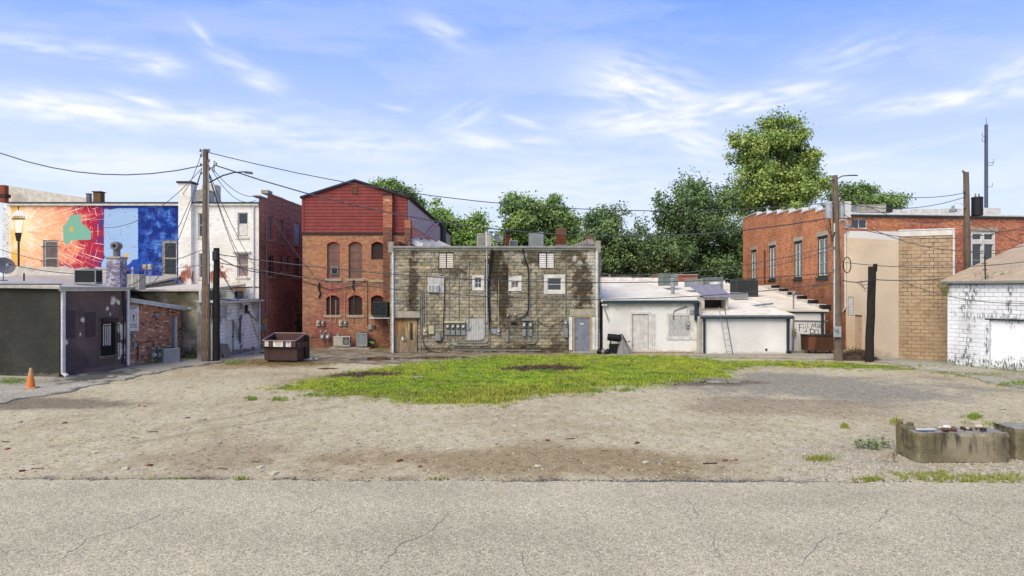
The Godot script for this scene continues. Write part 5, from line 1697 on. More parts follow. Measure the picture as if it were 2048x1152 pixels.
	for s: float in [-0.5, 0.5]: br.tube([q0 + Vector3(s, -0.7, 0.02), q0 + Vector3(s, -0.05, 1.0)], 0.025)
	put(br, "bracket", M.white_metal, un)
	# small printed yard sign dropped against the wall
	var ys := thing("yard_sign", "small black and green yard sign leaning on the brick wall", "sign", f.p(f.st(746, 683).x, 0, 0.5))
	var sb2 := MB.new()
	var tb := Basis(Vector3.BACK, -0.25) * Basis(Vector3.RIGHT, -0.3)
	sb2.box(f.p(f.st(746, 683).x, 0.42, 0.45), Vector3(0.42, 0.42, 0.015), tb)
	put(sb2, "board", M.black, ys)
	sb2 = MB.new()
	sb2.box(f.p(f.st(746, 683).x, 0.40, 0.465), Vector3(0.3, 0.1, 0.012), tb)
	put(sb2, "print", gm(150, 190, 40), ys)

# ---------------------------------------------------------------- stone-faced block building
func stone_building() -> void:
	var D := 40.0
	var a := Vector3((780 - 1024) * D / F, 0, -D)
	var c := Vector3((1200 - 1024) * D / F, 0, -D)
	var o := thing("stone_block_building", "two storey rock-faced block building crowded with conduits and meters", "building", a)
	var f := Fr.new(a, c)
	var W := f.w
	var H := 6.02
	var R := func(x0: float, y0: float, x1: float, y1: float) -> Array: return f.r(x0, y0, x1, y1)
	var doorL: Array = R.call(787, 636, 836, 709)
	var doorR: Array = R.call(1145, 632, 1184, 704)
	var sh1: Array = R.call(877, 505, 908, 537)
	var sh2: Array = R.call(1077, 505, 1109, 537)
	var wA: Array = R.call(855, 553, 890, 586)
	var wB: Array = R.call(944.5, 550.5, 968, 581)
	var wC: Array = R.call(1017, 551, 1043, 582)
	var wD: Array = R.call(1088, 549, 1130, 588)
	var pn: Array = R.call(933, 637, 972, 680)
	var holes := [doorL, doorR, sh1, sh2, wA, wB, wC, wD, pn]
	var sx := func(px: float) -> float: return (px - 780.0) * D / F
	var ty := func(py: float) -> float: return EYE - (py - 576.0) * D / F
	# stains measured off the wall: [x, y, half width, half height, raggedness, strength, kind]
	var marks: Array = []
	for q: Array in [[826, 560, 11, 60, 0.9, 0.8, 0], [826, 620, 13, 36, 0.8, 0.6, 0], [990, 530, 22, 38, 0.9, 0.95, 0], [1008, 600, 15, 55, 0.8, 0.9, 0], [1000, 560, 26, 30, 0.9, 0.8, 0], [1165, 570, 22, 45, 0.9, 0.8, 0], [1150, 512, 26, 18, 1.0, 0.6, 0], [1060, 520, 24, 12, 1.0, 0.7, 0], [1030, 505, 60, 8, 0.9, 0.5, 0], [940, 520, 20, 16, 1.0, 0.4, 0], [905, 545, 30, 12, 1.0, 0.5, 0],
		[1100, 696, 60, 12, 0.8, 0.75, 1], [960, 698, 140, 6, 0.7, 0.7, 1], [1110, 690, 12, 25, 0.9, 0.6, 1], [1140, 670, 14, 40, 0.9, 0.6, 1], [1035, 650, 40, 16, 0.9, 0.5, 0], [1020, 690, 30, 10, 0.8, 0.5, 1],
		[1190, 560, 7, 70, 0.7, 0.8, 2], [1180, 520, 10, 18, 1.0, 0.7, 2], [1149, 517, 5, 7, 0.6, 0.8, 2], [1160, 526, 6, 4, 0.5, 0.9, 2], [880, 512, 8, 6, 0.8, 0.7, 2], [855, 512, 12, 5, 0.9, 0.6, 2], [1040, 515, 16, 9, 1.0, 0.6, 2], [1020, 508, 10, 6, 1.0, 0.5, 2], [1090, 687, 18, 9, 0.4, 0.7, 3], [846, 535, 24, 4, 0.7, 0.7, 3], [880, 618, 4, 5, 0.4, 0.9, 3], [870, 645, 12, 12, 0.2, 0.8, 4], [790, 600, 4, 80, 0.9, 0.8, 2], [1195, 680, 8, 30, 0.3, 0.9, 2], [930, 610, 20, 30, 1.0, 0.3, 3], [1000, 680, 30, 14, 1.0, 0.45, 3]]:
		marks.append([sx.call(q[0]), ty.call(q[1]), q[2] * D / F, q[3] * D / F, q[4], q[5], q[6]])
	var tint := [k8(72, 64, 51), k8(84, 75, 58), k8(208, 204, 194), k8(196, 182, 146), k8(120, 112, 98)]
	var tx := facade(W, 6.4, 72, func(s: float, t: float) -> Color:
		var n := fb(s, t, 0.45)
		var c2 := k8(172, 163, 140).lerp(k8(148, 140, 120), clampf(0.4 + n, 0, 1))
		var n2 := nf.get_noise_2d(s * 1.7 + 31, t * 2.3)
		c2 = c2.lerp(k8(104, 94, 76), clampf(n2 * 1.4 - 0.15, 0, 0.5))
		for m: Array in marks:
			if absf(s - m[0]) > m[2] * 2.6 or absf(t - m[1]) > m[3] * 2.6: continue
			c2 = c2.lerp(tint[m[6]], m[5] * patch(s, t, m[0], m[1], m[2], m[3], m[4] * 0.6))
		return shade(c2, 1.0 + 0.22 * nf.get_noise_2d(s * 11, t * 11)))
	var m := tmat(tx, 0.95, true)
	var b := MB.new()
	b.col = Color(0.62, 0.60, 0.56)
	wall(b, f, 0, W, 0, H, holes, W, 6.4)
	put(b, "mortar_wall", m, o)
	var lint: Array = [[doorL[0] - 0.05, doorL[1] + 0.1, doorL[3], doorL[3] + 0.4], [doorR[0] - 0.15, doorR[1] + 0.25, doorR[3], doorR[3] + 0.4]]
	blocks(o, f, 0, W, 0, func(_s: float) -> float: return H, 0.406, 0.203, holes + lint, m, W, 6.4, 0.012, 0.03, 0.014, 0.3, 300)
	for l: Array in lint: fpart(o, "lintel", M.plaster, f, l, -0.02, 0.025)
	# cornice, gutter, end piers
	fpart(o, "cornice", M.cream_paint, f, [0.1, W - 0.1, H, H + 0.09], -0.2, 0.07)
	var gt := MB.new()
	fbox(gt, f, -0.1, W + 0.12, H + 0.092, H + 0.23, -0.1, 0.2, 0.03)
	put(gt, "gutter", M.galv, o)
	for k in 2:
		var pxx: Array = [[778, 484, 788, 506], [1191, 482, 1201, 506]][k]
		fpart(o, "parapet_pier", M.concrete, f, R.call(pxx[0], pxx[1], pxx[2], pxx[3]), -0.5, 0.21, 0.03)
	pipe(o, "downspout", M.white_metal, f, pxl(f, [[786.5, 502], [786.5, 712]]), 0.075, 0.13, 8)
	pipe(o, "downspout", M.white_metal, f, pxl(f, [[1193.5, 502], [1193.5, 702], [1211, 703]]), 0.085, 0.14, 8)
	# double plywood doors
	var dw: float = doorL[1] - doorL[0]
	# plywood, sun-bleached above and weathered grey towards the foot in a ragged line
	var dh: float = doorL[3]
	var ply := func(c0: Color, sd: float) -> StandardMaterial3D: return tmat(facade(1.2, dh, 80, func(s: float, t: float) -> Color:
		var g := 0.9 + 0.22 * nf.get_noise_2d(s * 9 + sd, t * 0.6) + 0.1 * fb(s + sd, t, 1.0)
		return shade(c0.lerp(k8(140, 124, 104), clampf(1.5 - t * 0.85 + 0.9 * nf.get_noise_2d(s * 5 + sd, t * 1.2), 0, 0.9)), g)), 0.9)
	var dr: MeshInstance3D
	for k in 2:
		var s0: float = doorL[0] + (0.05 if k == 0 else dw * 0.42 + 0.012)
		var s1: float = doorL[0] + dw * 0.42 if k == 0 else doorL[1] - 0.05
		dr = fpart(o, "door", M.plank_brown, f, [s0, s1, 0.02, dh - 0.06], -0.14, -0.064)
		var fc := MB.new()
		var df := Fr.new(f.p(s0, 0, -0.06), f.p(s1, 0, -0.06))
		wall(fc, df, 0, df.w, 0.02, dh - 0.06, [], 1.2, dh)
		put(fc, "plywood_face", ply.call(k8(182, 136, 90) if k == 0 else k8(200, 168, 116), 3.0 + 6.0 * k), dr)
	fpart(dr, "glass_slot", M.glass, f, R.call(820, 646, 825, 680), -0.06, -0.05)
	fpart(dr, "latch_plate", M.white_metal, f, R.call(803, 674, 807, 682), -0.06, -0.03, 0.01)
	fpart(dr, "handle", M.galv, f, R.call(805, 679, 812, 681), -0.03, 0.02, 0.01)
	fpart(o, "door_head", M.dark_brown, f, [doorL[0] - 0.05, doorL[1] + 0.12, doorL[3] - 0.06, doorL[3] + 0.02], -0.1, 0.12)
	# grey steel door
	var fr := MB.new()
	fbox(fr, f, doorR[0] + 0.02, doorR[0] + 0.12, 0, doorR[3] - 0.09, -0.16, 0.0); fbox(fr, f, doorR[1] - 0.1, doorR[1], 0, doorR[3] - 0.09, -0.16, 0.0)
	fbox(fr, f, doorR[0], doorR[1], doorR[3] - 0.09, doorR[3], -0.16, 0.0)
	put(fr, "door_frame", M.tan_box, o)
	var gd := fpart(o, "door", M.grey_door, f, [doorR[0] + 0.12, doorR[1] - 0.1, 0.03, doorR[3] - 0.09], -0.14, -0.05)
	fpart(gd, "number_plate", M.print_white, f, R.call(1161, 646, 1168, 649), -0.05, -0.045)
	fpart(gd, "handle", M.galv, f, R.call(1151, 671, 1153.5, 676), -0.05, 0.0, 0.01)
	fpart(o, "doorstep", M.concrete, f, [doorR[0] - 0.2, doorR[1] + 0.25, 0.0, 0.09], 0.0, 0.5, 0.02)
	fpart(o, "door_jamb", M.white_paint, f, R.call(1138, 634, 1144.5, 700), 0.01, 0.05)
	fpart(o, "door_jamb", M.white_paint, f, R.call(1184.5, 634, 1190, 700), 0.01, 0.05)
	louvre(o, f, sh1, M.dark_metal, M.cream_paint, 7, 2, -0.05, "shutter")
	louvre(o, f, sh2, M.dark_metal, M.white_paint, 7, 2, -0.05, "shutter")
	# boarded window with a through-wall cooler
	var bd: float = (wA[1] - wA[0]) / 5
	for k in 5: fpart(o, "window_board", M.white_board, f, [wA[0] + bd * k + 0.004, wA[0] + bd * (k + 1) - 0.004, wA[2], wA[3]], -0.05, 0.02 + 0.005 * h2(k, 2))
	var ac := thing("window_cooler", "through-wall air conditioner in the white boarded window", "air conditioner", f.p(wA[0], wA[2], 0.02))
	var cr: Array = R.call(857, 569.5, 878, 584.5)
	fpart(ac, "cabinet", M.white_metal, f, cr, 0.0, 0.2, 0.015)
	for k in 3: fpart(ac, "grille", M.ac_grey, f, [lerpf(cr[0], cr[1], k / 3.0) + 0.03, lerpf(cr[0], cr[1], (k + 1) / 3.0) - 0.03, cr[2] + 0.04, cr[3] - 0.04], 0.2, 0.206)
	for k in 3:
		var w: Array = [wB, wC, wD][k]
		var bw: float = [0.13, 0.16, 0.2][k]
		var su := MB.new()
		fbox(su, f, w[0], w[0] + bw, w[2], w[3], -0.06, 0.05); fbox(su, f, w[1] - bw, w[1], w[2], w[3], -0.06, 0.05)
		fbox(su, f, w[0] + bw, w[1] - bw, w[2], w[2] + bw, -0.06, 0.05); fbox(su, f, w[0] + bw, w[1] - bw, w[3] - bw * (2.2 if k == 1 else 1.0), w[3], -0.06, 0.05)
		put(su, "window_surround", M.white_paint, o)
		window(o, f, [w[0] + bw, w[1] - bw, w[2] + bw, w[3] - bw * (2.2 if k == 1 else 1.0)], M.white_paint, 0.05, [2, 2, 1][k], [2, 1, 2][k], 0.07, null, M.curtain if k == 1 else null)
	# white plank panel
	var nb := 8
	for k in nb: fpart(o, "panel_board", M.white_board, f, [lerpf(pn[0], pn[1], float(k) / nb) + 0.004, lerpf(pn[0], pn[1], float(k + 1) / nb) - 0.004, pn[2], pn[3]], -0.04, 0.02 + 0.008 * h2(k, 6))
	# meters
	var bank := thing("meter_bank", "bank of four electric meters under a cream cover on the stone wall", "electric meters", f.p(f.st(910, 671).x, f.st(910, 671).y, 0))
	fpart(bank, "top_cover", M.cream_box, f, R.call(889, 642.5, 931, 646), 0.0, 0.22, 0.01)
	for k in 4:
		var x := 891.5 + k * 10.4
		var bx := fpart(bank, "meter_box", M.grey_box, f, R.call(x, 647.5, x + 8.6, 657.5), 0.0, 0.14, 0.015)
		dial(bx, f, f.p(f.st(x + 4.3, 652.5).x, f.st(x + 4.3, 652.5).y, 0.14), 0.095)
		fpart(bank, "breaker_box", M.grey_box, f, R.call(x, 659.5, x + 8.6, 670), 0.0, 0.14, 0.015)
	var bank2 := thing("meter_bank", "pair of electric meters under a grey trough near the middle window", "electric meters", f.p(f.st(1054, 672).x, f.st(1054, 672).y, 0))
	fpart(bank2, "trough", M.grey_box, f, R.call(1044, 637.5, 1065, 641.5), 0.0, 0.16, 0.01)
	for k in 2:
		var x := 1044.5 + k * 12.6
		var bx := fpart(bank2, "meter_box", M.grey_box, f, R.call(x, 645, x + 7.6, 655), 0.0, 0.14, 0.015)
		dial(bx, f, f.p(f.st(x + 3.8, 649.5).x, f.st(x + 3.8, 649.5).y, 0.14), 0.09)
		fpart(bank2, "breaker_box", M.grey_box, f, R.call(x, 658.5, x + 7.6, 672), 0.0, 0.14, 0.015)
		pipe(bank2, "nipple", M.galv, f, pxl(f, [[x + 3.8, 642], [x + 3.8, 660]]), 0.03, 0.05)
	meter("electric meter over a tall grey breaker box beside the grey steel door", f, 1131, 640, 654, 7.5, M.grey_box, 0.0, 0.58)
	meter("electric meter on a tan board right of the plywood doors", f, 850.5, 655, 670.5, 8.5, M.tan_box)
	meter("single electric meter right of the white plank panel", f, 997, 657, 670.5, 7.5, M.ac_grey)
	fpart(o, "junction_box", M.cream_box, f, R.call(858, 652, 868.5, 668), 0.0, 0.14, 0.015)
	fpart(o, "junction_box", M.grey_box, f, R.call(871, 669, 882, 681), 0.0, 0.16, 0.015)
	fpart(o, "junction_box", M.ac_grey, f, R.call(983, 658, 992, 668), 0.0, 0.05, 0.01)
	fpart(o, "junction_box", M.grey_box, f, R.call(933, 653, 940, 660), 0.03, 0.1, 0.01)
	fpart(o, "pipe_sleeve", M.grey_box, f, R.call(1013, 659, 1017.5, 684), 0.0, 0.12, 0.03)
	for q: Array in [[1015.5, 633], [1030, 631]]:
		var lf := MB.new()
		var p := f.st(q[0], q[1])
		lf.lathe([Vector2(0.03, 0.0), Vector2(0.06, 0.12), Vector2(0.0, 0.12)], Transform3D(Basis(Vector3.RIGHT, 2.2), f.p(p.x, p.y + 0.1, 0.08)), 10)
		lf.box(f.p(p.x, p.y + 0.06, 0.03), Vector3(0.1, 0.1, 0.06), f.bs(), 0.01)
		put(lf, "flood_light", M.white_metal, o)
	fpart(o, "wall_vent", M.black, f, R.call(1022, 644, 1034, 649), 0.0, 0.06, 0.02)
	# conduits: [pixels..., radius, material]
	for q: Array in [
		[[[840.5, 585], [840.5, 708]], 0.03, "galv"], [[[843.5, 580], [843.5, 668]], 0.045, "galv"], [[[847, 581], [847, 655]], 0.04, "grey_box"], [[[851.5, 545], [851.5, 655]], 0.022, "tan_box"],
		[[[898.5, 540], [898.5, 643]], 0.032, "galv"], [[[918, 540], [918, 643]], 0.032, "galv"], [[[937, 521], [937, 654]], 0.036, "ac_grey"], [[[970, 525], [970, 676], [960, 680.5], [930, 680.5], [923, 676], [923, 671]], 0.035, "galv"],
		[[[973.8, 484], [973.8, 645]], 0.035, "white_metal"], [[[977, 528], [977, 682], [968, 686], [915, 686], [909, 680], [909, 671]], 0.035, "galv"], [[[980.5, 545], [980.5, 688], [970, 691], [905, 690.5], [893, 680], [893, 671]], 0.033, "galv"],
		[[[898.5, 671], [898.5, 690], [906, 700], [1082, 701]], 0.04, "galv"], [[[997.5, 560], [997.5, 657]], 0.022, "tan_box"], [[[1059, 535], [1059, 638]], 0.042, "grey_box"], [[[1048, 672], [1048, 680], [1053, 687], [1069, 687], [1074, 680], [1074, 640]], 0.036, "galv"], [[[1061, 672], [1061, 681]], 0.034, "galv"], [[[1072.5, 545], [1072.5, 626], [1074, 640]], 0.026, "plank_grey"],
		[[[1130.8, 526], [1130.8, 640]], 0.042, "galv"], [[[841, 670], [841, 706]], 0.02, "white_metal"], [[[1201.5, 512], [1201.5, 590]], 0.03, "galv"]]:
		pipe(o, "conduit", M[q[2]], f, pxl(f, q[0]), q[1] * 0.8, 0.055)
	for q: Array in [[[[984, 498], [979, 530], [976, 580], [978, 640], [979, 660]], 0.04], [[[986, 500], [981, 540], [979, 600], [981, 645]], 0.03], [[[1045, 494], [1049, 515], [1056, 535], [1057.5, 560], [1057, 620], [1050, 632], [1038, 637]], 0.045], [[[889.5, 556], [889, 600], [887, 650], [887, 678], [880, 686], [873, 682]], 0.032], [[[845, 670], [848, 690], [858, 702], [880, 705]], 0.025],
		[[[1076, 642], [1090, 652], [1102, 653], [1118, 645], [1128, 639]], 0.022], [[[818, 600], [824, 618], [836, 623], [848, 614]], 0.02], [[[787, 607], [810, 602], [822, 598]], 0.02], [[[852, 668], [856, 676], [862, 670]], 0.015], [[[982, 662], [988, 671], [994, 668]], 0.015], [[[897, 538], [908, 545], [919, 538], [930, 545]], 0.018], [[[985, 540], [1005, 556], [1020, 552], [1050, 546]], 0.018], [[[1135, 540], [1142, 530], [1156, 534], [1170, 532]], 0.018], [[[1040, 694], [1052, 692]], 0.03]]:
		pipe(o, "cable", M.cable, f, pxl(f, q[0]), q[1] * 0.85, 0.09)
	# side walls, roof, stepped white parapet flashings
	var dep := 27.0
	var sw := tmat(tx, 0.95)
	b = MB.new()
	wall(b, Fr.new(c, c + Vector3(0, 0, -dep)), 0, dep, 0, 6.3, [], W, 6.4)
	wall(b, Fr.new(a + Vector3(0, 0, -dep), a), 0, dep, 0, 6.3, [], W, 6.4)
	wall(b, Fr.new(c + Vector3(0, 0, -dep), a + Vector3(0, 0, -dep)), 0, W, 0, 6.3, [], W, 6.4)
	put(b, "outer_walls", sw, o)
	b = MB.new()
	body(b, [a + Vector3(0.25, H + 0.1, -0.3), c + Vector3(-0.25, H + 0.1, -0.3), c + Vector3(-0.25, H + 0.35, -dep + 0.2), a + Vector3(0.25, H + 0.35, -dep + 0.2)], 0.1)
	put(b, "roof", M.roof_dark, o)
	for k in 7:
		var z := -41.6 - k * 3.4
		var hh := 6.55 + 0.1 * k
		var q := MB.new()
		q.box(Vector3(-6.85, (hh + 6.0) / 2, z - 0.4), Vector3(0.4, hh - 6.0, 3.38), Basis.IDENTITY, 0.02)
		put(q, "parapet_step", M.rust, o)
	for k in 5:
		var q := MB.new()
		q.box(P(829 + 15 * k, 485 + 1.6 * k, 43.5 + k * 1.3), Vector3(1.15, 0.36, 0.1), Basis(Vector3.BACK, -0.42) * Basis(Vector3.RIGHT, -0.35), 0.02)
		put(q, "white_flashing", M.white_paint, o)
	for k in 6:
		var q := MB.new()
		q.box(Vector3(4.78 - 0.02 * k, 6.38 + 0.03 * k, -41.5 - k * 1.4), Vector3(0.4, 0.5, 1.3), Basis(Vector3.RIGHT, 0.3), 0.02)
		put(q, "coping_stone", M.plank_grey, o)
	for q: Array in [[1085, 6.55, 1.6, "dark tarred low parapet"]]:
		fpart(o, "roof_curb", M.roof_dark, f, [3.5, W - 0.6, 6.2, 6.55], -9.0, -8.6)
	# on the roof
	var ry := 6.18
	condenser("big beige air conditioner on the stone building's roof, left of the dish", Vector3(P(968, 0, 42).x, ry, -42.0), 0.85, 0.95, 0.8, 0.1, M.ac_beige, M.coil, "panel", "rooftop air conditioners")
	condenser("big pale louvred air conditioner in the middle of the stone building's roof", Vector3(P(1073, 0, 42).x, ry, -42.0), 0.9, 1.02, 0.85, -0.1, M.ac_grey, M.ac_grey, "slat", "rooftop air conditioners")
	condenser("small dark air conditioner beside the maroon roof flue", Vector3(P(1026.5, 0, 42).x, ry, -41.6), 0.5, 0.5, 0.5, 0.0, M.ac_grey, M.coil, "ribs", "rooftop air conditioners")
	dish("satellite dish in the middle of the stone building's roof", Vector3(P(996, 0, 41.2).x, ry + 0.05, -41.2), 0.3, 0.35, M.insulator)
	var fl := thing("roof_flue", "maroon flue with black cowl on the stone building's roof", "flue", Vector3(P(1016, 0, 43).x, ry, -43))
	b = MB.new()
	b.box(Vector3(0, 0.42, 0), Vector3(0.3, 0.85, 0.3), Basis.IDENTITY, 0.01)
	b.box(Vector3(0, 0.87, 0), Vector3(0.42, 0.07, 0.42), Basis.IDENTITY, 0.01)
	put(b, "stack", gm(112, 50, 50), fl, false)
	b = MB.new()
	b.lathe([Vector2(0.1, 0.9), Vector2(0.1, 1.08), Vector2(0.17, 1.1), Vector2(0.15, 1.2), Vector2(0.0, 1.26)], Transform3D.IDENTITY, 10)
	put(b, "cowl", M.black, fl, false)
	var c2 := thing("roof_chimney", "square brick chimney with tan render at the right of the stone roof", "chimney", Vector3(P(1122, 0, 43).x, ry, -43))
	b = MB.new()
	b.box(Vector3(0, 0.62, 0), Vector3(0.62, 0.75, 0.62), Basis.IDENTITY, 0.01)
	put(b, "brickwork", M.rust, c2, false)
	b = MB.new()
	b.box(Vector3(0, 1.15, 0), Vector3(0.66, 0.42, 0.66), Basis.IDENTITY, 0.02)
	put(b, "rendered_top", M.plank_brown, c2, false)
	b = MB.new()
	b.box(Vector3(0, 0.16, 0), Vector3(0.8, 0.34, 0.8), Basis.IDENTITY, 0.06)
	put(b, "flashed_base", M.insulator, c2, false)
	b = MB.new()
	b.box(Vector3(P(1178, 0, 45).x, ry + 0.55, -45), Vector3(0.5, 0.9, 0.5), Basis.IDENTITY, 0.02)
	tag(put(b, "roof_chimney", M.plank_brown), "low tan rendered chimney behind the stone building's right parapet", "chimney")
	b = MB.new()
	b.lathe([Vector2(0.04, 0), Vector2(0.04, 1.05), Vector2(0.0, 1.05)], Transform3D(Basis.IDENTITY, Vector3(P(973, 0, 40.4).x, 6.1, -40.35)), 8)
	tag(put(b, "vent_pipe", M.white_metal), "white vent pipe rising past the stone building's gutter", "pipe")
# ---------------------------------------------------------------- low white shops
func roof_sheet(b: MB, p: Array, th := 0.1) -> void:
	slab(b, p, th)
func white_shops() -> void:
	# first: flush with the stone building
	var D := 39.8
	var a := Vector3(5.3, 0, -D)
	var c := Vector3((1395 - 1024) * D / F, 0, -D)
	var o := thing("white_shop", "low white painted block shop with blank door beside the stone building", "building", a)
	var f := Fr.new(a, c)
	var H := 2.98
	var door := f.r(1264, 628, 1297, 701)
	var tx := facade(f.w, 3.2, 72, func(s: float, t: float) -> Color:
		var n := fb(s, t, 0.5)
		var q := k8(232, 229, 221).lerp(k8(216, 211, 201), clampf(0.4 + n, 0, 1))
		q = q.lerp(k8(190, 178, 160), 0.5 * patch(s, t, 2.5, 2.75, 3.0, 0.2, 0.8))
		q = q.lerp(k8(150, 148, 146), 0.6 * patch(s, t, 5.2, 1.3, 0.2, 0.35, 0.6))
		q = q.lerp(k8(176, 172, 160), 0.6 * patch(s, t, 2.8, 0.05, 3.5, 0.14, 0.6))
		return shade(q, 1.0 + 0.05 * nf.get_noise_2d(s * 7, t * 7)))
	var m := tmat(tx, 0.85, true)
	var b := MB.new()
	wall(b, f, 0, f.w, 0, H, [door], f.w, 3.2)
	put(b, "front_wall", m, o)
	var tr := f.r(1333, 625, 1393, 679)
	blocks(o, f, 0, f.w, 0.1, func(_s: float) -> float: return H - 0.1, 0.4, 0.2, [door, [door[0] - 0.35, door[1] + 0.5, 0, door[3] + 0.22], tr], m, f.w, 3.2, 0.004, 0.0, 0.008, 0.03, 230)
	var dr := fpart(o, "door", gm(224, 221, 214, 0.6), f, [door[0] + 0.03, door[1] - 0.03, 0.03, door[3] - 0.03], -0.1, -0.02)
	fpart(dr, "hinge", M.ac_grey, f, [door[0] + 0.05, door[0] + 0.1, 0.4, 0.55], -0.02, 0.0)
	var fr := MB.new()
	fbox(fr, f, door[0] - 0.13, door[0], 0, door[3] + 0.14, 0.0, 0.04); fbox(fr, f, door[1], door[1] + 0.1, 0, door[3] + 0.14, 0.0, 0.04); fbox(fr, f, door[0], door[1], door[3], door[3] + 0.14, 0.0, 0.04)
	put(fr, "door_frame", M.white_paint, o)
	for k in 3: fpart(o, "door_trim", M.white_paint, f, [door[1] + 0.14 + 0.1 * k, door[1] + 0.225 + 0.1 * k, 0.02, door[3] + 0.02], 0.0, 0.03)
	# boarded window: frame and vertical boards
	var wr: Array = f.r(1338, 631, 1389, 673)
	fr = MB.new()
	fbox(fr, f, tr[0], wr[0], tr[2], tr[3], 0.0, 0.05); fbox(fr, f, wr[1] - 0.3, tr[1], tr[2], tr[3], 0.0, 0.04); fbox(fr, f, wr[0], wr[1] - 0.3, tr[2], wr[2], 0.0, 0.05); fbox(fr, f, wr[0], wr[1] - 0.3, wr[3], tr[3], 0.0, 0.05)
	var bw := put(fr, "boarded_window", M.white_paint, o)
	for k in 7:
		var w: float = (wr[1] - 0.3 - wr[0]) / 7
		fpart(bw, "board", M.white_board, f, [wr[0] + w * k + 0.004, wr[0] + w * (k + 1) - 0.004, wr[2], wr[3]], 0.0, 0.015 + 0.01 * h2(k, 4))
	pipe(o, "conduit", M.white_metal, f, pxl(f, [[1374, 612], [1374, 642]]), 0.025, 0.04)
	fpart(o, "junction_box", M.ac_grey, f, f.r(1379, 619, 1387, 629), 0.0, 0.1, 0.03)
	meter("grey electric meter on the low white shop beside the boarded window", f, 1374.5, 642, 656, 7, M.ac_grey)
	pipe(o, "cable", M.cable, f, pxl(f, [[1347, 640], [1347, 625], [1351, 620], [1374, 613]]), 0.02, 0.05)
	fpart(o, "wall_light", M.white_metal, f, f.r(1203, 608, 1214, 612), 0.0, 0.2, 0.02)
	var prop := MB.new()
	prop.tube([f.p(0.05, f.st(1203, 615).y, 0.08), f.p(f.st(1217, 642).x, f.st(1217, 642).y, 0.1)], 0.03)
	put(prop, "brace_bar", M.galv, o)
	fpart(o, "sill_timber", M.lumber, f, [0.3, f.w - 0.2, 0.0, 0.09], 0.0, 0.16, 0.01)
	fpart(o, "corner_pier", gm(196, 192, 184, 0.9), f, f.r(1393, 632, 1406, 707), -0.2, 0.25, 0.05)
	fpart(o, "fascia", M.teal_trim, f, [-0.05, f.w + 0.05, H - 0.07, H + 0.10], 0.0, 0.26, 0.02)
	fpart(o, "downspout", M.navy, f, [f.w - 0.22, f.w - 0.06, f.st(1390, 641).y, H - 0.02], 0.1, 0.22, 0.02)
	var rt := facade(16, 21, 36, func(s: float, t: float) -> Color:
		var n := fb(s, t, 0.3)
		var q := k8(230, 224, 202).lerp(k8(210, 202, 178), clampf(0.25 + n, 0, 1))
		q = q.lerp(k8(196, 176, 154), 0.55 * clampf(nf.get_noise_2d(s * 0.7, t * 1.1) * 1.6, 0, 1))
		if absf(s - floor(s / 1.8) * 1.8) < 0.04 or absf(t - floor(t / 3.1) * 3.1) < 0.04: q = shade(q, 0.93)
		return q)
	var rm := tmat(rt, 0.8)
	rm.uv1_scale = Vector3(1 / 16.0, 1 / 21.0, 1)
	# one membrane roof: slopes up from this front
	b = MB.new()
	slab(b, [Vector3(5.2, 3.1, -39.6), Vector3(10.95, 3.1, -39.6), Vector3(10.95, 4.38, -58), Vector3(5.2, 4.38, -58)], 0.12)
	put(b, "roof", rm, o)
	b = MB.new()
	body(b, [Vector3(5.35, 2.9, -40.1), Vector3(10.7, 2.9, -40.1), Vector3(10.7, 4.2, -57.9), Vector3(5.35, 4.2, -57.9)], 0)
	put(b, "outer_walls", M.white_paint, o)
	b = MB.new()
	b.box(Vector3(9.0, 4.42, -58.2), Vector3(8.6, 0.5, 0.3), Basis.IDENTITY, 0.02)
	put(b, "rear_parapet", M.white_paint, o)
	# second: lower shed standing a little forward
	var D2 := 39.3
	var a2 := Vector3((1405 - 1024) * D2 / F, 0, -D2)
	var c2 := Vector3((1581 - 1024) * D2 / F, 0, -D2)
	var o2 := thing("white_shed", "low blank white shed with dark trim and a ladder against it", "shed", a2)
	var g := Fr.new(a2, c2)
	var m2 := tmat(facade(g.w, 2.4, 64, func(s: float, t: float) -> Color: return shade(k8(236, 233, 225), 0.97 + 0.05 * fb(s, t, 0.8) + 0.03 * nf.get_noise_2d(s * 9, t * 9)).lerp(k8(190, 182, 168), 0.6 * patch(s, t, 2.6, 0.03, 3.2, 0.1, 0.5))), 0.85, true)
	b = MB.new()
	wall(b, g, 0, g.w, 0, 2.05, [], g.w, 2.4)
	put(b, "front_wall", m2, o2)
	blocks(o2, g, 0.15, g.w - 0.15, 0.0, func(_s: float) -> float: return 2.0, 0.4, 0.2, [], m2, g.w, 2.4, 0.004, 0.0, 0.008, 0.03, 200)
	fpart(o2, "drain_outlet", M.dark_metal, g, g.r(1530, 697, 1534, 701), 0.0, 0.08, 0.02)
	fpart(o2, "fascia", M.teal_trim, g, [-0.15, g.w + 0.12, 2.03, 2.15], 0.02, 0.24, 0.02)
	fpart(o2, "fascia_trim", M.galv, g, [-0.15, g.w + 0.12, 2.152, 2.25], 0.0, 0.23, 0.02)
	fpart(o2, "downspout", M.navy, g, [0.02, 0.15, 0.03, 2.06], 0.02, 0.13, 0.02)
	fpart(o2, "downspout", M.navy, g, [g.w - 0.25, g.w - 0.09, 0.12, 2.06], 0.02, 0.13, 0.02)
	fpart(o2, "downspout_boot", M.dark_metal, g, [g.w - 0.27, g.w - 0.03, 0.03, 0.2], 0.02, 0.24, 0.03)
	b = MB.new()
	slab(b, [Vector3(10.96, 2.26, -39.1), Vector3(16.25, 2.26, -39.1), Vector3(16.25, 4.36, -58), Vector3(10.96, 4.36, -58)], 0.12)
	put(b, "roof", rm, o2)
	b = MB.new()
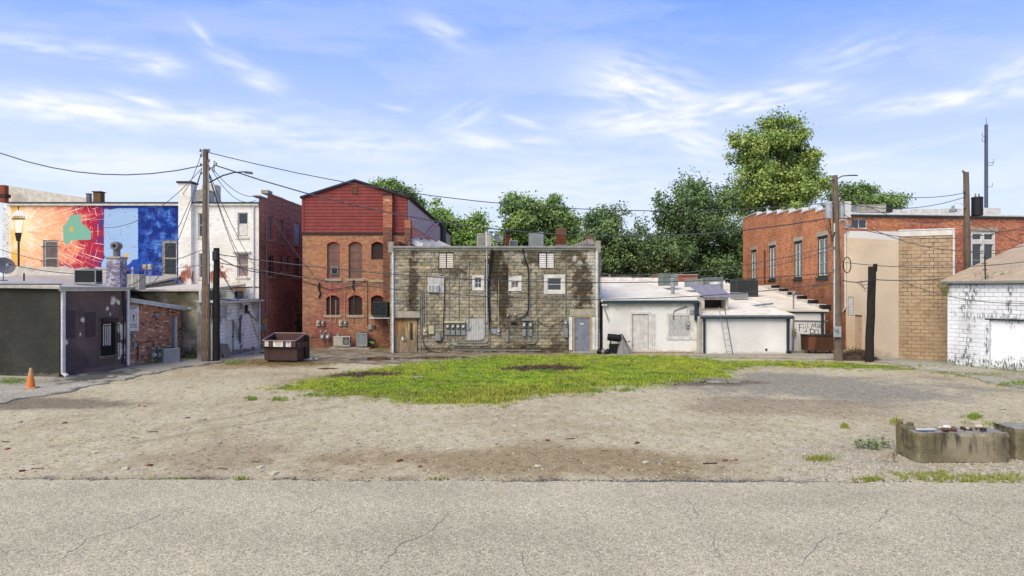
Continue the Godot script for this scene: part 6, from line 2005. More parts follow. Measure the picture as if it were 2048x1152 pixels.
	body(b, [Vector3(11.2, 2.0, -39.6), Vector3(15.9, 2.0, -39.6), Vector3(15.9, 4.1, -57.9), Vector3(11.2, 4.1, -57.9)], 0)
	put(b, "outer_walls", M.white_paint, o2)
	# the step in the roof between the two
	b = MB.new()
	b.quad(Vector3(10.952, 2.2, -39.4), Vector3(10.952, 4.3, -58), Vector3(10.952, 4.36, -58), Vector3(10.952, 3.06, -39.6))
	b.quad(Vector3(10.90, 3.06, -39.6), Vector3(10.90, 4.36, -58), Vector3(10.90, 4.3, -58), Vector3(10.90, 2.2, -39.4))
	put(b, "roof_step", M.white_paint, o)
	# third: the part with the graffiti, against the brick hall
	var D3 := 41.0
	var a3 := Vector3(16.2, 0, -D3)
	var c3 := Vector3((1650 - 1024) * D3 / F, 0, -D3)
	var o3 := thing("white_shop", "narrow white wall with black graffiti next to the brick hall", "building", a3)
	var h := Fr.new(a3, c3)
	b = MB.new()
	wall(b, h, 0, h.w, 0, 2.3, [], g.w, 2.4)
	wall(b, Fr.new(c3, c3 + Vector3(0.3, 0, -17)), 0, 17, 0, 2.3, [], 17, 2.4)
	put(b, "front_wall", m2, o3)
	blocks(o3, h, 0.02, h.w, 0.0, func(_s: float) -> float: return 2.2, 0.4, 0.2, [], m2, g.w, 2.4, 0.003, 0.0, 0.008, 0.03, 90)
	fpart(o3, "fascia", M.teal_trim, h, [-0.6, h.w + 0.05, 2.3, 2.42], -0.05, 0.14, 0.02)
	fpart(o3, "downspout", M.navy, h, [h.w - 0.26, h.w - 0.11, 0.05, 2.3], 0.02, 0.13, 0.02)
	pipe(o3, "conduit", M.galv, h, pxl(h, [[1588, 641], [1655, 642]]), 0.035, 0.05)
	pipe(o3, "service_mast", M.galv, h, pxl(h, [[1586, 588], [1586, 672], [1585, 700]]), 0.045, 0.07)
	meter("tan electric meter on the white wall left of the graffiti", h, 1587, 657, 671, 6.5, M.tan_box, 0.05)
	var mh := MB.new()
	var mp := h.st(1587, 588)
	mh.lathe([Vector2(0.05, 0), Vector2(0.13, 0.05), Vector2(0.14, 0.2), Vector2(0.06, 0.28), Vector2(0, 0.28)], Transform3D(Basis.IDENTITY, h.p(mp.x, mp.y - 0.1, 0.1)), 10)
	put(mh, "weather_head", M.galv, o3)
	b = MB.new()
	slab(b, [Vector3(16.26, 2.52, -40.8), Vector3(18.95, 2.5, -40.8), Vector3(21.3, 4.0, -58), Vector3(16.26, 4.34, -58)], 0.12)
	put(b, "roof", rm, o3)
	b = MB.new()
	body(b, [Vector3(16.3, 2.2, -41.3), Vector3(18.6, 2.2, -41.3), Vector3(20.9, 3.8, -57.9), Vector3(16.3, 3.8, -57.9)], 0)
	put(b, "outer_walls", M.white_paint, o3)
	# stepped tar flashings where the roof meets the hall
	for k in 6:
		var t := k / 6.0
		var q := MB.new()
		q.box(Vector3(lerpf(18.9, 21.0, t), lerpf(2.62, 4.1, t), lerpf(-41.2, -56, t)), Vector3(0.5, 0.34, 0.5), Basis.IDENTITY, 0.02)
		put(q, "flashing_block", M.black, o3)
		q = MB.new()
		q.box(Vector3(lerpf(18.9, 21.0, t) + 0.02, lerpf(2.66, 4.14, t), lerpf(-42.4, -57.2, t)), Vector3(0.45, 0.3, 1.8), Basis.IDENTITY, 0.02)
		put(q, "parapet_step", M.roof_white, o3)
	# graffiti: brush-wide strokes of black paint, letters as they stand
	var gr := MB.new()
	var pen := func(pts: Array) -> void:
		var w: Array = []
		for q: Array in pts:
			var z := h.st(q[0], q[1])
			w.append(Vector2(z.x, z.y))
		for k in w.size() - 1:
			var p0: Vector2 = w[k]
			var p1: Vector2 = w[k + 1]
			var nn := (p1 - p0).orthogonal().normalized() * 0.018
			var e := (p1 - p0).normalized() * 0.01
			gr.quad(h.p(p0.x + nn.x - e.x, p0.y + nn.y - e.y, 0.007), h.p(p0.x - nn.x - e.x, p0.y - nn.y - e.y, 0.007), h.p(p1.x - nn.x + e.x, p1.y - nn.y + e.y, 0.007), h.p(p1.x + nn.x + e.x, p1.y + nn.y + e.y, 0.007))
	var ring := func(cx: float, cy: float, r: float, r2: float) -> Array:
		var q: Array = []
		for k in 13: q.append([cx + cos(TAU * k / 12) * r, cy + sin(TAU * k / 12) * r2])
		return q
	pen.call([[1598, 648], [1599, 655], [1599, 662]]); pen.call([[1597, 649.5], [1605, 648.5]]); pen.call([[1598, 655], [1603, 654]])
	pen.call([[1606.5, 652], [1607, 658]]); pen.call([[1606, 649], [1606.7, 649.8]])
	pen.call([[1611, 652], [1612.5, 658], [1613, 662.5], [1611, 664], [1608.5, 662]]); pen.call([[1610, 648.5], [1610.8, 649.3]])
	pen.call([[1615, 650], [1616, 656]]); pen.call([[1614.5, 647.6], [1615.2, 648.4]])
	pen.call([[1622, 656], [1625, 648], [1627.5, 654], [1630.5, 647], [1632, 656]]); pen.call([[1634.5, 651], [1635, 656]]); pen.call([[1634, 648], [1634.7, 648.8]])
	pen.call([[1637.5, 648], [1638, 656.5]]); pen.call([[1642.5, 648], [1638, 652.5], [1643, 656]])
	pen.call(ring.call(1624.5, 662.5, 4.2, 4.6)); pen.call(ring.call(1633, 664, 4.0, 4.6)); pen.call([[1619, 659], [1621, 657.5], [1624, 659]]); pen.call([[1620, 666], [1622, 668.5]])
	put(gr, "graffiti", M.black, o3)
	# things on the roofs; heights follow the membrane
	var ra := func(z: float) -> float: return 3.1 + (z - 39.6) * (1.28 / 18.4)
	var rb := func(z: float) -> float: return 2.26 + (z - 39.1) * (2.10 / 18.9)
	var at := func(px: float, d: float, y: float) -> Vector3: return Vector3((px - 1024) * d / F, y, -d)
	condenser("tall green-grey air conditioner on the white roof, leftmost of the row", at.call(1336, 52, ra.call(52)), 1.25, 0.95, 0.9, 0.15, gm(140, 152, 146, 0.6), gm(126, 138, 132, 0.6), "panel", "rooftop air conditioners")
	condenser("low dull grey air conditioner in the middle of the white roof", at.call(1387, 50.5, ra.call(50.5)), 1.15, 0.62, 0.8, 0.0, gm(158, 164, 164, 0.6), gm(150, 156, 156, 0.6), "plain", "rooftop air conditioners")
	condenser("tall green-grey air conditioner behind a round fan housing on the white roof", at.call(1425, 51, rb.call(51)), 1.3, 1.0, 0.9, 0.1, gm(140, 152, 148, 0.6), gm(126, 138, 134, 0.6), "plain", "rooftop air conditioners")
	condenser("large black air conditioner on the white roof near the brick hall", at.call(1488, 47.5, rb.call(47.5)), 1.55, 1.15, 1.1, 0.12, gm(78, 84, 84, 0.55), gm(50, 56, 58, 0.6), "ribs", "rooftop air conditioners")
	condenser("small grey air conditioner in front of the large black one", at.call(1478, 46.0, rb.call(46.0)), 0.95, 0.48, 0.7, 0.1, M.ac_grey, gm(140, 146, 150, 0.6), "plain", "rooftop air conditioners")
	var fh := thing("fan_housing", "round white exhaust fan housing on the white roof", "roof fan", at.call(1432, 49, rb.call(49)))
	b = MB.new()
	b.lathe([Vector2(0.5, 0), Vector2(0.5, 0.25), Vector2(0.34, 0.3), Vector2(0.34, 0.7), Vector2(0.45, 0.72), Vector2(0.45, 0.85), Vector2(0.0, 0.9)], Transform3D.IDENTITY, 16)
	put(b, "drum", M.white_metal, fh, false)
	b = MB.new()
	b.box(Vector3(0, 0.08, 0), Vector3(1.2, 0.16, 1.2), Basis.IDENTITY, 0.03)
	put(b, "curb", M.insulator, fh, false)
	for q: Array in [[1345, 49.5, 0.62, 0.16, "slim grey flue beside the leftmost roof air conditioner", 0], [1345.5, 44.0, 0.42, 0.12, "short grey vent near the edge of the white roof", 0]]:
		b = MB.new()
		b.lathe([Vector2(q[3], 0), Vector2(q[3], q[2]), Vector2(q[3] * 1.4, q[2] + 0.02), Vector2(q[3] * 1.2, q[2] + 0.1), Vector2(0, q[2] + 0.12)], Transform3D(Basis.IDENTITY, at.call(q[0], q[1], ra.call(q[1]))), 12)
		tag(put(b, "roof_vent", M.ac_grey), q[4], "roof vent")
	# roof hatch with a sheet of corrugated iron
	var ha := thing("roof_hatch", "square roof opening under a sloping corrugated sheet on the white shed", "roof hatch", at.call(1430, 41.2, rb.call(41.2)))
	var hx := -(0.0)
	b = MB.new()
	for s: float in [-1.0, 1.0]: b.box(Vector3(s * 0.72, 0.36, -0.5), Vector3(0.16, 0.74, 1.1), Basis.IDENTITY, 0.01)
	b.box(Vector3(0, 0.66, -0.02), Vector3(1.28, 0.14, 0.1)); b.box(Vector3(0, 0.4, -1.05), Vector3(1.3, 0.8, 0.1))
	put(b, "housing", M.roof_white, ha, false)
	b = MB.new()
	b.box(Vector3(0, 0.3, -0.95), Vector3(1.26, 0.58, 0.08))
	put(b, "dark_opening", M.roof_dark, ha, false)
	b = MB.new()
	var n := 18
	for k in n:
		var x0 := -0.9 + 1.8 * k / n
		var x1 := -0.9 + 1.8 * (k + 1) / n
		var z0 := 0.05 if k % 2 == 0 else 0.0
		var z1 := 0.05 - z0
		b.quad(Vector3(x0 + 0.1, 0.72 + z0, 0.35), Vector3(x1 + 0.1, 0.72 + z1, 0.35), Vector3(x1 - 0.3, 1.5 + z1, -1.9), Vector3(x0 - 0.3, 1.5 + z0, -1.9))
		b.quad(Vector3(x0 + 0.1, 0.71 + z0, 0.35), Vector3(x0 - 0.3, 1.49 + z0, -1.9), Vector3(x1 - 0.3, 1.49 + z1, -1.9), Vector3(x1 + 0.1, 0.71 + z1, 0.35))
	put(b, "corrugated_sheet", gm(150, 148, 158, 0.6, 0.3), ha, false)
	b = MB.new()
	b.box(Vector3(-0.5, 0.03, 0.3), Vector3(0.9, 0.05, 0.1), Basis(Vector3.UP, 0.3)); b.box(Vector3(0.3, 0.04, 0.28), Vector3(1.0, 0.06, 0.1), Basis(Vector3.UP, -0.15))
	put(b, "loose_timber", M.plank_grey, ha, false)
	for q: Array in [[1515, 42.6, "blue-grey gutter offcut lying on the white roof, left of two"], [1527, 42.8, "blue-grey gutter offcut lying on the white roof, right of two"]]:
		b = MB.new()
		var p: Vector3 = at.call(q[0], q[1], rb.call(q[1]) + 0.08)
		b.box(p, Vector3(0.1, 0.1, 1.7), Basis(Vector3.UP, 0.35) * Basis(Vector3.RIGHT, -0.11), 0.02)
		tag(put(b, "gutter_offcut", gm(126, 146, 166, 0.5, 0.3)), q[2], "gutter", "gutter offcuts on the white roof")
	# ladder against the shed
	var la := thing("ladder", "aluminium ladder leaning on the low white shed", "ladder", g.p(g.st(1452, 708).x, 0, 0.6))
	var l0 := g.st(1448.5, 708)
	var l1 := g.st(1460, 708)
	for k in 2:
		b = MB.new()
		var s: float = [l0.x, l1.x][k] - 0.06
		b.tube([g.p(s + 0.03, 0.0, 0.62), g.p(s - 0.28, 2.7, 0.1)], 0.024, 0.024, 4)
		put(b, "rail", M.aluminium if k == 0 else M.ac_dark, la)
	for k in 8:
		b = MB.new()
		var t := (k + 0.6) / 8.2
		b.tube([g.p(lerpf(l0.x - 0.03, l0.x - 0.34, t), 2.7 * t, lerpf(0.62, 0.1, t)), g.p(lerpf(l1.x - 0.03, l1.x - 0.34, t), 2.7 * t, lerpf(0.62, 0.1, t))], 0.015, 0.015, 5)
		put(b, "rung", M.aluminium, la)

# ---------------------------------------------------------------- brick hall with stepped parapet
func brick_hall() -> void:
	var a := Vector3(23.0, 0, -68)
	var c := Vector3(20.45, 0, -41.9)
	var o := thing("brick_hall", "long orange brick hall with stepped white parapet and tall green-framed windows", "building", c)
	var f := Fr.new(a, c)
	var W := f.w
	var wins: Array = []
	for q: Array in [[1502, 500, 1512.5, 561], [1538, 491, 1551, 559], [1588.5, 482, 1604, 557], [1635, 472, 1655, 555]]: wins.append(f.r(q[0], q[1], q[2], q[3]))
	var tx := facade(W, 11.6, 44, func(s: float, t: float) -> Color:
		var n := fb(s, t, 0.25)
		var q := brick(s, t, k8(204, 132, 88), k8(172, 102, 68), k8(196, 150, 114))
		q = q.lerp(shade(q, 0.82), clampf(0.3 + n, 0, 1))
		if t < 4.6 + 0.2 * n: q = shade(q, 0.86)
		return q.lerp(k8(224, 168, 126), 0.3 * clampf(nf.get_noise_2d(s * 0.8, t * 0.8) * 1.4, 0, 1)))
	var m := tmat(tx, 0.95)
	# top edge steps down towards the camera
	var steps: Array = []
	for q: Array in [[1490, 1515, 419], [1515, 1535, 417], [1535, 1556, 415], [1556, 1580, 413], [1580, 1606, 411], [1606, 1634, 409], [1634, 1670, 406], [1670, 1700, 404]]:
		var s0 := f.st(q[0], 420).x if q[0] > 1490 else 0.0
		var s1 := f.st(q[1], 420).x if q[1] < 1700 else W
		steps.append([s0, s1, f.st(q[1] - 1, q[2] + 7).y])
	var b := MB.new()
	for q: Array in steps:
		var hs: Array = []
		for h: Array in wins:
			if h[0] >= q[0] and h[1] <= q[1]: hs.append(h)
			elif h[1] > q[0] and h[0] < q[1]: hs.append([maxf(h[0], q[0]), minf(h[1], q[1]), h[2], h[3]])
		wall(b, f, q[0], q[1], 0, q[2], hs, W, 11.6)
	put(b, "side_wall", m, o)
	for k in steps.size():
		var q: Array = steps[k]
		fpart(o, "parapet_cap", M.white_metal, f, [q[0] + (0.02 if k else 0.0), q[1], q[2], q[2] + 0.1], -0.4, 0.06, 0.01)
		if k: fpart(o, "parapet_cap", M.white_metal, f, [q[0] - 0.14, q[0] + 0.018, q[2] - 0.05, steps[k - 1][2] + 0.1] if steps[k - 1][2] > q[2] else [q[0] - 0.14, q[0], q[2] - 0.4, q[2] + 0.1], -0.38, 0.065)
	for h: Array in wins:
		fpart(o, "lintel", M.plaster, f, [h[0] - 0.12, h[1] + 0.12, h[3], h[3] + 0.3], -0.05, 0.04, 0.01)
		var b2 := MB.new()
		var fw := 0.16
		fbox(b2, f, h[0], h[0] + fw, h[2], h[3], -0.2, -0.03); fbox(b2, f, h[1] - fw, h[1], h[2], h[3], -0.2, -0.03); fbox(b2, f, (h[0] + h[1]) / 2 - 0.1, (h[0] + h[1]) / 2 + 0.1, h[2], h[3], -0.2, -0.05)
		fbox(b2, f, h[0], h[1], h[3] - 0.2, h[3], -0.2, -0.04); fbox(b2, f, h[0], h[1], h[2], h[2] + 0.14, -0.2, -0.02)
		put(b2, "window_frame", M.green_frame, o)
		for k in 2:
			var s0: float = h[0] + fw if k == 0 else (h[0] + h[1]) / 2 + 0.1
			var s1: float = (h[0] + h[1]) / 2 - 0.1 if k == 0 else h[1] - fw
			window(o, f, [s0, s1, h[2] + 0.14, h[3] - 0.2], M.white_paint, 0.05, 1, 3, 0.1, null, M.sky_reflection_glass)
		fpart(o, "sill", M.green_frame, f, [h[0] - 0.1, h[1] + 0.1, h[2] - 0.18, h[2]], -0.1, 0.1, 0.02)
	pipe(o, "downspout", M.rust, f, pxl(f, [[1531, 500], [1531, 572]]), 0.06, 0.08)
	# rear wall facing the alley
	var e := Vector3(38, 0, -44)
	var g := Fr.new(c, e)
	var w1 := g.r(1942, 464, 1990, 556)
	var w2 := g.r(1703, 438, 1735, 457)
	var tx2 := facade(g.w, 8.8, 48, func(s: float, t: float) -> Color:
		var n := fb(s, t, 0.4)
		var q := brick(s, t, k8(186, 104, 74), k8(144, 76, 58), k8(176, 136, 110))
		q = q.lerp(brick(s, t, k8(206, 132, 82), k8(178, 104, 66), k8(186, 146, 114)), clampf(n * 1.5, 0, 0.9))
		if nf.get_noise_2d(s * 4.0, t * 8.0) > 0.5: q = q.lerp(k8(222, 204, 190), 0.6)
		return q)
	b = MB.new()
	wall(b, g, 0, g.w, 0, 8.3, [w1, w2], g.w, 8.8)
	put(b, "rear_wall", tmat(tx2, 0.95), o)
	fpart(o, "cornice", M.white_paint, g, [0.3, g.w, 8.3, 8.42], -0.2, 0.18, 0.02)
	fpart(o, "gutter", M.teal_trim, g, [0.3, g.w, 8.2, 8.295], 0.0, 0.16, 0.02)
	fpart(o, "parapet_pier", M.white_paint, g, [-0.1, 0.35, 8.1, 9.1], -0.4, 0.1, 0.02)
	# the large double window, white frame with transoms
	var su := MB.new()
	var ww := 0.1
	var mid: float = (w1[0] + w1[1]) / 2
	fbox(su, g, w1[0], w1[0] + ww, w1[2], w1[3], -0.15, 0.0); fbox(su, g, w1[1] - ww, w1[1], w1[2], w1[3], -0.15, 0.0); fbox(su, g, mid - 0.08, mid + 0.08, w1[2], w1[3], -0.15, 0.0)
	fbox(su, g, w1[0], w1[1], w1[3] - 0.12, w1[3], -0.15, 0.004); fbox(su, g, w1[0], w1[1], lerpf(w1[2], w1[3], 0.74), lerpf(w1[2], w1[3], 0.83), -0.15, 0.004); fbox(su, g, w1[0], w1[1], w1[2], w1[2] + 0.1, -0.15, 0.004)
	put(su, "window_frame", M.white_paint, o)
	for k in 2:
		var s0: float = w1[0] + ww if k == 0 else mid + 0.08
		var s1: float = mid - 0.08 if k == 0 else w1[1] - ww
		window(o, g, [s0, s1, w1[2] + 0.1, lerpf(w1[2], w1[3], 0.74)], M.white_paint, 0.035, 1, 2, 0.12)
		window(o, g, [s0, s1, lerpf(w1[2], w1[3], 0.83), w1[3] - 0.12], M.white_paint, 0.03, 1, 1, 0.12)
	fpart(o, "lintel", M.stone_sill, g, [w1[0] - 0.15, w1[1] + 0.2, w1[3], w1[3] + 0.28], -0.05, 0.03)
	window(o, g, w2, M.white_paint, 0.05, 2, 1, 0.12)
	b = MB.new()
	body(b, [c + Vector3(0.5, 8.2, -0.4), e + Vector3(0, 8.2, -0.3), Vector3(40, 8.4, -68), a + Vector3(0.4, 8.4, 0.2)], 0)
	put(b, "roof", M.roof_grey, o)
	b = MB.new()
	wall(b, Fr.new(Vector3(40, 0, -68.2), a), 0, 17, 0, 10.6, [], 17, 11)
	wall(b, Fr.new(e, Vector3(40, 0, -68.2)), 0, 24, 0, 8.3, [], 24, 11)
	put(b, "outer_walls", M.brick_plain, o)
	# saw-tooth parapet seen beyond the rear roof
	for k in 6:
		fpart(o, "parapet_step", M.white_paint, g, [3.6 + k * 2.35, 3.6 + k * 2.35 + 2.2, 8.4, 9.6 + 0.05 * k], -9.0 + 0.2 * k, -8.7 + 0.2 * k)
	condenser("long grey rooftop air handler on the brick hall beside the pole", P(1736, 426, 46), 1.9, 0.5, 1.0, 0.0, M.ac_beige, M.ac_grey, "panel", "rooftop air conditioners")
	condenser("dark end unit at the right of the hall's rooftop air handler", P(1770, 426, 46.2), 0.55, 0.5, 0.9, 0.0, M.ac_dark, M.coil, "ribs", "rooftop air conditioners")
	lamp_fixture("gooseneck lamp on the brick hall above the beige building", P(1695, 456, 41.5), 0.0)
func lamp_fixture(label: String, at: Vector3, turn: float) -> void:
	var o := thing("wall_lamp", label, "lamp", at, turn, "gooseneck lamps")
	var b := MB.new()
	b.tube([Vector3(-0.55, 0.35, -0.2), Vector3(-0.35, 0.52, -0.1), Vector3(-0.1, 0.5, 0), Vector3(0, 0.36, 0)], 0.022)
	put(b, "arm", M.white_metal, o, false)
	b = MB.new()
	b.lathe([Vector2(0.2, 0.0), Vector2(0.2, 0.16), Vector2(0.08, 0.22), Vector2(0.08, 0.36), Vector2(0, 0.38)], Transform3D.IDENTITY, 14)
	put(b, "shade", M.ac_grey, o, false)

# ---------------------------------------------------------------- beige block building
func beige_building() -> void:
	var l := G(1692, 700)
	var c := G(1797.5, 717)
	var r := Vector3(23.05, 0, -35.6)
	var o := thing("beige_block_building", "windowless beige painted block building with dark mortar joints on one face", "building", c)
	var f := Fr.new(l, c)
	var g := Fr.new(c, r)
	var H := 6.85
	var tl := facade(f.w, 7.6, 64, func(s: float, t: float) -> Color:
		var q := k8(228, 207, 178).lerp(k8(218, 196, 165), clampf(0.4 + fb(s, t, 0.5), 0, 1))
		if t > 6.35 + 0.55 * (1.0 - s / f.w): q = k8(226, 222, 214)
		q = q.lerp(k8(186, 168, 146), 0.5 * patch(s, t, 2.5, 0.05, 3.0, 0.25, 0.6))
		return shade(q, 1.0 + 0.04 * nf.get_noise_2d(s * 8, t * 8)))
	var vent := f.r(1696, 593, 1707, 631)
	var door := f.r(1711, 632, 1724.5, 702)
	var ml := tmat(tl, 0.85, true)
	var b := MB.new()
	wall(b, f, 0, f.w, 0, H, [vent], f.w, 7.6)
	fpoly(b, f, PackedVector2Array([Vector2(0, H), Vector2(f.w, H), Vector2(0, 7.3)]), 0, f.w, 7.6)
	put(b, "left_wall", ml, o)
	blocks(o, f, 0, f.w, 0, func(_s: float) -> float: return 6.3, 0.4, 0.2, [vent, door], ml, f.w, 7.6, 0.004, 0.0, 0.008, 0.04, 300)
	louvre(o, f, vent, M.ac_grey, M.white_paint, 12, 1, -0.04, "vent")
	var dr := fpart(o, "door", gm(216, 182, 152, 0.8), f, door, 0.0, 0.02)
	fpart(dr, "door_head", M.dark_brown, f, [door[0], door[1], door[3], door[3] + 0.05], 0.0, 0.05)
	var runs: Array = [[2.6, 1.0, 0.9], [1.55, 0.3, 0.55], [0.35, 0.22, 0.5], [0.9, 0.12, 0.3]]
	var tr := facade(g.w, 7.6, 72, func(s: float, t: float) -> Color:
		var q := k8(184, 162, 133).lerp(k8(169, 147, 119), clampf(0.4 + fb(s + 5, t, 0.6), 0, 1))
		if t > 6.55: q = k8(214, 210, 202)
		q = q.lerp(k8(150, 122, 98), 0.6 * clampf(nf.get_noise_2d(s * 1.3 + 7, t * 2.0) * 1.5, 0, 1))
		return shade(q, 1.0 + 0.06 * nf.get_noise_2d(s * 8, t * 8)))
	var mr := tmat(tr, 0.85, true)
	# joints: mildewed dark in the runs, paint elsewhere
	var tj := facade(g.w, 7.6, 48, func(s: float, t: float) -> Color:
		var k := 0.42 * clampf(0.5 + fb(s, t, 0.8), 0, 1)
		k = maxf(k, patch(s, t, 1.55, 5.6, 0.38, 1.4, 0.7)); k = maxf(k, patch(s, t, 1.6, 3.5, 0.4, 1.2, 0.9) * 0.8); k = maxf(k, patch(s, t, 0.3, 3.6, 0.35, 1.0, 0.8) * 0.8); k = maxf(k, patch(s, t, 0.3, 5.4, 0.3, 0.6, 0.8) * 0.7)
		return k8(168, 136, 106).lerp(k8(52, 44, 38), clampf(k, 0, 1)))
	b = MB.new()
	wall(b, g, 0, g.w, 0, H, [], g.w, 7.6)
	put(b, "right_wall", tmat(tj, 0.95), o)
	blocks(o, g, 0, g.w, 0, func(_s: float) -> float: return 6.55, 0.4, 0.2, [], mr, g.w, 7.6, 0.012, 0.0, 0.024, 0.08, 300)
	fpart(o, "top_band", M.white_paint, g, [0.0, g.w, 6.57, H + 0.02], 0.0, 0.03)
	fpart(o, "drip_edge", M.white_metal, g, [-0.02, g.w + 0.05, H + 0.02, H + 0.08], -0.2, 0.06)
	fpart(o, "corner_strip", M.white_metal, g, [g.w - 0.05, g.w + 0.04, 2.0, H], 0.0, 0.05)
	pipe(o, "downspout", M.white_metal, f, [Vector2(0.06, 7.15), Vector2(0.06, 2.55), Vector2(-0.2, 2.35)], 0.06, 0.08)
	b = MB.new()
	body(b, [l + Vector3(0.26, 7.1, 0.1), c + Vector3(0.26, 6.8, -0.26), r + Vector3(-0.1, 6.8, -0.26), Vector3(26, 7.1, -41.2)], 0)
	put(b, "roof", M.roof_grey, o)
	b = MB.new()
	wall(b, Fr.new(r, Vector3(26.2, 0, -41.4)), 0, 6.5, 0, 6.9, [], 6.5, 7.6)
	put(b, "outer_walls", mr, o)
	pipe(o, "cable", M.cable, f, [Vector2(2.6, 3.0), Vector2(2.4, 1.6), Vector2(2.1, 0.2)], 0.012, 0.04)

# ---------------------------------------------------------------- white garage with a tan metal roof
func white_garage() -> void:
	var a := G(1895, 729)
	var t := (G(2046, 745) - a).normalized()
	var c := a + t * 11.0
	var o := thing("white_block_garage", "whitewashed block garage with mildew stains and tan ribbed metal roof", "garage", a)
	var f := Fr.new(a, c)
	var W := f.w
	var H := 4.02
	var dr := f.r(1979, 641, 2050, 748)
	dr[1] = dr[0] + 3.0
	var pil := f.st(2020, 600).x
	var tx := facade(W, 4.2, 72, func(s: float, t2: float) -> Color:
		var q := k8(234, 236, 238).lerp(k8(214, 216, 218), clampf(0.3 + fb(s, t2, 0.7), 0, 1))
		var st := 0.0
		st = maxf(st, 0.75 * patch(s, t2, 1.05, 3.4, 0.35, 1.0, 1.0)); st = maxf(st, 0.8 * patch(s, t2, 1.05, 1.9, 0.12, 0.9, 0.9))
		st = maxf(st, patch(s, t2, 1.0, 0.35, 0.35, 0.5, 0.8)); st = maxf(st, 0.9 * patch(s, t2, pil, 3.2, 0.12, 1.0, 0.8)); st = maxf(st, patch(s, t2, 3.6, 0.25, 1.6, 0.4, 0.8)); st = maxf(st, 0.8 * patch(s, t2, dr[0] - 0.1, 1.2, 0.12, 1.3, 0.8))
		st = maxf(st, 0.8 * patch(s, t2, 0.2, 0.15, 0.4, 0.25, 0.8)); st = maxf(st, 0.55 * patch(s, t2, 2.2, 2.45, 2.4, 0.2, 1.0))
		q = q.lerp(k8(52, 60, 56), clampf(st * (0.3 + 0.9 * nf.get_noise_2d(s * 8, t2 * 2.2)), 0, 0.8))
		return q.lerp(k8(92, 104, 66), 0.5 * patch(s, t2, 1.5, 0.02, 3.0, 0.14, 0.7)))
	var m := tmat(tx, 0.85, true)
	var tj := facade(W, 4.2, 40, func(s: float, t2: float) -> Color: return k8(190, 194, 198).lerp(k8(44, 56, 62), clampf(0.15 + fb(s, t2, 0.9) * 1.3 + 0.5 * sm(2.3, 2.9, t2), 0, 0.9)))
	var b := MB.new()
	wall(b, f, 0, W, 0, H, [dr], W, 4.2)
	put(b, "front_wall", tmat(tj, 0.95), o)
	blocks(o, f, 0, minf(W, 7.0), 0, func(_s: float) -> float: return H - 0.05, 0.4, 0.2, [dr], m, W, 4.2, 0.012, 0.0, 0.018, 0.06, 300)
	fpart(o, "garage_door", tmat(tx, 0.7), f, [dr[0], dr[1], 0.02, dr[3]], -0.22, -0.1)
	var dm := MB.new()
	wall(dm, f, dr[0], dr[1], 0.02, dr[3], [], W, 4.2, 0.0, -0.095)
	put(dm, "door_skin", m, o)
	fpart(o, "door_head", M.dark_metal, f, [dr[0] - 0.2, dr[1] + 0.2, dr[3], dr[3] + 0.06], -0.02, 0.03)
	fpart(o, "gutter", M.galv, f, [-0.2, W, H - 0.02, H + 0.13], 0.06, 0.24, 0.03)
	# roof: eave at the wall, rising away from it; ribbed panels
	var inn := -f.n
	var sl := 0.31
	var run := 7.0
	var dirv := (inn + Vector3.UP * sl)
	var tan_m := gm(208, 188, 156, 0.5, 0.1, 0.3)
	var base := f.p(0, H + 0.13, 0.22)
	var nn := 12
	for k in nn:
		b = MB.new()
		var s0 := -0.25 + k * 0.95
		var p0 := base + f.u * s0
		var p1 := base + f.u * (s0 + 0.945)
		b.quad(p0, p1, p1 + dirv * run, p0 + dirv * run)
		b.quad(p0 + Vector3.DOWN * 0.04, p1 + Vector3.DOWN * 0.04, p1, p0)
		if k == 0: b.quad(p0 + Vector3.DOWN * 0.08 + dirv * run, p0 + Vector3.DOWN * 0.08, p0, p0 + dirv * run)
		for q in 4:
			var x := base + f.u * (s0 + 0.12 + q * 0.236)
			b.box(x + dirv * run * 0.5 + Vector3.UP * 0.012, Vector3(0.045, 0.03, dirv.length() * run), Basis(f.u, f.u.cross(-dirv.normalized()).normalized() * -1.0, dirv.normalized()))
		put(b, "roof_panel", tan_m, o)
	# end wall facing the beige building, and the far slope
	b = MB.new()
	var e := Fr.new(a + inn * run, a)
	fpoly(b, e, PackedVector2Array([Vector2(0, 0), Vector2(run, 0), Vector2(run, H + 0.05), Vector2(0, H + 0.05 + run * sl)]), 0, W, 4.2 + run * sl)
	put(b, "end_wall", m, o)
	b = MB.new()
	body(b, [f.p(0.1, H - 0.1, -0.3), f.p(W, H - 0.1, -0.3), f.p(W, H - 0.1, -run * 2), f.p(0.1, H - 0.1, -run * 2)], 0)
	put(b, "outer_walls", M.white_paint, o)
	b = MB.new()
	slab(b, [base + dirv * run + f.u * -0.25, base + dirv * run + f.u * W, base + inn * run * 2 + f.u * W, base + inn * run * 2 + f.u * -0.25], 0.04)
	put(b, "far_slope", tan_m, o)
	# spindly mast standing at the eave
	var ms := thing("roof_mast", "thin dark mast with crossbars at the garage's eave", "mast", f.p(f.st(1971, 560).x, H + 0.2, 0.0))
	b = MB.new()
	b.tube([Vector3(0, -0.1, 0), Vector3(-0.04, 1.15, 0)], 0.03)
	for k in 3: b.box(Vector3(-0.04, 0.45 + k * 0.28, 0), Vector3(0.22, 0.03, 0.03))
	put(b, "pole", M.dark_metal, ms, false)

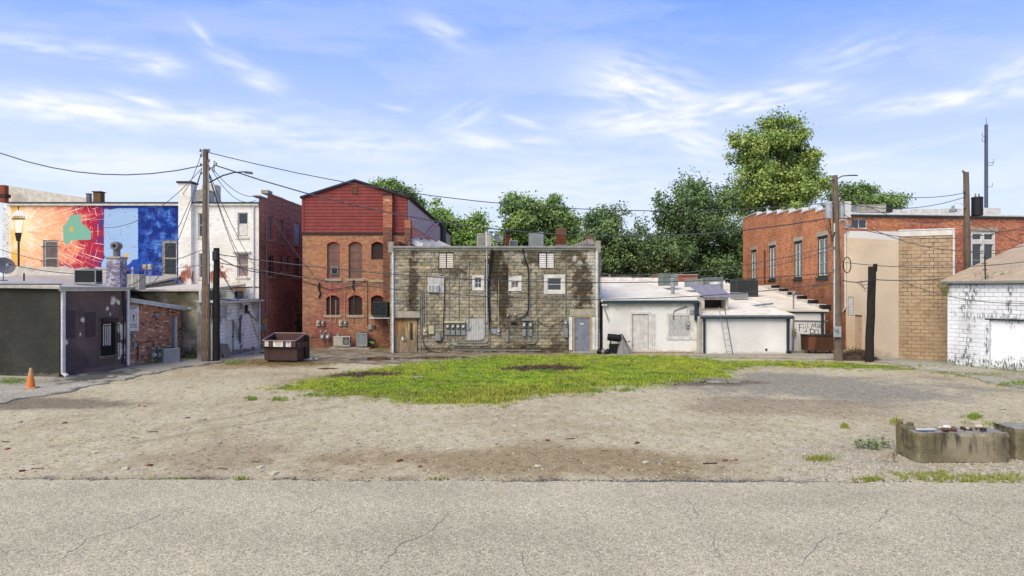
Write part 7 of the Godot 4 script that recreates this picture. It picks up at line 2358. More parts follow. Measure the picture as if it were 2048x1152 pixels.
# ---------------------------------------------------------------- buildings farther off
func far_buildings() -> void:
	# white party wall that rises behind the mural building
	var o := thing("white_party_wall", "plain white sloping wall rising behind the mural building's roof", "building", P(14, 576, 58))
	var a := P(14, 576, 58)
	a.y = 0
	var f := Fr.new(a, a + Vector3(9.2, 0, 0))
	var b := MB.new()
	fpoly(b, f, PackedVector2Array([Vector2(0, 0), Vector2(9.2, 0), Vector2(9.2, f.st(180, 405).y), Vector2(0, f.st(14, 371).y)]), 0, 9.2, 14)
	fpoly(b, f, PackedVector2Array([Vector2(7.6, 0), Vector2(9.9, 0), Vector2(9.9, 11.1), Vector2(7.6, f.st(202, 397).y)]), -6, 9.2, 14)
	put(b, "wall", M.cream_paint, o)
	b = MB.new()
	var tp := f.st(14, 371).y
	body(b, [a + Vector3(0, tp - 0.4, -0.2), a + Vector3(9.2, f.st(180, 405).y - 0.2, -0.2), a + Vector3(9.2, f.st(180, 405).y - 0.2, -6), a + Vector3(0, tp - 0.4, -6)], 0)
	put(b, "roof", M.roof_grey, o)
	var ch := thing("roof_chimney", "dark brick chimney at the left end of the white party wall", "chimney", P(8, 405, 57))
	b = MB.new()
	b.box(P(8.5, 388, 57), Vector3(0.42, 1.45, 0.5), Basis.IDENTITY, 0.02)
	put(b, "stack", M.brick_plain, ch)
	b = MB.new()
	b.box(P(8.5, 392, 57), Vector3(0.7, 0.3, 0.6), Basis.IDENTITY, 0.02)
	put(b, "collar", M.dark_brown, ch)
	# brick parapets beyond the white roofs
	for q: Array in [[1306, 1395, 551, 64, "low brick building beyond the white roof, in the middle"], [1204, 1262, 556, 66, "low brick building just right of the stone building, far off"]]:
		var x0 := P(q[0], q[2], q[3])
		var x1 := P(q[1], q[2], q[3])
		var w := thing("brick_building", q[4], "building", Vector3(x0.x, 0, x0.z))
		var g := Fr.new(Vector3(x0.x, 0, x0.z), Vector3(x1.x, 0, x1.z))
		b = MB.new()
		wall(b, g, 0, g.w, 0, x0.y, [], g.w, 6)
		body(b, [g.p(0.05, x0.y - 0.1, -0.3), g.p(g.w - 0.05, x0.y - 0.1, -0.3), g.p(g.w - 0.05, x0.y - 0.1, -6), g.p(0.05, x0.y - 0.1, -6)], 0)
		put(b, "wall", tmat(facade(g.w, 6, 24, func(s: float, t: float) -> Color: return brick(s, t, k8(196, 112, 80), k8(164, 88, 66), k8(186, 136, 110))), 0.95), w)
		fpart(w, "coping", M.plaster, g, [-0.05, g.w + 0.05, x0.y, x0.y + 0.12], -0.4, 0.08, 0.02)
# ---------------------------------------------------------------- trees
# crown lobes: [dx, y, dz, radius x, radius y, radius z] in metres from the foot
func tree(label: String, foot: Vector3, lobes: Array, trunk_r: float, cols: Array, leaf: float, clumps: int, per: int, seed_: int, spiky := 0.0) -> void:
	var rg := RandomNumberGenerator.new()
	rg.seed = seed_
	var o := thing("broadleaf_tree", label, "tree", foot, 0, "trees beyond the buildings")
	var b := MB.new()
	var w := MB.new()
	var vol := 0.0
	for l: Array in lobes: vol += l[3] * l[4] * l[5]
	var hi := 0.0
	for l: Array in lobes: hi = maxf(hi, l[1])
	w.tube([Vector3(0, 0, 0), Vector3(0.1, hi * 0.3, 0), Vector3(-0.1, hi * 0.6, 0.1), Vector3(0.05, hi * 0.95, 0)], trunk_r, trunk_r * 0.2, 8)
	for l: Array in lobes:
		var n := maxi(6, int(clumps * l[3] * l[4] * l[5] / vol))
		var ce := Vector3(l[0], l[1], l[2])
		w.tube([Vector3(0, minf(l[1] * 0.5, hi * 0.6), 0), Vector3(l[0] * 0.5, l[1] * 0.72, l[2] * 0.5), ce], trunk_r * 0.42, 0.04, 6)
		# boughs: smaller lobes through the volume, so that the outline breaks up and sky shows between them
		var boughs: Array = []
		for k in 22:
			var dq := Vector3(rg.randfn(), rg.randfn(), rg.randfn()).normalized()
			var bp := ce + Vector3(dq.x * l[3], dq.y * l[4], dq.z * l[5]) * rg.randf_range(0.35, 1.12)
			boughs.append([bp, (l[3] + l[4]) * 0.5 * rg.randf_range(0.14, 0.38)])
			w.tube([ce.lerp(bp, 0.1), ce.lerp(bp, 0.6) + Vector3.UP * 0.2, bp], 0.08, 0.02, 4, false)
		for k in n:
			var bo: Array = boughs[rg.randi() % 22]
			var dv := Vector3(rg.randfn(), rg.randfn(), rg.randfn()).normalized()
			var p: Vector3 = bo[0] + dv * bo[1] * pow(rg.randf(), 0.4) * Vector3(1.15, 0.8, 1.15)
			dv = (dv + (p - ce).normalized() * 0.6).normalized()
			var cr := leaf * rg.randf_range(1.6, 3.2)
			var tone := rg.randf_range(0.85, 1.12)
			var base: Color = (cols[rg.randi() % cols.size()] as Color) * tone
			var axis := (dv + Vector3.UP * (0.5 + spiky)).normalized()
			for q in per:
				var lp := p + Vector3(rg.randfn(), rg.randfn() * 0.7, rg.randfn()) * cr * 0.55
				if spiky > 0.0: lp = p + axis * rg.randf_range(-1.0, 1.6) * cr + Vector3(rg.randfn(), rg.randfn(), rg.randfn()) * cr * 0.28
				var nn := (dv * 0.6 + Vector3.UP * 0.5 + Vector3(rg.randfn(), rg.randfn(), rg.randfn()) * 0.75).normalized()
				var u := nn.cross(Vector3(rg.randfn(), rg.randfn(), rg.randfn())).normalized()
				var v := nn.cross(u)
				var s := leaf * rg.randf_range(0.6, 1.15)
				b.col = base * rg.randf_range(0.85, 1.15)
				b.col.a = 1.0
				var i := b.vert(lp - u * s * 0.5, nn, Vector2.ZERO)
				b.vert(lp - v * s * 0.32 + nn * s * 0.06, nn, Vector2.ZERO); b.vert(lp + u * s * 0.6, nn, Vector2.ZERO); b.vert(lp + v * s * 0.32 + nn * s * 0.06, nn, Vector2.ZERO)
				b.ix.append_array([i, i + 2, i + 1, i, i + 3, i + 2])
	put(w, "trunk", M.bark, o, false)
	put(b, "crown", M.leaf, o, false)
func lobes_px(D: float, list: Array, foot: Vector3) -> Array:   # [px, py, half width px, half height px, dz]
	var o: Array = []
	for q: Array in list:
		var p := P(q[0], q[1], D)
		var rx: float = q[2] * D / F
		var ry: float = q[3] * D / F
		o.append([p.x - foot.x, p.y - foot.y, q[4], rx, ry, maxf(rx, ry) * 0.85])
	return o
func trees() -> void:
	var lm := StandardMaterial3D.new()
	lm.vertex_color_use_as_albedo = true
	lm.roughness = 0.6
	lm.metallic_specular = 0.3
	lm.backlight = Color(0.7, 0.75, 0.3)
	M.leaf = lm
	var mid := [Color(0.205, 0.309, 0.092), Color(0.261, 0.368, 0.108), Color(0.150, 0.249, 0.077)]
	var dark := [Color(0.150, 0.235, 0.092), Color(0.192, 0.280, 0.100), Color(0.117, 0.192, 0.077)]
	var lime := [Color(0.247, 0.383, 0.092), Color(0.301, 0.442, 0.100), Color(0.178, 0.295, 0.077)]
	var syc := [Color(0.292, 0.386, 0.095), Color(0.347, 0.421, 0.108), Color(0.213, 0.301, 0.082), Color(0.258, 0.362, 0.089)]
	var list := [
		["tree top showing over the red gabled building's roof", 790, 86, [[765, 385, 26, 22, 0], [800, 400, 30, 30, 1], [820, 415, 22, 30, -1]], 0.3, mid, 0.34, 360, 52, 0.0],
		["bright green tree between the red gable and the stone roof", 915, 78, [[885, 445, 26, 40, 0], [905, 475, 44, 40, 1], [945, 465, 24, 40, -1], [925, 520, 60, 40, 0]], 0.35, lime, 0.34, 620, 54, 0.0],
		["broad green tree behind the middle of the stone building", 1070, 80, [[1040, 425, 40, 34, 0], [1080, 445, 60, 44, 1], [1110, 440, 44, 40, -1], [1020, 475, 40, 45, 0], [1130, 490, 50, 45, 1], [1070, 510, 90, 40, 0]], 0.45, mid, 0.34, 1050, 52, 0.0],
		["dark tree at the right shoulder of the stone building", 1212, 76, [[1210, 440, 34, 34, 0], [1205, 490, 46, 50, 1], [1235, 520, 40, 50, -1], [1270, 530, 30, 40, 0]], 0.4, dark, 0.32, 640, 56, 0.0],
		["tall dark maple with upright shoots behind the white roofs", 1375, 74, [[1375, 395, 36, 42, 0], [1345, 440, 55, 55, 1], [1440, 420, 40, 46, -1], [1400, 470, 80, 60, 0], [1300, 500, 50, 50, 1], [1460, 500, 45, 60, 0], [1360, 530, 90, 40, -1], [1440, 550, 70, 30, 0], [1490, 530, 40, 45, 1]], 0.55, dark, 0.32, 1500, 54, 0.9],
		["huge yellow-green sycamore towering over the brick hall", 1556, 92, [[1560, 262, 44, 40, 0], [1510, 290, 50, 42, 1], [1605, 300, 44, 44, -1], [1555, 330, 70, 55, 0], [1500, 370, 46, 44, 2], [1615, 372, 46, 46, -2], [1555, 400, 90, 50, 0]], 0.7, syc, 0.4, 1000, 50, 0.0],
		["small round tree right of the sycamore beyond the hall roof", 1735, 96, [[1720, 395, 38, 28, 0], [1760, 410, 38, 22, 1], [1690, 405, 30, 26, -1], [1735, 430, 60, 30, 0]], 0.35, mid, 0.38, 480, 50, 0.0]]
	var k := 0
	for t: Array in list:
		var foot := Vector3((t[1] - 1024.0) * t[2] / F, -0.17, -t[2])
		tree(t[0], foot, lobes_px(t[2], t[3], foot), t[4], t[5], t[6], t[7], t[8], 100 + k, t[9])
		k += 1

# ---------------------------------------------------------------- grass, weeds, stones
func tuft_mesh(n: int, h: float, spread: float, seed_: int) -> ArrayMesh:
	var rg := RandomNumberGenerator.new()
	rg.seed = seed_
	var b := MB.new()
	for k in n:
		var p := Vector3(rg.randf_range(-1, 1) * spread, 0, rg.randf_range(-1, 1) * spread)
		var an := rg.randf() * TAU
		var ln := Vector3(cos(an), 0, sin(an))
		var hh := h * rg.randf_range(0.55, 1.15)
		var w := Vector3(-ln.z, 0, ln.x) * h * 0.045
		var m := p + Vector3.UP * hh * 0.6 + ln * hh * 0.15
		var e := p + Vector3.UP * hh + ln * hh * rg.randf_range(0.3, 0.6)
		b.quad(p - w, p + w, m + w * 0.8, m - w * 0.8)
		b.tri(m - w * 0.8, m + w * 0.8, e)
	return b.mesh()
func scatter(called: String, label: String, cat: String, mesh: Mesh, m: Material, xf: Array, cs: Array) -> void:
	var mm := MultiMesh.new()
	mm.transform_format = MultiMesh.TRANSFORM_3D
	mm.use_colors = true
	mm.mesh = mesh
	mm.instance_count = xf.size()
	for i in xf.size():
		mm.set_instance_transform(i, xf[i])
		mm.set_instance_color(i, cs[i])
	var o := MultiMeshInstance3D.new()
	o.multimesh = mm
	o.material_override = m
	o.name = numbered(called)
	add_child(o)
	tag(o, label, cat, "", "stuff")
func plants() -> void:
	var gmm := StandardMaterial3D.new()
	gmm.vertex_color_use_as_albedo = true
	gmm.roughness = 0.7
	gmm.metallic_specular = 0.25
	gmm.backlight = Color(0.4, 0.5, 0.1)
	var rg := RandomNumberGenerator.new()
	rg.seed = 77
	var xf: Array = []
	var cs: Array = []
	var holes: Array = [[G(738, 752), 1.7, 0.9], [G(1088, 739), 2.2, 1.1]]
	var tries := 0
	while xf.size() < 36000 and tries < 400000:
		tries += 1
		var x := rg.randf_range(-13, 24)
		var d := rg.randf_range(21.5, 38.6)
		# thin and ragged towards the edges, with strays beyond them
		var near := grassy(x - 0.9, d) + grassy(x + 0.9, d) + grassy(x, d - 1.1) + grassy(x, d + 1.1)
		if grassy(x, d) < 0.5:
			if near < 0.5 or rg.randf() > 0.05 * near: continue
		elif near < 3.5 and rg.randf() < 0.6: continue
		var thin := nf.get_noise_2d(x * 0.9 + 3, d * 0.9)
		if thin < -0.12 and rg.randf() < 0.55: continue
		var skip := false
		for q: Array in holes:
			if Vector2((x - q[0].x) / q[1], (d + q[0].z) / q[2]).length() + thin * 0.4 < 1.0: skip = true
		if skip: continue
		if x > 9.5 and rg.randf() < 0.6: continue
		var n := fb(x, d, 0.3)
		var s := rg.randf_range(0.4, 1.25) * (1.0 + 0.35 * n) * (0.45 + 0.14 * near) * (1.0 if x < 9.5 else 0.6)
		xf.append(Transform3D(Basis(Vector3.UP, rg.randf() * TAU).scaled(Vector3(1.0, s, 1.0)), Vector3(x, lot_height(x, d) - 0.005 if d < 36.5 else 0.0, -d)))
		var c := Color(0.31, 0.43, 0.04).lerp(Color(0.41, 0.46, 0.055), clampf(0.5 + n, 0, 1))
		c = c.lerp(Color(0.15, 0.26, 0.04), clampf(nf.get_noise_2d(x * 0.6, d * 0.9 + 80) * 1.8 - 0.1, 0, 0.85))
		c = c.lerp(Color(0.30, 0.27, 0.10), clampf(-thin * 1.2 - 0.05, 0, 0.6))
		if d < 25.5: c = c.lerp(Color(0.30, 0.30, 0.06), 0.45)
		cs.append(c * rg.randf_range(0.8, 1.15))
	scatter("grass", "bright green grass spreading over the middle of the gravel lot", "grass", tuft_mesh(11, 0.17, 0.13, 1), gmm, xf, cs)
	# sparse grass: along the road, the alley edges and small separate patches [px, py, rx px, ry px, count, height]
	xf = []
	cs = []
	for q: Array in [[1950, 956, 150, 9, 170, 0.7], [1740, 958, 25, 4, 40, 0.7], [1640, 916, 24, 5, 50, 0.8], [1850, 946, 90, 9, 80, 0.6], [560, 798, 22, 4, 40, 0.8], [503, 797, 12, 3, 34, 0.9], [630, 790, 30, 4, 40, 0.7], [1050, 790, 60, 5, 60, 0.6], [1960, 750, 60, 4, 110, 0.9], [2030, 768, 50, 5, 110, 1.0], [1900, 745, 40, 2, 60, 0.8], [25, 762, 34, 7, 240, 0.9], [1948, 833, 13, 4, 50, 1.1], [1690, 852, 7, 3, 18, 1.1], [1795, 842, 6, 3, 14, 1.0], [1785, 842, 6, 4, 8, 1.2], [1980, 845, 70, 5, 30, 0.6], [470, 725, 16, 3, 60, 1.0], [1540, 728, 100, 3, 160, 0.6], [1745, 733, 70, 3, 120, 0.6], [1190, 782, 14, 3, 30, 0.9], [1250, 780, 16, 3, 40, 0.9], [880, 958, 20, 2, 10, 0.5], [330, 957, 60, 2, 14, 0.5], [485, 956, 12, 3, 12, 0.7], [250, 728, 30, 2, 40, 0.8], [1600, 710, 60, 1.2, 20, 0.5], [1850, 732, 50, 2.5, 60, 0.7], [640, 706, 20, 1.0, 24, 0.8]]:
		for k in int(q[4]):
			var px: float = q[0] + rg.randfn() * q[2] * 0.5
			var py: float = q[1] + rg.randfn() * q[3] * 0.5
			if py > 956 and px < 1600: py = minf(py, 957.0)
			var p := G(px, py)
			if -p.z < road_edge(p.x) + 0.03: continue
			p.y = lot_height(p.x, -p.z) - 0.004
			var s: float = q[5] * rg.randf_range(0.5, 1.1)
			xf.append(Transform3D(Basis(Vector3.UP, rg.randf() * TAU).scaled(Vector3(0.8, s, 0.8)), p))
			cs.append(Color(0.24, 0.30, 0.05).lerp(Color(0.30, 0.27, 0.08), rg.randf() * 0.8) if py > 840 else Color(0.2, 0.29, 0.045) * rg.randf_range(0.8, 1.1))
	scatter("grass", "thin scattered grass along the lot's edges and ruts", "grass", tuft_mesh(9, 0.15, 0.09, 2), gmm, xf, cs)
	# straw-coloured dead grass round the brown dumpster
	xf = []
	cs = []
	for k in 900:
		var p := G(575 + rg.randfn() * 50, 724 + rg.randfn() * 3.2)
		if -p.z > 36.9 or (p.x > -12.5 and p.x < -10.6 and -p.z > 35.4): continue
		p.y = lot_height(p.x, -p.z) if -p.z < 35.5 else 0.0
		xf.append(Transform3D(Basis(Vector3.UP, rg.randf() * TAU).scaled(Vector3(1.1, rg.randf_range(0.3, 0.7), 1.1)), p))
		cs.append(Color(0.30, 0.22, 0.10) * rg.randf_range(0.6, 1.1))
	scatter("dead_grass", "straw coloured dead grass round the brown dumpster", "dead grass", tuft_mesh(9, 0.14, 0.12, 3), gmm, xf, cs)
	# loose stones
	var st := MB.new()
	st.box(Vector3.ZERO, Vector3(1, 0.6, 0.8), Basis(Vector3.UP, 0.3), 0.32)
	var smat := StandardMaterial3D.new()
	smat.vertex_color_use_as_albedo = true
	smat.roughness = 0.95
	xf = []
	cs = []
	for k in 15000:
		var d := 13.5 + pow(rg.randf(), 1.8) * 17.0
		var x := rg.randf_range(-0.78, 0.78) * d
		if nf.get_noise_2d(x * 0.7, d * 0.7) < -0.1 and rg.randf() < 0.75: continue
		if k % 3 == 0:
			var p := G(rg.randf_range(1560, 2060), rg.randf_range(890, 960))
			x = p.x; d = -p.z
		if d < road_edge(x) + 0.02: continue
		var s := 0.012 + 0.03 * pow(rg.randf(), 3.0)
		xf.append(Transform3D(Basis(Vector3(rg.randfn(), rg.randfn(), rg.randfn()).normalized(), rg.randf() * TAU).scaled(Vector3.ONE * s), Vector3(x, lot_height(x, d) + s * 0.15, -d)))
		var g := rg.randf_range(0.22, 0.62)
		cs.append(Color(g, g * rg.randf_range(0.9, 0.98), g * rg.randf_range(0.76, 0.95)))
	scatter("loose_stones", "loose gravel stones strewn over the lot", "stones", st.mesh(), smat, xf, cs)
	# broken asphalt crumbs along the road's edge
	xf = []
	cs = []
	for k in 2600:
		var x := rg.randf_range(-10.5, 10.5)
		if k % 2 == 0: x = 3.4 + rg.randfn() * 0.75
		var d := road_edge(x) + 0.02 + absf(rg.randfn()) * 0.09
		var s := 0.012 + 0.035 * pow(rg.randf(), 2.5)
		xf.append(Transform3D(Basis(Vector3(rg.randfn(), rg.randfn(), rg.randfn()).normalized(), rg.randf() * TAU).scaled(Vector3.ONE * s), Vector3(x, lot_height(x, d) + s * 0.2, -d)))
		var g := rg.randf_range(0.04, 0.2)
		cs.append(Color(g, g * 0.97, g * 0.93))
	scatter("asphalt_crumbs", "dark broken asphalt crumbs along the road's edge", "rubble", st.mesh(), smat, xf, cs)
	# two mulch heaps of twigs in the grass
	for q: Array in [[738, 752, 1.6, 0.75, 0.10, "flat brown heap of dead twigs in the left of the grass"], [1088, 739, 2.0, 0.85, 0.16, "brown heap of dead brush in the middle of the grass"], [1714, 719, 1.0, 0.7, 0.55, "pile of cut brush at the feet of the right-hand poles"]]:
		var b := MB.new()
		var ce := G(q[0], q[1])
		for k in 700:
			var a := rg.randf() * TAU
			var r := sqrt(rg.randf())
			var p := ce + Vector3(cos(a) * r * q[2], q[4] * (1.0 - r * r) * rg.randf_range(0.35, 1.0) + 0.01, sin(a) * r * q[3])
			var dv := Vector3(rg.randfn(), rg.randfn() * 0.3, rg.randfn()).normalized() * rg.randf_range(0.08, 0.3)
			b.col = Color(0.13, 0.085, 0.055) * rg.randf_range(0.4, 1.7)
			b.tube([p - dv, p + dv + Vector3.UP * 0.02], 0.011, 0.006, 3, false)
		var bm := StandardMaterial3D.new()
		bm.vertex_color_use_as_albedo = true
		bm.roughness = 0.95
		tag(put(b, "brush_pile", bm), q[5], "brush pile")
	# leafy weeds: [px, py, height, leaves, spread, colour, label]
	for q: Array in [
		[1718, 893, 0.28, 60, 0.10, 0, "green leafy weed in gravel, leftmost of the weeds before the concrete block"], [1735, 895, 0.24, 60, 0.12, 0, "green leafy weed in gravel, second from the left"], [1752, 897, 0.26, 70, 0.14, 0, "green leafy weed in gravel, largest before the concrete block"], [1768, 893, 0.24, 60, 0.10, 0, "green leafy weed nearest the broken concrete slab"],
		[1798, 905, 0.5, 60, 0.2, 1, "dry brown weed stalks left of the broken concrete slab"], [1818, 912, 0.45, 60, 0.16, 1, "dry brown weed stalks at the concrete block's left corner"], [1783, 920, 0.3, 30, 0.15, 1, "thin dry weed in the gravel before the dry stalks"], [1995, 918, 0.36, 70, 0.25, 1, "dry grass leaning on the concrete block's right end"],
		[300, 729, 0.3, 90, 0.35, 0, "low green weeds by the brick shed's gas meters"], [318, 727, 0.34, 80, 0.3, 1, "yellowing weeds beside the brick shed's air conditioner"], [380, 719, 0.34, 110, 0.5, 0, "green weeds at the foot of the grey block annex"], [765, 704, 0.5, 120, 0.4, 0, "tangle of green weeds beside the stone building's left downspout"], [752, 705, 0.32, 60, 0.3, 1, "dry weeds left of the stone building's downspout"],
		[1694, 706, 0.42, 120, 0.35, 0, "green weeds in the gap beside the beige building"]]:
		var o := thing("weed", q[6], "weed", Vector3(G(q[0], q[1]).x, lot_height(G(q[0], q[1]).x, -G(q[0], q[1]).z) if q[1] > 735 else 0.0, G(q[0], q[1]).z), 0, "weeds")
		weed(o, q[2], q[3], q[4], q[5], rg, gmm)
	# ivy hanging at the garage's corner, grass growing in its gutter
	var iv := thing("ivy", "green ivy hanging at the garage's upper corner", "ivy", P(1889, 592, 33.85))
	weed(iv, 0.85, 260, 0.2, 0, rg, gmm)
	for q: Array in [[1966, 558, "tuft of weeds growing in the garage gutter beside the mast"], [2010, 556, "larger tuft of weeds growing in the garage gutter, right"]]:
		var p := P(q[0], q[1], 32.2)
		var o := thing("weed", q[2], "weed", p, 0, "weeds")
		weed(o, 0.32, 60, 0.25, 0, rg, gmm)
func weed(o: Node3D, h: float, n: int, sp: float, kind: int, rg: RandomNumberGenerator, m: Material) -> void:
	var b := MB.new()
	var s := MB.new()
	var green := kind == 0
	for k in maxi(4, n / 9):
		var p := Vector3(rg.randfn() * sp * 0.5, 0, rg.randfn() * sp * 0.5)
		var e := p + Vector3(rg.randfn() * h * 0.25, h * rg.randf_range(0.6, 1.05), rg.randfn() * h * 0.25)
		s.col = Color(0.12, 0.17, 0.05) if green else Color(0.24, 0.17, 0.09)
		s.tube([p, p.lerp(e, 0.5) + Vector3(rg.randfn() * 0.02, 0, 0), e], 0.005 if green else 0.008, 0.004, 3, false)
		for q in 9:
			var c := p.lerp(e, rg.randf_range(0.25, 1.0))
			var nn := Vector3(rg.randfn() * 0.6, 1, rg.randfn() * 0.6).normalized()
			var an := rg.randf() * TAU
			var u := (Vector3(cos(an), 0.3, sin(an))).normalized()
			var v := nn.cross(u).normalized()
			var l := rg.randf_range(0.05, 0.10) * (1.0 if green else 0.8)
			b.col = (Color(0.10, 0.19, 0.04) if rg.randf() < 0.7 else Color(0.17, 0.26, 0.05)) if green else Color(0.26, 0.19, 0.10)
			b.col = b.col * rg.randf_range(0.8, 1.2)
			b.quad(c, c + u * l * 0.5 - v * l * 0.22, c + u * l, c + u * l * 0.5 + v * l * 0.22)
	put(s, "stems", m, o, false).set_meta("kind", "stuff")
	put(b, "leaves", m, o, false).set_meta("kind", "stuff")
# ---------------------------------------------------------------- poles and wires
func pole(label: String, foot: Vector3, h: float, r0: float, r1: float, lean: Vector3, m: Material) -> Node3D:
	var o := thing("utility_pole", label, "utility pole", foot, 0, "utility poles")
	var b := MB.new()
	var pts: Array = []
	for k in 9: pts.append(Vector3(0, -0.1, 0) + (Vector3.UP * h + lean) * (k / 8.0) + Vector3(0.012 * sin(k * 2.1), 0, 0.012 * cos(k * 1.3)))
	b.tube(pts, r0, r1, 14)
	put(b, "shaft", m, o, false)
	return o
func knob(o: Node3D, p: Vector3, arm: Vector3) -> void:
	var b := MB.new()
	b.tube([p, p + arm], 0.02)
	b.lathe([Vector2(0.03, -0.07), Vector2(0.06, -0.04), Vector2(0.035, 0.0), Vector2(0.06, 0.03), Vector2(0.03, 0.08), Vector2(0, 0.08)], Transform3D(Basis.IDENTITY, p + arm), 8)
	put(b, "insulator", M.insulator, o, false)
func poles_and_wires() -> void:
	# the tall left pole with its short black companion
	var DL := 35.4
	var fl := Vector3((412 - 1024) * DL / F, 0, -DL)
	var o := pole("tall weathered utility pole with a curved street lamp arm on the left", fl, EYE + (576 - 295) * DL / F, 0.235, 0.135, Vector3(-0.02, 0, 0), M.pole_wood)
	var yy := func(py: float) -> float: return EYE - (py - 576) * DL / F
	for q: Array in [[303, -0.22], [303, 0.22], [313, -0.2], [323, 0.22], [331, -0.2], [340, 0.24], [348, -0.2]]:
		knob(o, Vector3(0, yy.call(q[0]), 0.05), Vector3(q[1], 0.02, 0.1))
	var b := MB.new()
	b.tube([Vector3(0.12, yy.call(366), 0.0), Vector3(0.9, yy.call(352), 0.1), Vector3(1.5, yy.call(346), 0.15), Vector3(2.1, yy.call(345), 0.2)], 0.035)
	put(b, "lamp_arm", M.dark_metal, o, false)
	b = MB.new()
	b.box(Vector3(2.28, yy.call(346.5), 0.2), Vector3(0.46, 0.12, 0.2), Basis(Vector3.BACK, -0.12), 0.05)
	put(b, "lamp_head", M.insulator, o, false)
	b = MB.new()
	b.box(Vector3(0.17, 5.6, 0.1), Vector3(0.06, 9.6, 0.05))
	put(b, "conduit_cover", M.ac_grey, o, false)
	b = MB.new()
	b.box(Vector3(0.13, 2.0, 0.17), Vector3(0.07, 4.1, 0.06))
	put(b, "wood_batten", M.pole_new, o, false)
	b = MB.new()
	for k in 3: b.tube([Vector3(0.1, yy.call(330), 0.1), Vector3(0.35 + 0.1 * k, yy.call(338 + 4 * k), 0.25), Vector3(0.5, yy.call(335 - 6 * k), 0.2), Vector3(0.62, yy.call(328), 0.1)], 0.02)
	put(b, "jumper_cables", M.cable, o, false)
	var f2 := fl + Vector3(0.42, 0, -0.25)
	var s := pole("black utility pole stub close against the tall left pole", f2, EYE + (576 - 492) * 35.6 / F, 0.19, 0.15, Vector3(0.02, 0, 0), M.pole_black)
	b = MB.new()
	b.box(Vector3(0.06, yy.call(512), 0.2), Vector3(0.3, 0.55, 0.25), Basis.IDENTITY, 0.06)
	put(b, "splice_box", M.dark_metal, s, false)
	# right-hand pole with two transformers
	var DR := 36.0
	var fr := Vector3((1677 - 1024) * DR / F, 0, -DR)
	var r := pole("tall utility pole with grey transformers before the brick hall", fr, EYE + (576 - 347) * DR / F, 0.24, 0.135, Vector3(-0.18, 0, 0), M.pole_wood)
	var yr := func(py: float) -> float: return EYE - (py - 576) * DR / F
	for q: Array in [[-0.45, 422, 0.17], [-0.36, 419, 0.16], [0.35, 421, 0.16]]:
		b = MB.new()
		var y: float = yr.call(q[1])
		b.lathe([Vector2(q[2] * 0.9, -0.42), Vector2(q[2], -0.38), Vector2(q[2], 0.36), Vector2(q[2] * 1.06, 0.37), Vector2(q[2] * 0.8, 0.46), Vector2(0, 0.48)], Transform3D(Basis.IDENTITY, Vector3(q[0] - 0.12, y, 0.12 if q[0] < -0.4 else -0.14)), 14)
		var t := put(b, "transformer", M.transformer, r, false)
		b = MB.new()
		b.lathe([Vector2(0.03, 0.44), Vector2(0.05, 0.5), Vector2(0.03, 0.56), Vector2(0.05, 0.62), Vector2(0, 0.68)], Transform3D(Basis.IDENTITY, Vector3(q[0] - 0.12, y, 0.12 if q[0] < -0.4 else -0.14)), 8)
		put(b, "bushing", M.insulator, t, false)
	b = MB.new()
	b.tube([Vector3(-0.05, yr.call(357), 0), Vector3(0.2, yr.call(352), 0), Vector3(0.9, yr.call(350.5), 0.05)], 0.03)
	b.box(Vector3(0.75, yr.call(351), 0.03), Vector3(0.5, 0.05, 0.1), Basis.IDENTITY, 0.015)
	put(b, "lamp_arm", M.dark_metal, r, false)
	for q: Array in [[360, -0.28], [366, 0.25], [405, 0.3], [445, 0.3], [470, -0.25], [497, -0.2], [540, -0.25]]: knob(r, Vector3(-0.1, yr.call(q[0]), 0.05), Vector3(q[1], 0.02, 0.08))
	b = MB.new()
	b.box(Vector3(-0.27, 4.2, 0.1), Vector3(0.06, 6.0, 0.06))
	put(b, "conduit_cover", M.white_metal, r, false)
	b = MB.new()
	var coil: Array = []
	for k in 33:
		var a := TAU * k / 16.0
		coil.append(Vector3(0.42 + cos(a) * 0.2, yr.call(530) + sin(a) * 0.42, 0.05 + 0.02 * k / 16.0))
	b.tube(coil, 0.022, 0.022, 5)
	put(b, "cable_coil", M.cable, r, false)
	b = MB.new()
	for k in 4: b.tube([Vector3(-0.5, yr.call(432 + k * 4), 0.15), Vector3(-0.75 + 0.1 * k, yr.call(455 + k * 8), 0.2), Vector3(-0.45, yr.call(470 + k * 5), 0.2), Vector3(-0.18, yr.call(462), 0.1)], 0.014)
	put(b, "jumper_cables", M.cable, r, false)
	b = MB.new()
	b.box(Vector3(-0.2, yr.call(663), 0.3), Vector3(0.34, 0.55, 0.2), Basis.IDENTITY, 0.02)
	var mb := put(b, "meter_box", M.transformer, r, false)
	b = MB.new()
	b.lathe([Vector2(0.11, 0.0), Vector2(0.11, 0.1), Vector2(0.08, 0.15), Vector2(0, 0.16)], Transform3D(Basis(Vector3.FORWARD, PI / 2), Vector3(-0.33, yr.call(659), 0.3)).rotated_local(Vector3.UP, 0), 12)
	b.lathe([Vector2(0.09, 0.0), Vector2(0.09, 0.1), Vector2(0.0, 0.12)], Transform3D(Basis(Vector3.RIGHT, PI / 2), Vector3(-0.3, yr.call(659), 0.38)), 12)
	put(b, "dial", M.galv, mb, false)
	# leaning black stub
	var fs := G(1738, 723)
	var st := pole("short black leaning pole stub in front of the beige building", fs, EYE + (576 - 533) * 35.3 / F + 0.1, 0.215, 0.19, Vector3(0.2, 0, -0.05), M.pole_black)
	b = MB.new()
	b.box(Vector3(0.32, 4.85, 0), Vector3(0.14, 0.4, 0.16), Basis(Vector3.BACK, -0.04))
	put(b, "split_top", M.pole_black, st, false)
	b = MB.new()
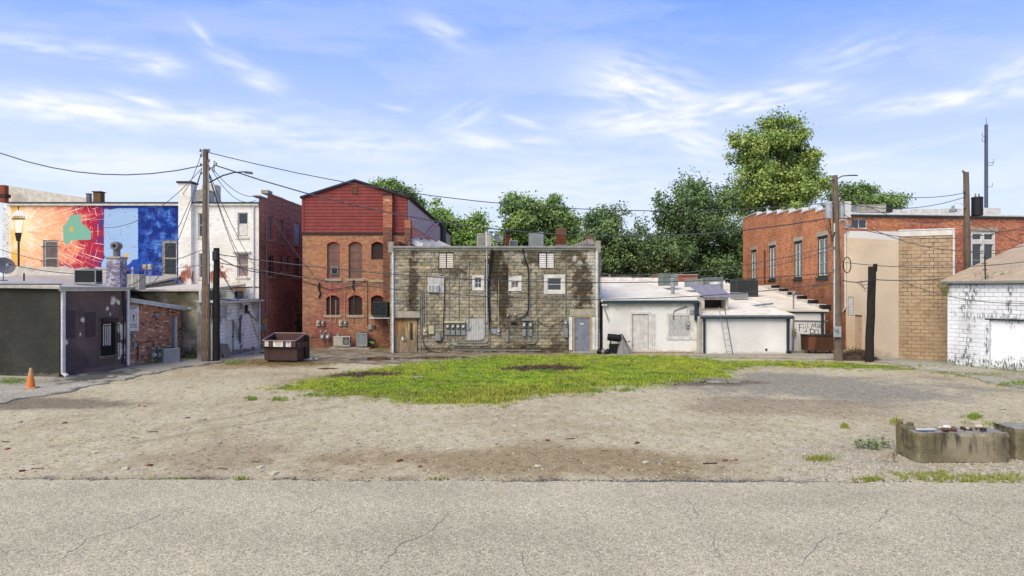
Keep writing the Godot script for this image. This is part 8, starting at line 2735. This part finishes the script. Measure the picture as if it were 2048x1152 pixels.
	for k in 3: b.tube(sag(Vector3(0.1, 4.3 - 0.1 * k, 0.2), Vector3(-0.75 + 0.12 * k, 4.1 + 0.05 * k, 0.2), 0.25 + 0.14 * k), 0.012)
	put(b, "loose_cables", M.cable, st, false)
	# far pole with its dark drum transformer
	var DF := 38.6
	var ff := Vector3((1936 - 1024) * DF / F, 0, -DF)
	var fp := pole("far utility pole with a black drum transformer behind the garage roof", ff, EYE + (576 - 341) * DF / F, 0.21, 0.14, Vector3(-0.1, 0, 0), M.pole_wood)
	var yf := func(py: float) -> float: return EYE - (py - 576) * DF / F
	b = MB.new()
	b.lathe([Vector2(0.28, -0.52), Vector2(0.29, -0.48), Vector2(0.29, 0.44), Vector2(0.31, 0.45), Vector2(0.28, 0.53), Vector2(0, 0.55)], Transform3D(Basis.IDENTITY, Vector3(0.52, yf.call(413), 0)), 16)
	var td := put(b, "transformer", M.bin_dark, fp, false)
	for k in 2:
		b = MB.new()
		b.lathe([Vector2(0.03, 0.5), Vector2(0.05, 0.58), Vector2(0.03, 0.64), Vector2(0.04, 0.7), Vector2(0, 0.74)], Transform3D(Basis.IDENTITY, Vector3(0.42 + 0.2 * k, yf.call(413), 0)), 8)
		put(b, "bushing", M.insulator, td, false)
	for q: Array in [[345, -0.3], [384, -0.25], [416, -0.2], [450, 0.25]]: knob(fp, Vector3(-0.05, yf.call(q[0]), 0.05), Vector3(q[1], 0.04, 0.05))
	lamp_fixture("gooseneck lamp above the hall roof beside the far pole", P(1906, 424, 40.5), PI)
	# lattice radio mast
	var mt := thing("radio_mast", "slender grey radio mast rising beyond the brick hall", "mast", Vector3((1972.5 - 1024) * 95.0 / F, 0, -95))
	var H := EYE + (576 - 235) * 95.0 / F
	b = MB.new()
	for k in 3:
		var a := TAU * k / 3
		b.tube([Vector3(cos(a) * 0.2, 0, sin(a) * 0.2), Vector3(cos(a) * 0.16, H - 1.0, sin(a) * 0.16)], 0.095, 0.085, 5)
	for k in 46:
		var y := k * 0.58
		for e in 3:
			var a0 := TAU * e / 3
			var a1 := TAU * (e + 1) / 3
			b.tube([Vector3(cos(a0) * 0.18, y, sin(a0) * 0.18), Vector3(cos(a1) * 0.18, y + 0.58, sin(a1) * 0.18)], 0.025, 0.025, 4, false)
	b.tube([Vector3(0, H - 1.2, 0), Vector3(0, H, 0)], 0.04, 0.03, 5)
	put(b, "lattice", gm(112, 116, 140, 0.5, 0.2), mt, false)
	b = MB.new()
	for q: Array in [[273, -0.7], [283, -0.7], [326, 0.9], [331, 0.8], [374, 0.7]]:
		var y: float = EYE - (q[0] - 576) * 95.0 / F
		b.tube([Vector3(0, y, 0), Vector3(q[1], y, 0.2), Vector3(q[1], y + 0.5, 0.2)], 0.035, 0.035, 4)
	put(b, "antennas", M.dark_metal, mt, false)
	# wires
	var LP := func(px: float, py: float) -> Vector3: return P(px, py, DL)
	wire("single black wire sagging off to the left from the tall left pole", LP.call(404, 331), P(-300, 133, DL), 2.35, 0.022)
	wire("topmost wire spanning from the left pole to the right pole", LP.call(417, 305), P(1668, 405, DR), 1.45, 0.017)
	wire("thick cable sagging from the lamp arm pole to the right transformers", LP.call(432, 331), P(1660, 436, DR), 2.1, 0.024)
	wire("pale wire crossing the stone building's upper windows between the poles", P(430, 508, 35.5), P(1668, 545, DR), 0.95, 0.018)
	wire("lower cable sagging across the stone building between the poles", P(430, 524, 35.5), P(1668, 566, DR), 1.35, 0.017)
	wire("wire from the right pole to the stone building's right corner", P(1664, 492, DR), P(1201, 549, 39.9), 0.5, 0.015)
	wire("lower wire from the right pole towards the stone building's roof end", P(1664, 500, DR), P(1200, 546, 39.9), 0.75, 0.013)
	wire("service drop from the right pole to the meter mast on the white wall", P(1664, 545, DR), P(1587, 588, 40.9), 0.3, 0.015)
	for q: Array in [[404, 305, 362, 392, 43.5, 0.3, "wire from the left pole's top to the white chimney breast"], [404, 338, 250, 574, 32.8, 1.3, "long drop from the left pole to the dark building's chimney"], [403, 342, 300, 572, 37.0, 0.9, "service drop from the left pole to the grey annex roof"], [404, 336, 200, 455, 42.8, 0.9, "wire from the left pole across the blue of the mural"], [416, 345, 497, 560, 42.8, 0.5, "service drop from the left pole to the lower white window"], [418, 346, 480, 512, 42.8, 0.4, "service drop from the left pole to the white wall between windows"], [424, 335, 515, 392, 43.0, 0.5, "pair of wires from the left pole to the brick corner, upper"], [424, 340, 512, 400, 43.0, 0.7, "pair of wires from the left pole to the brick corner, lower"], [420, 350, 508, 530, 42.8, 0.3, "wire running down from the left pole to the white downspout"]]:
		wire(q[6], LP.call(q[0], q[1]), P(q[2], q[3], q[4]), q[5], 0.013)
	wire("wire from the brick corner to the red building's wall bracket", P(518, 396, 42.9), P(640, 566, 42.9), 0.2, 0.013)
	wire("slack cable from the black stub pole down to the lean-to", P(430, 522, 35.5), P(524, 650, 43.3), 0.4, 0.02)
	wire("cable from the black stub pole to the passage's conduit", P(430, 510, 35.5), P(531, 545, 44.0), 0.25, 0.02)
	wire("wire from the red wall bracket to the stone building's upper corner", P(640, 562, 42.9), P(880, 540, 39.85), 0.6, 0.012)
	wire("cable crossing the roof of the dark building towards the annex", P(-60, 505, 31.0), P(404, 500, DL), 1.1, 0.013)
	wire("low cable across the mural from the left edge to the left pole", P(-80, 470, 36.0), P(404, 530, DL), 0.9, 0.011)
	for q: Array in [[1684, 378, 1936, 430, 1.0, "wire from the right pole's lamp arm to the far pole"], [1684, 405, 1936, 392, 0.5, "uppermost wire between the right pole and the far pole"], [1686, 368, 1936, 384, 0.5, "second wire between the right pole and the far pole"]]:
		wire(q[5], P(q[0], q[1], DR), P(q[2], q[3], DF), q[4], 0.014)
	for q: Array in [[1940, 460, 2200, 405, 0.6, "wire leaving the far pole up to the right edge"], [1940, 505, 2200, 455, 0.5, "lower wire leaving the far pole to the right edge"], [1940, 440, 2200, 520, 0.4, "wire descending from the far pole to the right edge"]]:
		wire(q[5], P(q[0], q[1], DF), P(q[2], q[3], 36.0), q[4], 0.014)
	for q: Array in [[1686, 428, 440, 1.7, "wire crossing the beige building's face from the right pole to the right edge"], [1690, 450, 400, 1.2, "slack cable sagging before the beige building's top band"], [1690, 525, 500, 0.5, "low wire from the right pole across the beige wall"]]:
		wire(q[4], P(q[0], q[1], DR), P(2200, q[2], 31.5), q[3], 0.014)
	wire("cable between the right pole and the black leaning stub", P(1684, 560, DR), P(1741, 560, 35.2), 0.12, 0.02)
	wire("cable from the black leaning stub over the beige wall to the garage", P(1745, 559, 35.2), P(1905, 556, 34.2), 0.08, 0.018)
	wire("white wire from the stub down to the garage wall", P(1800, 562, 35.0), P(2060, 606, 30.4), 0.35, 0.012)

# ---------------------------------------------------------------- loose things
func props() -> void:
	dumpster()
	rusty_bin()
	cone()
	concrete_blocks()
	grill()
	# bits of brick, stone and board strewn over the lot: [px, py, w, h, d, material, kind]
	var kinds := {"brick": ["broken_brick", "broken red brick lying on the gravel lot", "brick", "broken bricks on the lot"], "stone": ["pale_rock", "flat pale stone lying on the gravel lot", "stone", "pale stones on the lot"], "stick": ["wood_scrap", "dark scrap of wood lying on the gravel lot", "wood scrap", "wood scraps on the lot"]}
	for q: Array in [[375, 834, "brick"], [278, 810, "brick"], [290, 811, "brick"], [130, 845, "brick"], [15, 896, "brick"], [300, 929, "brick"], [44, 939, "brick"], [1450, 919, "brick"], [1472, 918, "brick"], [1275, 884, "brick"], [1095, 879, "brick"], [800, 920, "brick"], [840, 932, "brick"],
		[265, 841, "stone"], [440, 882, "stone"], [405, 838, "stone"], [190, 902, "stone"], [280, 906, "stone"], [250, 936, "stone"], [520, 931, "stone"], [548, 944, "stone"], [1030, 850, "stone"], [1076, 932, "stone"], [1292, 922, "stone"], [1320, 926, "stone"], [900, 896, "stone"], [990, 830, "stone"], [1230, 884, "stone"], [1150, 870, "stone"], [840, 885, "stone"], [1548, 775, "stone"], [1440, 930, "stone"], [820, 756, "stone"], [40, 842, "stone"],
		[270, 874, "stick"], [305, 862, "stick"], [12, 882, "stick"], [380, 775, "stick"], [512, 921, "stick"], [445, 935, "stick"], [1140, 875, "stick"], [1210, 899, "stick"], [2005, 816, "stick"], [1420, 925, "stick"], [75, 934, "stick"], [480, 854, "stick"]]:
		var g := G(q[0], q[1])
		var k: Array = kinds[q[2]]
		var b := MB.new()
		var tn := rng.randf() * TAU
		var sz := Vector3(rng.randf_range(0.09, 0.16), 0.04, 0.08) if q[2] == "brick" else (Vector3(rng.randf_range(0.1, 0.26), rng.randf_range(0.025, 0.05), rng.randf_range(0.08, 0.15)) if q[2] == "stone" else Vector3(rng.randf_range(0.14, 0.34), 0.02, 0.045))
		b.box(Vector3(g.x, lot_height(g.x, -g.z) + sz.y * 0.32, g.z), sz, Basis(Vector3.UP, tn if q[2] != "stick" else rng.randf_range(-0.5, 0.5)) * Basis(Vector3.RIGHT, rng.randf_range(-0.15, 0.15)), sz.y * 0.3)
		tag(put(b, k[0], {"brick": M.rust if rng.randf() < 0.4 else gm(150, 100, 84, 0.95), "stone": M.concrete if rng.randf() < 0.5 else M.cream_box, "stick": M.plank_brown if rng.randf() < 0.6 else M.dark_brown}[q[2]]), k[1], k[2], k[3])
	# boards dropped along the purple wall and by the dumpster
	for q: Array in [[195, 739, 1.5, 0.9, "long board lying along the plum painted wall", "plank_brown"], [222, 737, 1.1, 1.1, "dark board lying at the far end of the plum painted wall", "plank_grey"], [176, 741, 0.7, 1.4, "short board stub near the plum painted wall's corner", "pole_black"], [624, 718, 0.6, 0.3, "flattened brown carton beside the brown dumpster", "lumber"], [832, 757, 0.75, 0.4, "pale split board lying in the left twig heap", "white_board"]]:
		var b := MB.new()
		b.box(G(q[0], q[1]) + Vector3.UP * 0.05, Vector3(q[2], 0.05, 0.14), Basis(Vector3.UP, q[3]), 0.01)
		tag(put(b, "loose_board", M[q[5]]), q[4], "board")
	# litter bags beside the dumpster
	for k in 4:
		var b := MB.new()
		var p := G([617, 622, 628, 633][k], [723, 721, 722, 720][k])
		b.lathe([Vector2(0.0, 0.0), Vector2(0.08, 0.02), Vector2(0.09, 0.07), Vector2(0.03, 0.13), Vector2(0.0, 0.13)], Transform3D(Basis(Vector3.RIGHT, 0.4 * k), p + Vector3.UP * 0.02), 7)
		tag(put(b, "litter", M.print_white if k % 2 else M.insulator), "small scrap of pale litter on the ground right of the dumpster", "litter", "litter beside the dumpster")
	# metal panel of wire boxes on the mural: two small boxes on posts
	for k in 2:
		var o := thing("post_box", ["tan cable box on a thin post before the blue mural", "pale cable box on a thin post before the blue mural"][k], "cable box", P([290, 300][k], 578, 38.5), 0, "cable boxes before the mural")
		var b := MB.new()
		b.tube([Vector3(0, -0.15, 0), Vector3(0, 1.15, 0)], 0.02)
		put(b, "post", M.galv, o, false)
		b = MB.new()
		b.box(Vector3(0, 1.25, 0.03), Vector3(0.2, 0.28, 0.12), Basis.IDENTITY, 0.02)
		put(b, "box", M.tan_box if k == 0 else M.cream_box, o, false)
func dumpster() -> void:
	var o := thing("dumpster", "brown open-topped steel dumpster with white stickers in the alley", "dumpster", G(569, 723), -0.12)
	var w := 1.76
	# side outline: front (z+) low, back high
	var prof := [Vector2(0.42, 0.10), Vector2(0.46, 0.75), Vector2(0.62, 0.80), Vector2(0.62, 1.12), Vector2(-0.70, 1.42), Vector2(-0.62, 0.10)]
	var b := MB.new()
	var n := prof.size()
	for k in n:
		if k == 3: continue     # the open top
		var p: Vector2 = prof[k]
		var q: Vector2 = prof[(k + 1) % n]
		var a := Vector3(-w / 2, p.y, p.x)
		var c := Vector3(w / 2, p.y, p.x)
		var d := Vector3(w / 2, q.y, q.x)
		var e := Vector3(-w / 2, q.y, q.x)
		b.quad(a, c, d, e)
		var t := Vector3(0, 0.0, -0.03 if p.x > 0 else 0.03)
		b.quad(e + t, d + t, c + t, a + t)
	for s: float in [-1.0, 1.0]:
		var pl := PackedVector2Array(prof)
		var ids := Geometry2D.triangulate_polygon(pl)
		for k in range(0, ids.size(), 3):
			var a := Vector3(s * w / 2, prof[ids[k]].y, prof[ids[k]].x)
			var c := Vector3(s * w / 2, prof[ids[k + 1]].y, prof[ids[k + 1]].x)
			var d := Vector3(s * w / 2, prof[ids[k + 2]].y, prof[ids[k + 2]].x)
			var nn := (c - a).cross(d - a)
			if nn.x * s < 0: b.tri(a, d, c)
			else: b.tri(a, c, d)
			var i := Vector3(-s * 0.03, 0, 0)
			if nn.x * s < 0: b.tri(a + i, c + i, d + i)
			else: b.tri(a + i, d + i, c + i)
	put(b, "body", M.dumpster, o, false)
	b = MB.new()
	var rim := [Vector3(-w / 2, 1.12, 0.62), Vector3(w / 2, 1.12, 0.62), Vector3(w / 2, 1.42, -0.70), Vector3(-w / 2, 1.42, -0.70), Vector3(-w / 2, 1.12, 0.62)]
	for k in 4: b.tube([rim[k], rim[k + 1]], 0.035, 0.035, 6)
	put(b, "rim", gm(150, 122, 118, 0.5, 0.2), o, false)
	for s: float in [-1.0, 1.0]:
		b = MB.new()
		b.box(Vector3(s * (w / 2 + 0.09), 0.86, 0.0), Vector3(0.16, 0.26, 1.1), Basis.IDENTITY, 0.02)
		var pk := put(b, "fork_pocket", M.dumpster, o, false)
		b = MB.new()
		b.box(Vector3(s * (w / 2 + 0.09), 0.86, 0.552), Vector3(0.1, 0.2, 0.01))
		put(b, "pocket_opening", M.black, pk, false)
	b = MB.new()
	b.box(Vector3(w / 2 + 0.06, 0.72, -0.66), Vector3(0.05, 1.2, 0.5), Basis(Vector3.BACK, 0.02), 0.02)
	b.box(Vector3(w / 2 + 0.3, 1.18, -0.75), Vector3(0.55, 0.04, 0.4), Basis(Vector3.BACK, 0.1), 0.01)
	put(b, "lid", M.bin_dark, o, false)
	b = MB.new()
	b.box(Vector3(-w / 2 - 0.05, 1.2, -0.6), Vector3(0.3, 0.03, 0.5), Basis(Vector3.BACK, 0.15), 0.01)
	put(b, "lid", M.bin_dark, o, false)
	b = MB.new()
	b.tube([Vector3(w / 2 + 0.55, 1.12, -0.7), Vector3(w / 2 + 0.2, 0.5, -0.6)], 0.02)
	put(b, "lid_prop", M.plank_grey, o, false)
	# pressed panel on the front and skids
	b = MB.new()
	b.tube([Vector3(-w * 0.36, 0.14, 0.425), Vector3(-w * 0.36, 0.62, 0.46), Vector3(-w * 0.3, 0.68, 0.462), Vector3(w * 0.22, 0.68, 0.462), Vector3(w * 0.34, 0.6, 0.46)], 0.014)
	put(b, "pressed_rib", M.dumpster, o, false)
	b = MB.new()
	for s: float in [-0.7, 0.7]: b.box(Vector3(s, 0.05, -0.1), Vector3(0.12, 0.1, 0.9))
	put(b, "skids", M.dark_metal, o, false)
	# stickers: plain white, the hauler's large one, a blue-headed notice
	for q: Array in [[-0.66, 0.2, 0.26], [-0.05, 0.52, 0.28], [0.5, 0.26, 0.28]]:
		b = MB.new()
		b.box(Vector3(q[0], 0.955, 0.622), Vector3(q[1], q[2], 0.006))
		var sk := put(b, "sticker", M.print_white, o, false)
		var i := 0
		while i < 3:
			b = MB.new()
			b.box(Vector3(q[0], 0.96 - i * 0.045, 0.627), Vector3(q[1] * (0.66 - 0.12 * i), 0.014, 0.004))
			put(b, "printed_line", M.ac_grey, sk, false)
			i += 1
		b = MB.new()
		b.box(Vector3(q[0], 1.03, 0.627), Vector3(q[1] * 0.7, 0.07 if q[0] > -0.5 else 0.02, 0.004))
		put(b, "printed_header", M.blue_print if q[0] > 0.0 else (M.tan_box if q[0] > -0.5 else M.ac_grey), sk, false)
func rusty_bin() -> void:
	var o := thing("rusty_bin", "rusty brown wheeled container under the graffiti", "container", Vector3((1640 - 1024) * 39.9 / F, 0, -39.9), 0.05)
	var b := MB.new()
	var w := 1.85
	var prof := [Vector2(0.42, 0.16), Vector2(0.5, 1.02), Vector2(-0.5, 1.02), Vector2(-0.4, 0.16)]
	for k in 4:
		var p: Vector2 = prof[k]
		var q: Vector2 = prof[(k + 1) % 4]
		var x0 := -w / 2
		b.quad(Vector3(x0, p.y, p.x), Vector3(w / 2, p.y, p.x), Vector3(w / 2, q.y, q.x), Vector3(x0, q.y, q.x))
	for s: float in [-1.0, 1.0]:
		var a: Array = []
		for p: Vector2 in prof: a.append(Vector3(s * w / 2, p.y, p.x))
		if s > 0: b.quad(a[0], a[3], a[2], a[1])
		else: b.quad(a[3], a[0], a[1], a[2])
	put(b, "body", M.rust_bin, o, false)
	b = MB.new()
	b.box(Vector3(0.03, 1.05, 0), Vector3(w + 0.12, 0.05, 1.08), Basis.IDENTITY, 0.015)
	put(b, "lid", M.bin_dark, o, false)
	b = MB.new()
	b.quad(Vector3(-w / 2 - 0.002, 0.2, 0.43), Vector3(-w / 2 + 0.36, 0.2, 0.432), Vector3(-w / 2 + 0.48, 1.0, 0.504), Vector3(-w / 2 - 0.002, 1.0, 0.502))
	put(b, "end_panel", gm(128, 80, 62, 0.85), o, false)
	for s: float in [-0.8, -0.4, 0.45, 0.85]:
		b = MB.new()
		b.lathe([Vector2(0.0, -0.03), Vector2(0.075, -0.03), Vector2(0.075, 0.03), Vector2(0.0, 0.03)], Transform3D(Basis(Vector3.FORWARD, PI / 2), Vector3(s, 0.075, 0.3)), 10)
		b.box(Vector3(s, 0.13, 0.3), Vector3(0.1, 0.06, 0.08))
		put(b, "caster", M.dark_metal, o, false)
func cone() -> void:
	var o := thing("traffic_cone", "faded orange traffic cone standing on the alley at left", "traffic cone", G(61.5, 777))
	var b := MB.new()
	b.box(Vector3(0, 0.025, 0), Vector3(0.44, 0.05, 0.44), Basis(Vector3.UP, 0.3), 0.015)
	put(b, "base", M.orange_dull, o, false)
	b = MB.new()
	b.lathe([Vector2(0.15, 0.05), Vector2(0.145, 0.1), Vector2(0.10, 0.42), Vector2(0.085, 0.5)], Transform3D.IDENTITY, 18)
	put(b, "body", M.orange, o, false)
	b = MB.new()
	b.lathe([Vector2(0.085, 0.5), Vector2(0.045, 0.76), Vector2(0.03, 0.78), Vector2(0.0, 0.78)], Transform3D.IDENTITY, 18)
	put(b, "top", M.orange_dull, o, false)
func concrete_blocks() -> void:
	# stained cast concrete: the faces carry dark runs from the top edge
	var tx := facade(2.4, 0.8, 160, func(s: float, t: float) -> Color:
		var q := k8(142, 133, 110).lerp(k8(110, 102, 84), clampf(0.4 + fb(s, t, 1.6), 0, 1))
		var run := clampf(nf.get_noise_2d(s * 5.0, t * 0.7) * 1.6 + 0.25, 0, 1) * sm(0.12, 0.5, t + 0.2 * nf.get_noise_1d(s * 9.0))
		q = q.lerp(k8(62, 59, 48), 0.95 * run * clampf(0.55 + fb(s + 4, t, 1.2), 0, 1))
		q = q.lerp(k8(96, 92, 62), 0.5 * patch(s, t, 0.25, 0.4, 0.3, 0.5, 0.6))
		return shade(q, 1.0 + 0.10 * nf.get_noise_2d(s * 16, t * 16)))
	var m := tmat(tx, 0.95)
	var top := gm(150, 146, 134, 0.95)
	for q: Array in [[1833, 2022, 922, 0.66, 0.66, 0.0, "long stained concrete block lying beside the road"], [2030, 2190, 916, 0.7, 0.75, 0.1, "second concrete block cut off by the right edge"]]:
		var a := G(q[0], q[2])
		var c := G(q[1], q[2])
		var o := thing("concrete_block", q[6], "concrete block", (a + c) / 2, 0, "concrete blocks by the road")
		var b := MB.new()
		var w := a.distance_to(c)
		var nx := 22
		var ny := 7
		# faces with chipped, slightly uneven surfaces
		var pt := func(s: float, t: float, z: float) -> Vector3:
			var e := 0.012 * nf.get_noise_3d(s * 5, t * 5, z * 5)
			var chip := 0.0
			var ed := minf(minf(s, w - s), q[3] - t)
			if ed < 0.07: chip = (0.07 - ed) * (0.35 + 0.6 * nf.get_noise_3d(s * 6, t * 6, z * 6))
			return a + Vector3(s + (chip * (1 if s < w / 2 else -1) if minf(s, w - s) < 0.07 else 0.0), t - (chip if q[3] - t < 0.07 else 0.0) + e, z - (chip * (1.0 if z > -0.1 else -1.0) if (z > -0.01 or z < -q[4] + 0.01) else 0.0) + e) + Vector3.DOWN * 0.03
		for i in nx:
			for j in ny:
				var s0: float = w * i / nx
				var s1: float = w * (i + 1) / nx
				var t0: float = q[3] * j / ny
				var t1: float = q[3] * (j + 1) / ny
				b.quad(pt.call(s0, t0, 0.0), pt.call(s1, t0, 0.0), pt.call(s1, t1, 0.0), pt.call(s0, t1, 0.0), Vector2(s0 / 2.4, 1 - t0 / 0.8), Vector2(s1 / 2.4, 1 - t0 / 0.8), Vector2(s1 / 2.4, 1 - t1 / 0.8), Vector2(s0 / 2.4, 1 - t1 / 0.8))
				b.quad(pt.call(s1, t0, -q[4]), pt.call(s0, t0, -q[4]), pt.call(s0, t1, -q[4]), pt.call(s1, t1, -q[4]), Vector2(s1 / 2.4, 1 - t0 / 0.8), Vector2(s0 / 2.4, 1 - t0 / 0.8), Vector2(s0 / 2.4, 1 - t1 / 0.8), Vector2(s1 / 2.4, 1 - t1 / 0.8))
		for j in ny:
			for k in 6:
				var z0: float = -q[4] * k / 6
				var z1: float = -q[4] * (k + 1) / 6
				var t0: float = q[3] * j / ny
				var t1: float = q[3] * (j + 1) / ny
				b.quad(pt.call(0.0, t0, z1), pt.call(0.0, t0, z0), pt.call(0.0, t1, z0), pt.call(0.0, t1, z1), Vector2(z1 / -2.4, 1 - t0 / 0.8), Vector2(z0 / -2.4, 1 - t0 / 0.8), Vector2(z0 / -2.4, 1 - t1 / 0.8), Vector2(z1 / -2.4, 1 - t1 / 0.8))
				b.quad(pt.call(w, t0, z0), pt.call(w, t0, z1), pt.call(w, t1, z1), pt.call(w, t1, z0), Vector2(z0 / -2.4, 1 - t0 / 0.8), Vector2(z1 / -2.4, 1 - t0 / 0.8), Vector2(z1 / -2.4, 1 - t1 / 0.8), Vector2(z0 / -2.4, 1 - t1 / 0.8))
		put(b, "sides", m, o)
		b = MB.new()
		for i in nx:
			for k in 6:
				var s0: float = w * i / nx
				var s1: float = w * (i + 1) / nx
				var z0: float = -q[4] * k / 6
				var z1: float = -q[4] * (k + 1) / 6
				b.quad(pt.call(s0, q[3], z0), pt.call(s1, q[3], z0), pt.call(s1, q[3], z1), pt.call(s0, q[3], z1))
		put(b, "top", top, o)
	# upright broken slab at its left end
	var g := G(1818, 911)
	var o2 := thing("concrete_slab", "narrow broken concrete slab standing at the long block's left end", "concrete slab", g)
	var b2 := MB.new()
	b2.box(g + Vector3(0.0, 0.33, -0.12), Vector3(0.15, 0.68, 0.5), Basis(Vector3.BACK, 0.03) * Basis(Vector3.UP, 0.15), 0.02)
	put(b2, "slab", gm(120, 112, 84, 0.95), o2)
	b2 = MB.new()
	for k in 7: b2.box(g + Vector3(rng.randf_range(-0.07, 0.09), 0.66 + rng.randf_range(-0.02, 0.04), -0.12 + rng.randf_range(-0.2, 0.2)), Vector3(0.07, 0.06, 0.08) * rng.randf_range(0.7, 1.4), Basis(Vector3.UP, rng.randf() * 3), 0.015)
	put(b2, "broken_top", gm(104, 98, 78, 0.95), o2)
	# rubble lying on the long block
	for k in 16:
		var p := G(lerpf(1890, 2000, h2(k, 1)), 922) + Vector3(0, 0.64, -0.15 - 0.4 * h2(k, 2))
		p.x *= 1.0
		var q := MB.new()
		var s := 0.03 + 0.07 * h2(k, 3)
		q.box(p + Vector3.UP * s * 0.25, Vector3(s * 1.7, s * 0.8, s * 1.2), Basis(Vector3.UP, k * 1.3), s * 0.25)
		tag(put(q, "rubble_chunk", [M.concrete, M.plank_brown, M.dark_brown, M.cream_box][k % 4]), "small chunk of rubble lying on top of the long concrete block", "rubble", "rubble on the concrete block")
	var sh := MB.new()
	sh.box(G(1862, 922) + Vector3(0, 0.66, -0.2), Vector3(0.42, 0.02, 0.1), Basis(Vector3.UP, 0.05), 0.005)
	tag(put(sh, "white_strip", M.white_metal), "white flat strip lying on the left of the long concrete block", "strip")
	var rk := MB.new()
	rk.box(G(1908, 922) + Vector3(0, 0.69, -0.25), Vector3(0.2, 0.1, 0.14), Basis(Vector3.UP, 0.5), 0.04)
	tag(put(rk, "pale_rock", M.print_white), "white rock on the middle of the long concrete block", "rock")
func grill() -> void:
	var D := 39.1
	var at := Vector3((1236 - 1024) * D / F, 0, -D)
	var o := thing("barbecue_smoker", "black barrel barbecue with a grey cover slumped over it", "barbecue", at)
	var b := MB.new()
	b.lathe([Vector2(0.0, -0.38), Vector2(0.2, -0.37), Vector2(0.21, 0.0), Vector2(0.2, 0.37), Vector2(0.0, 0.38)], Transform3D(Basis(Vector3.BACK, PI / 2 - 0.12), Vector3(-0.22, 0.95, 0)), 14)
	put(b, "barrel", M.black, o, false)
	b = MB.new()
	for s: Vector2 in [Vector2(-0.5, 0.2), Vector2(-0.5, -0.2), Vector2(0.1, 0.2), Vector2(0.1, -0.2)]: b.tube([Vector3(s.x, 0.0, s.y), Vector3(s.x * 0.8, 0.85, s.y * 0.7)], 0.022)
	b.box(Vector3(-0.2, 0.35, 0), Vector3(0.6, 0.5, 0.36), Basis.IDENTITY, 0.02)
	put(b, "stand", M.black, o, false)
	# cover: a creased tent of cloth
	b = MB.new()
	var ap := Vector3(0.16, 1.12, 0.0)
	var n := 18
	for k in n:
		var a0 := TAU * k / n
		var a1 := TAU * (k + 1) / n
		var r0 := 0.46 + 0.09 * (k % 2)
		var r1 := 0.46 + 0.09 * ((k + 1) % 2)
		var p0 := Vector3(0.34 + cos(a0) * r0 * 1.0, 0.05, sin(a0) * r0 * 0.7)
		var p1 := Vector3(0.34 + cos(a1) * r1 * 1.0, 0.05, sin(a1) * r1 * 0.7)
		var m0 := ap.lerp(p0, 0.45) + Vector3(0.03 * cos(a0), 0.04, 0.05 * sin(a0))
		var m1 := ap.lerp(p1, 0.45) + Vector3(0.03 * cos(a1), 0.04, 0.05 * sin(a1))
		b.quad(p1, p0, m0, m1)
		b.tri(m1, m0, ap)
	put(b, "cover", gm(146, 144, 140, 0.9), o, false)
	b = MB.new()
	b.tube([Vector3(0.0, 1.1, 0.12), Vector3(0.2, 1.16, 0.14), Vector3(0.42, 0.72, 0.4), Vector3(0.62, 0.78, 0.35)], 0.035)
	put(b, "black_strap", M.black, o, false)
	for k in 3:
		var q := MB.new()
		var p := at + Vector3(-0.62 - 0.22 * k, 0.0, 0.15 - 0.1 * k)
		q.lathe([Vector2(0.0, 0.0), Vector2(0.14, 0.03), Vector2(0.17, 0.16), Vector2(0.08, 0.30), Vector2(0.03, 0.34), Vector2(0, 0.34)], Transform3D(Basis.IDENTITY, p), 9)
		tag(put(q, "refuse_bag", M.black if k != 1 else M.insulator), ["black refuse bag nearest the barbecue", "grey refuse bag between two black ones", "black refuse bag by the white drain elbow"][k], "bag", "bags beside the barbecue")
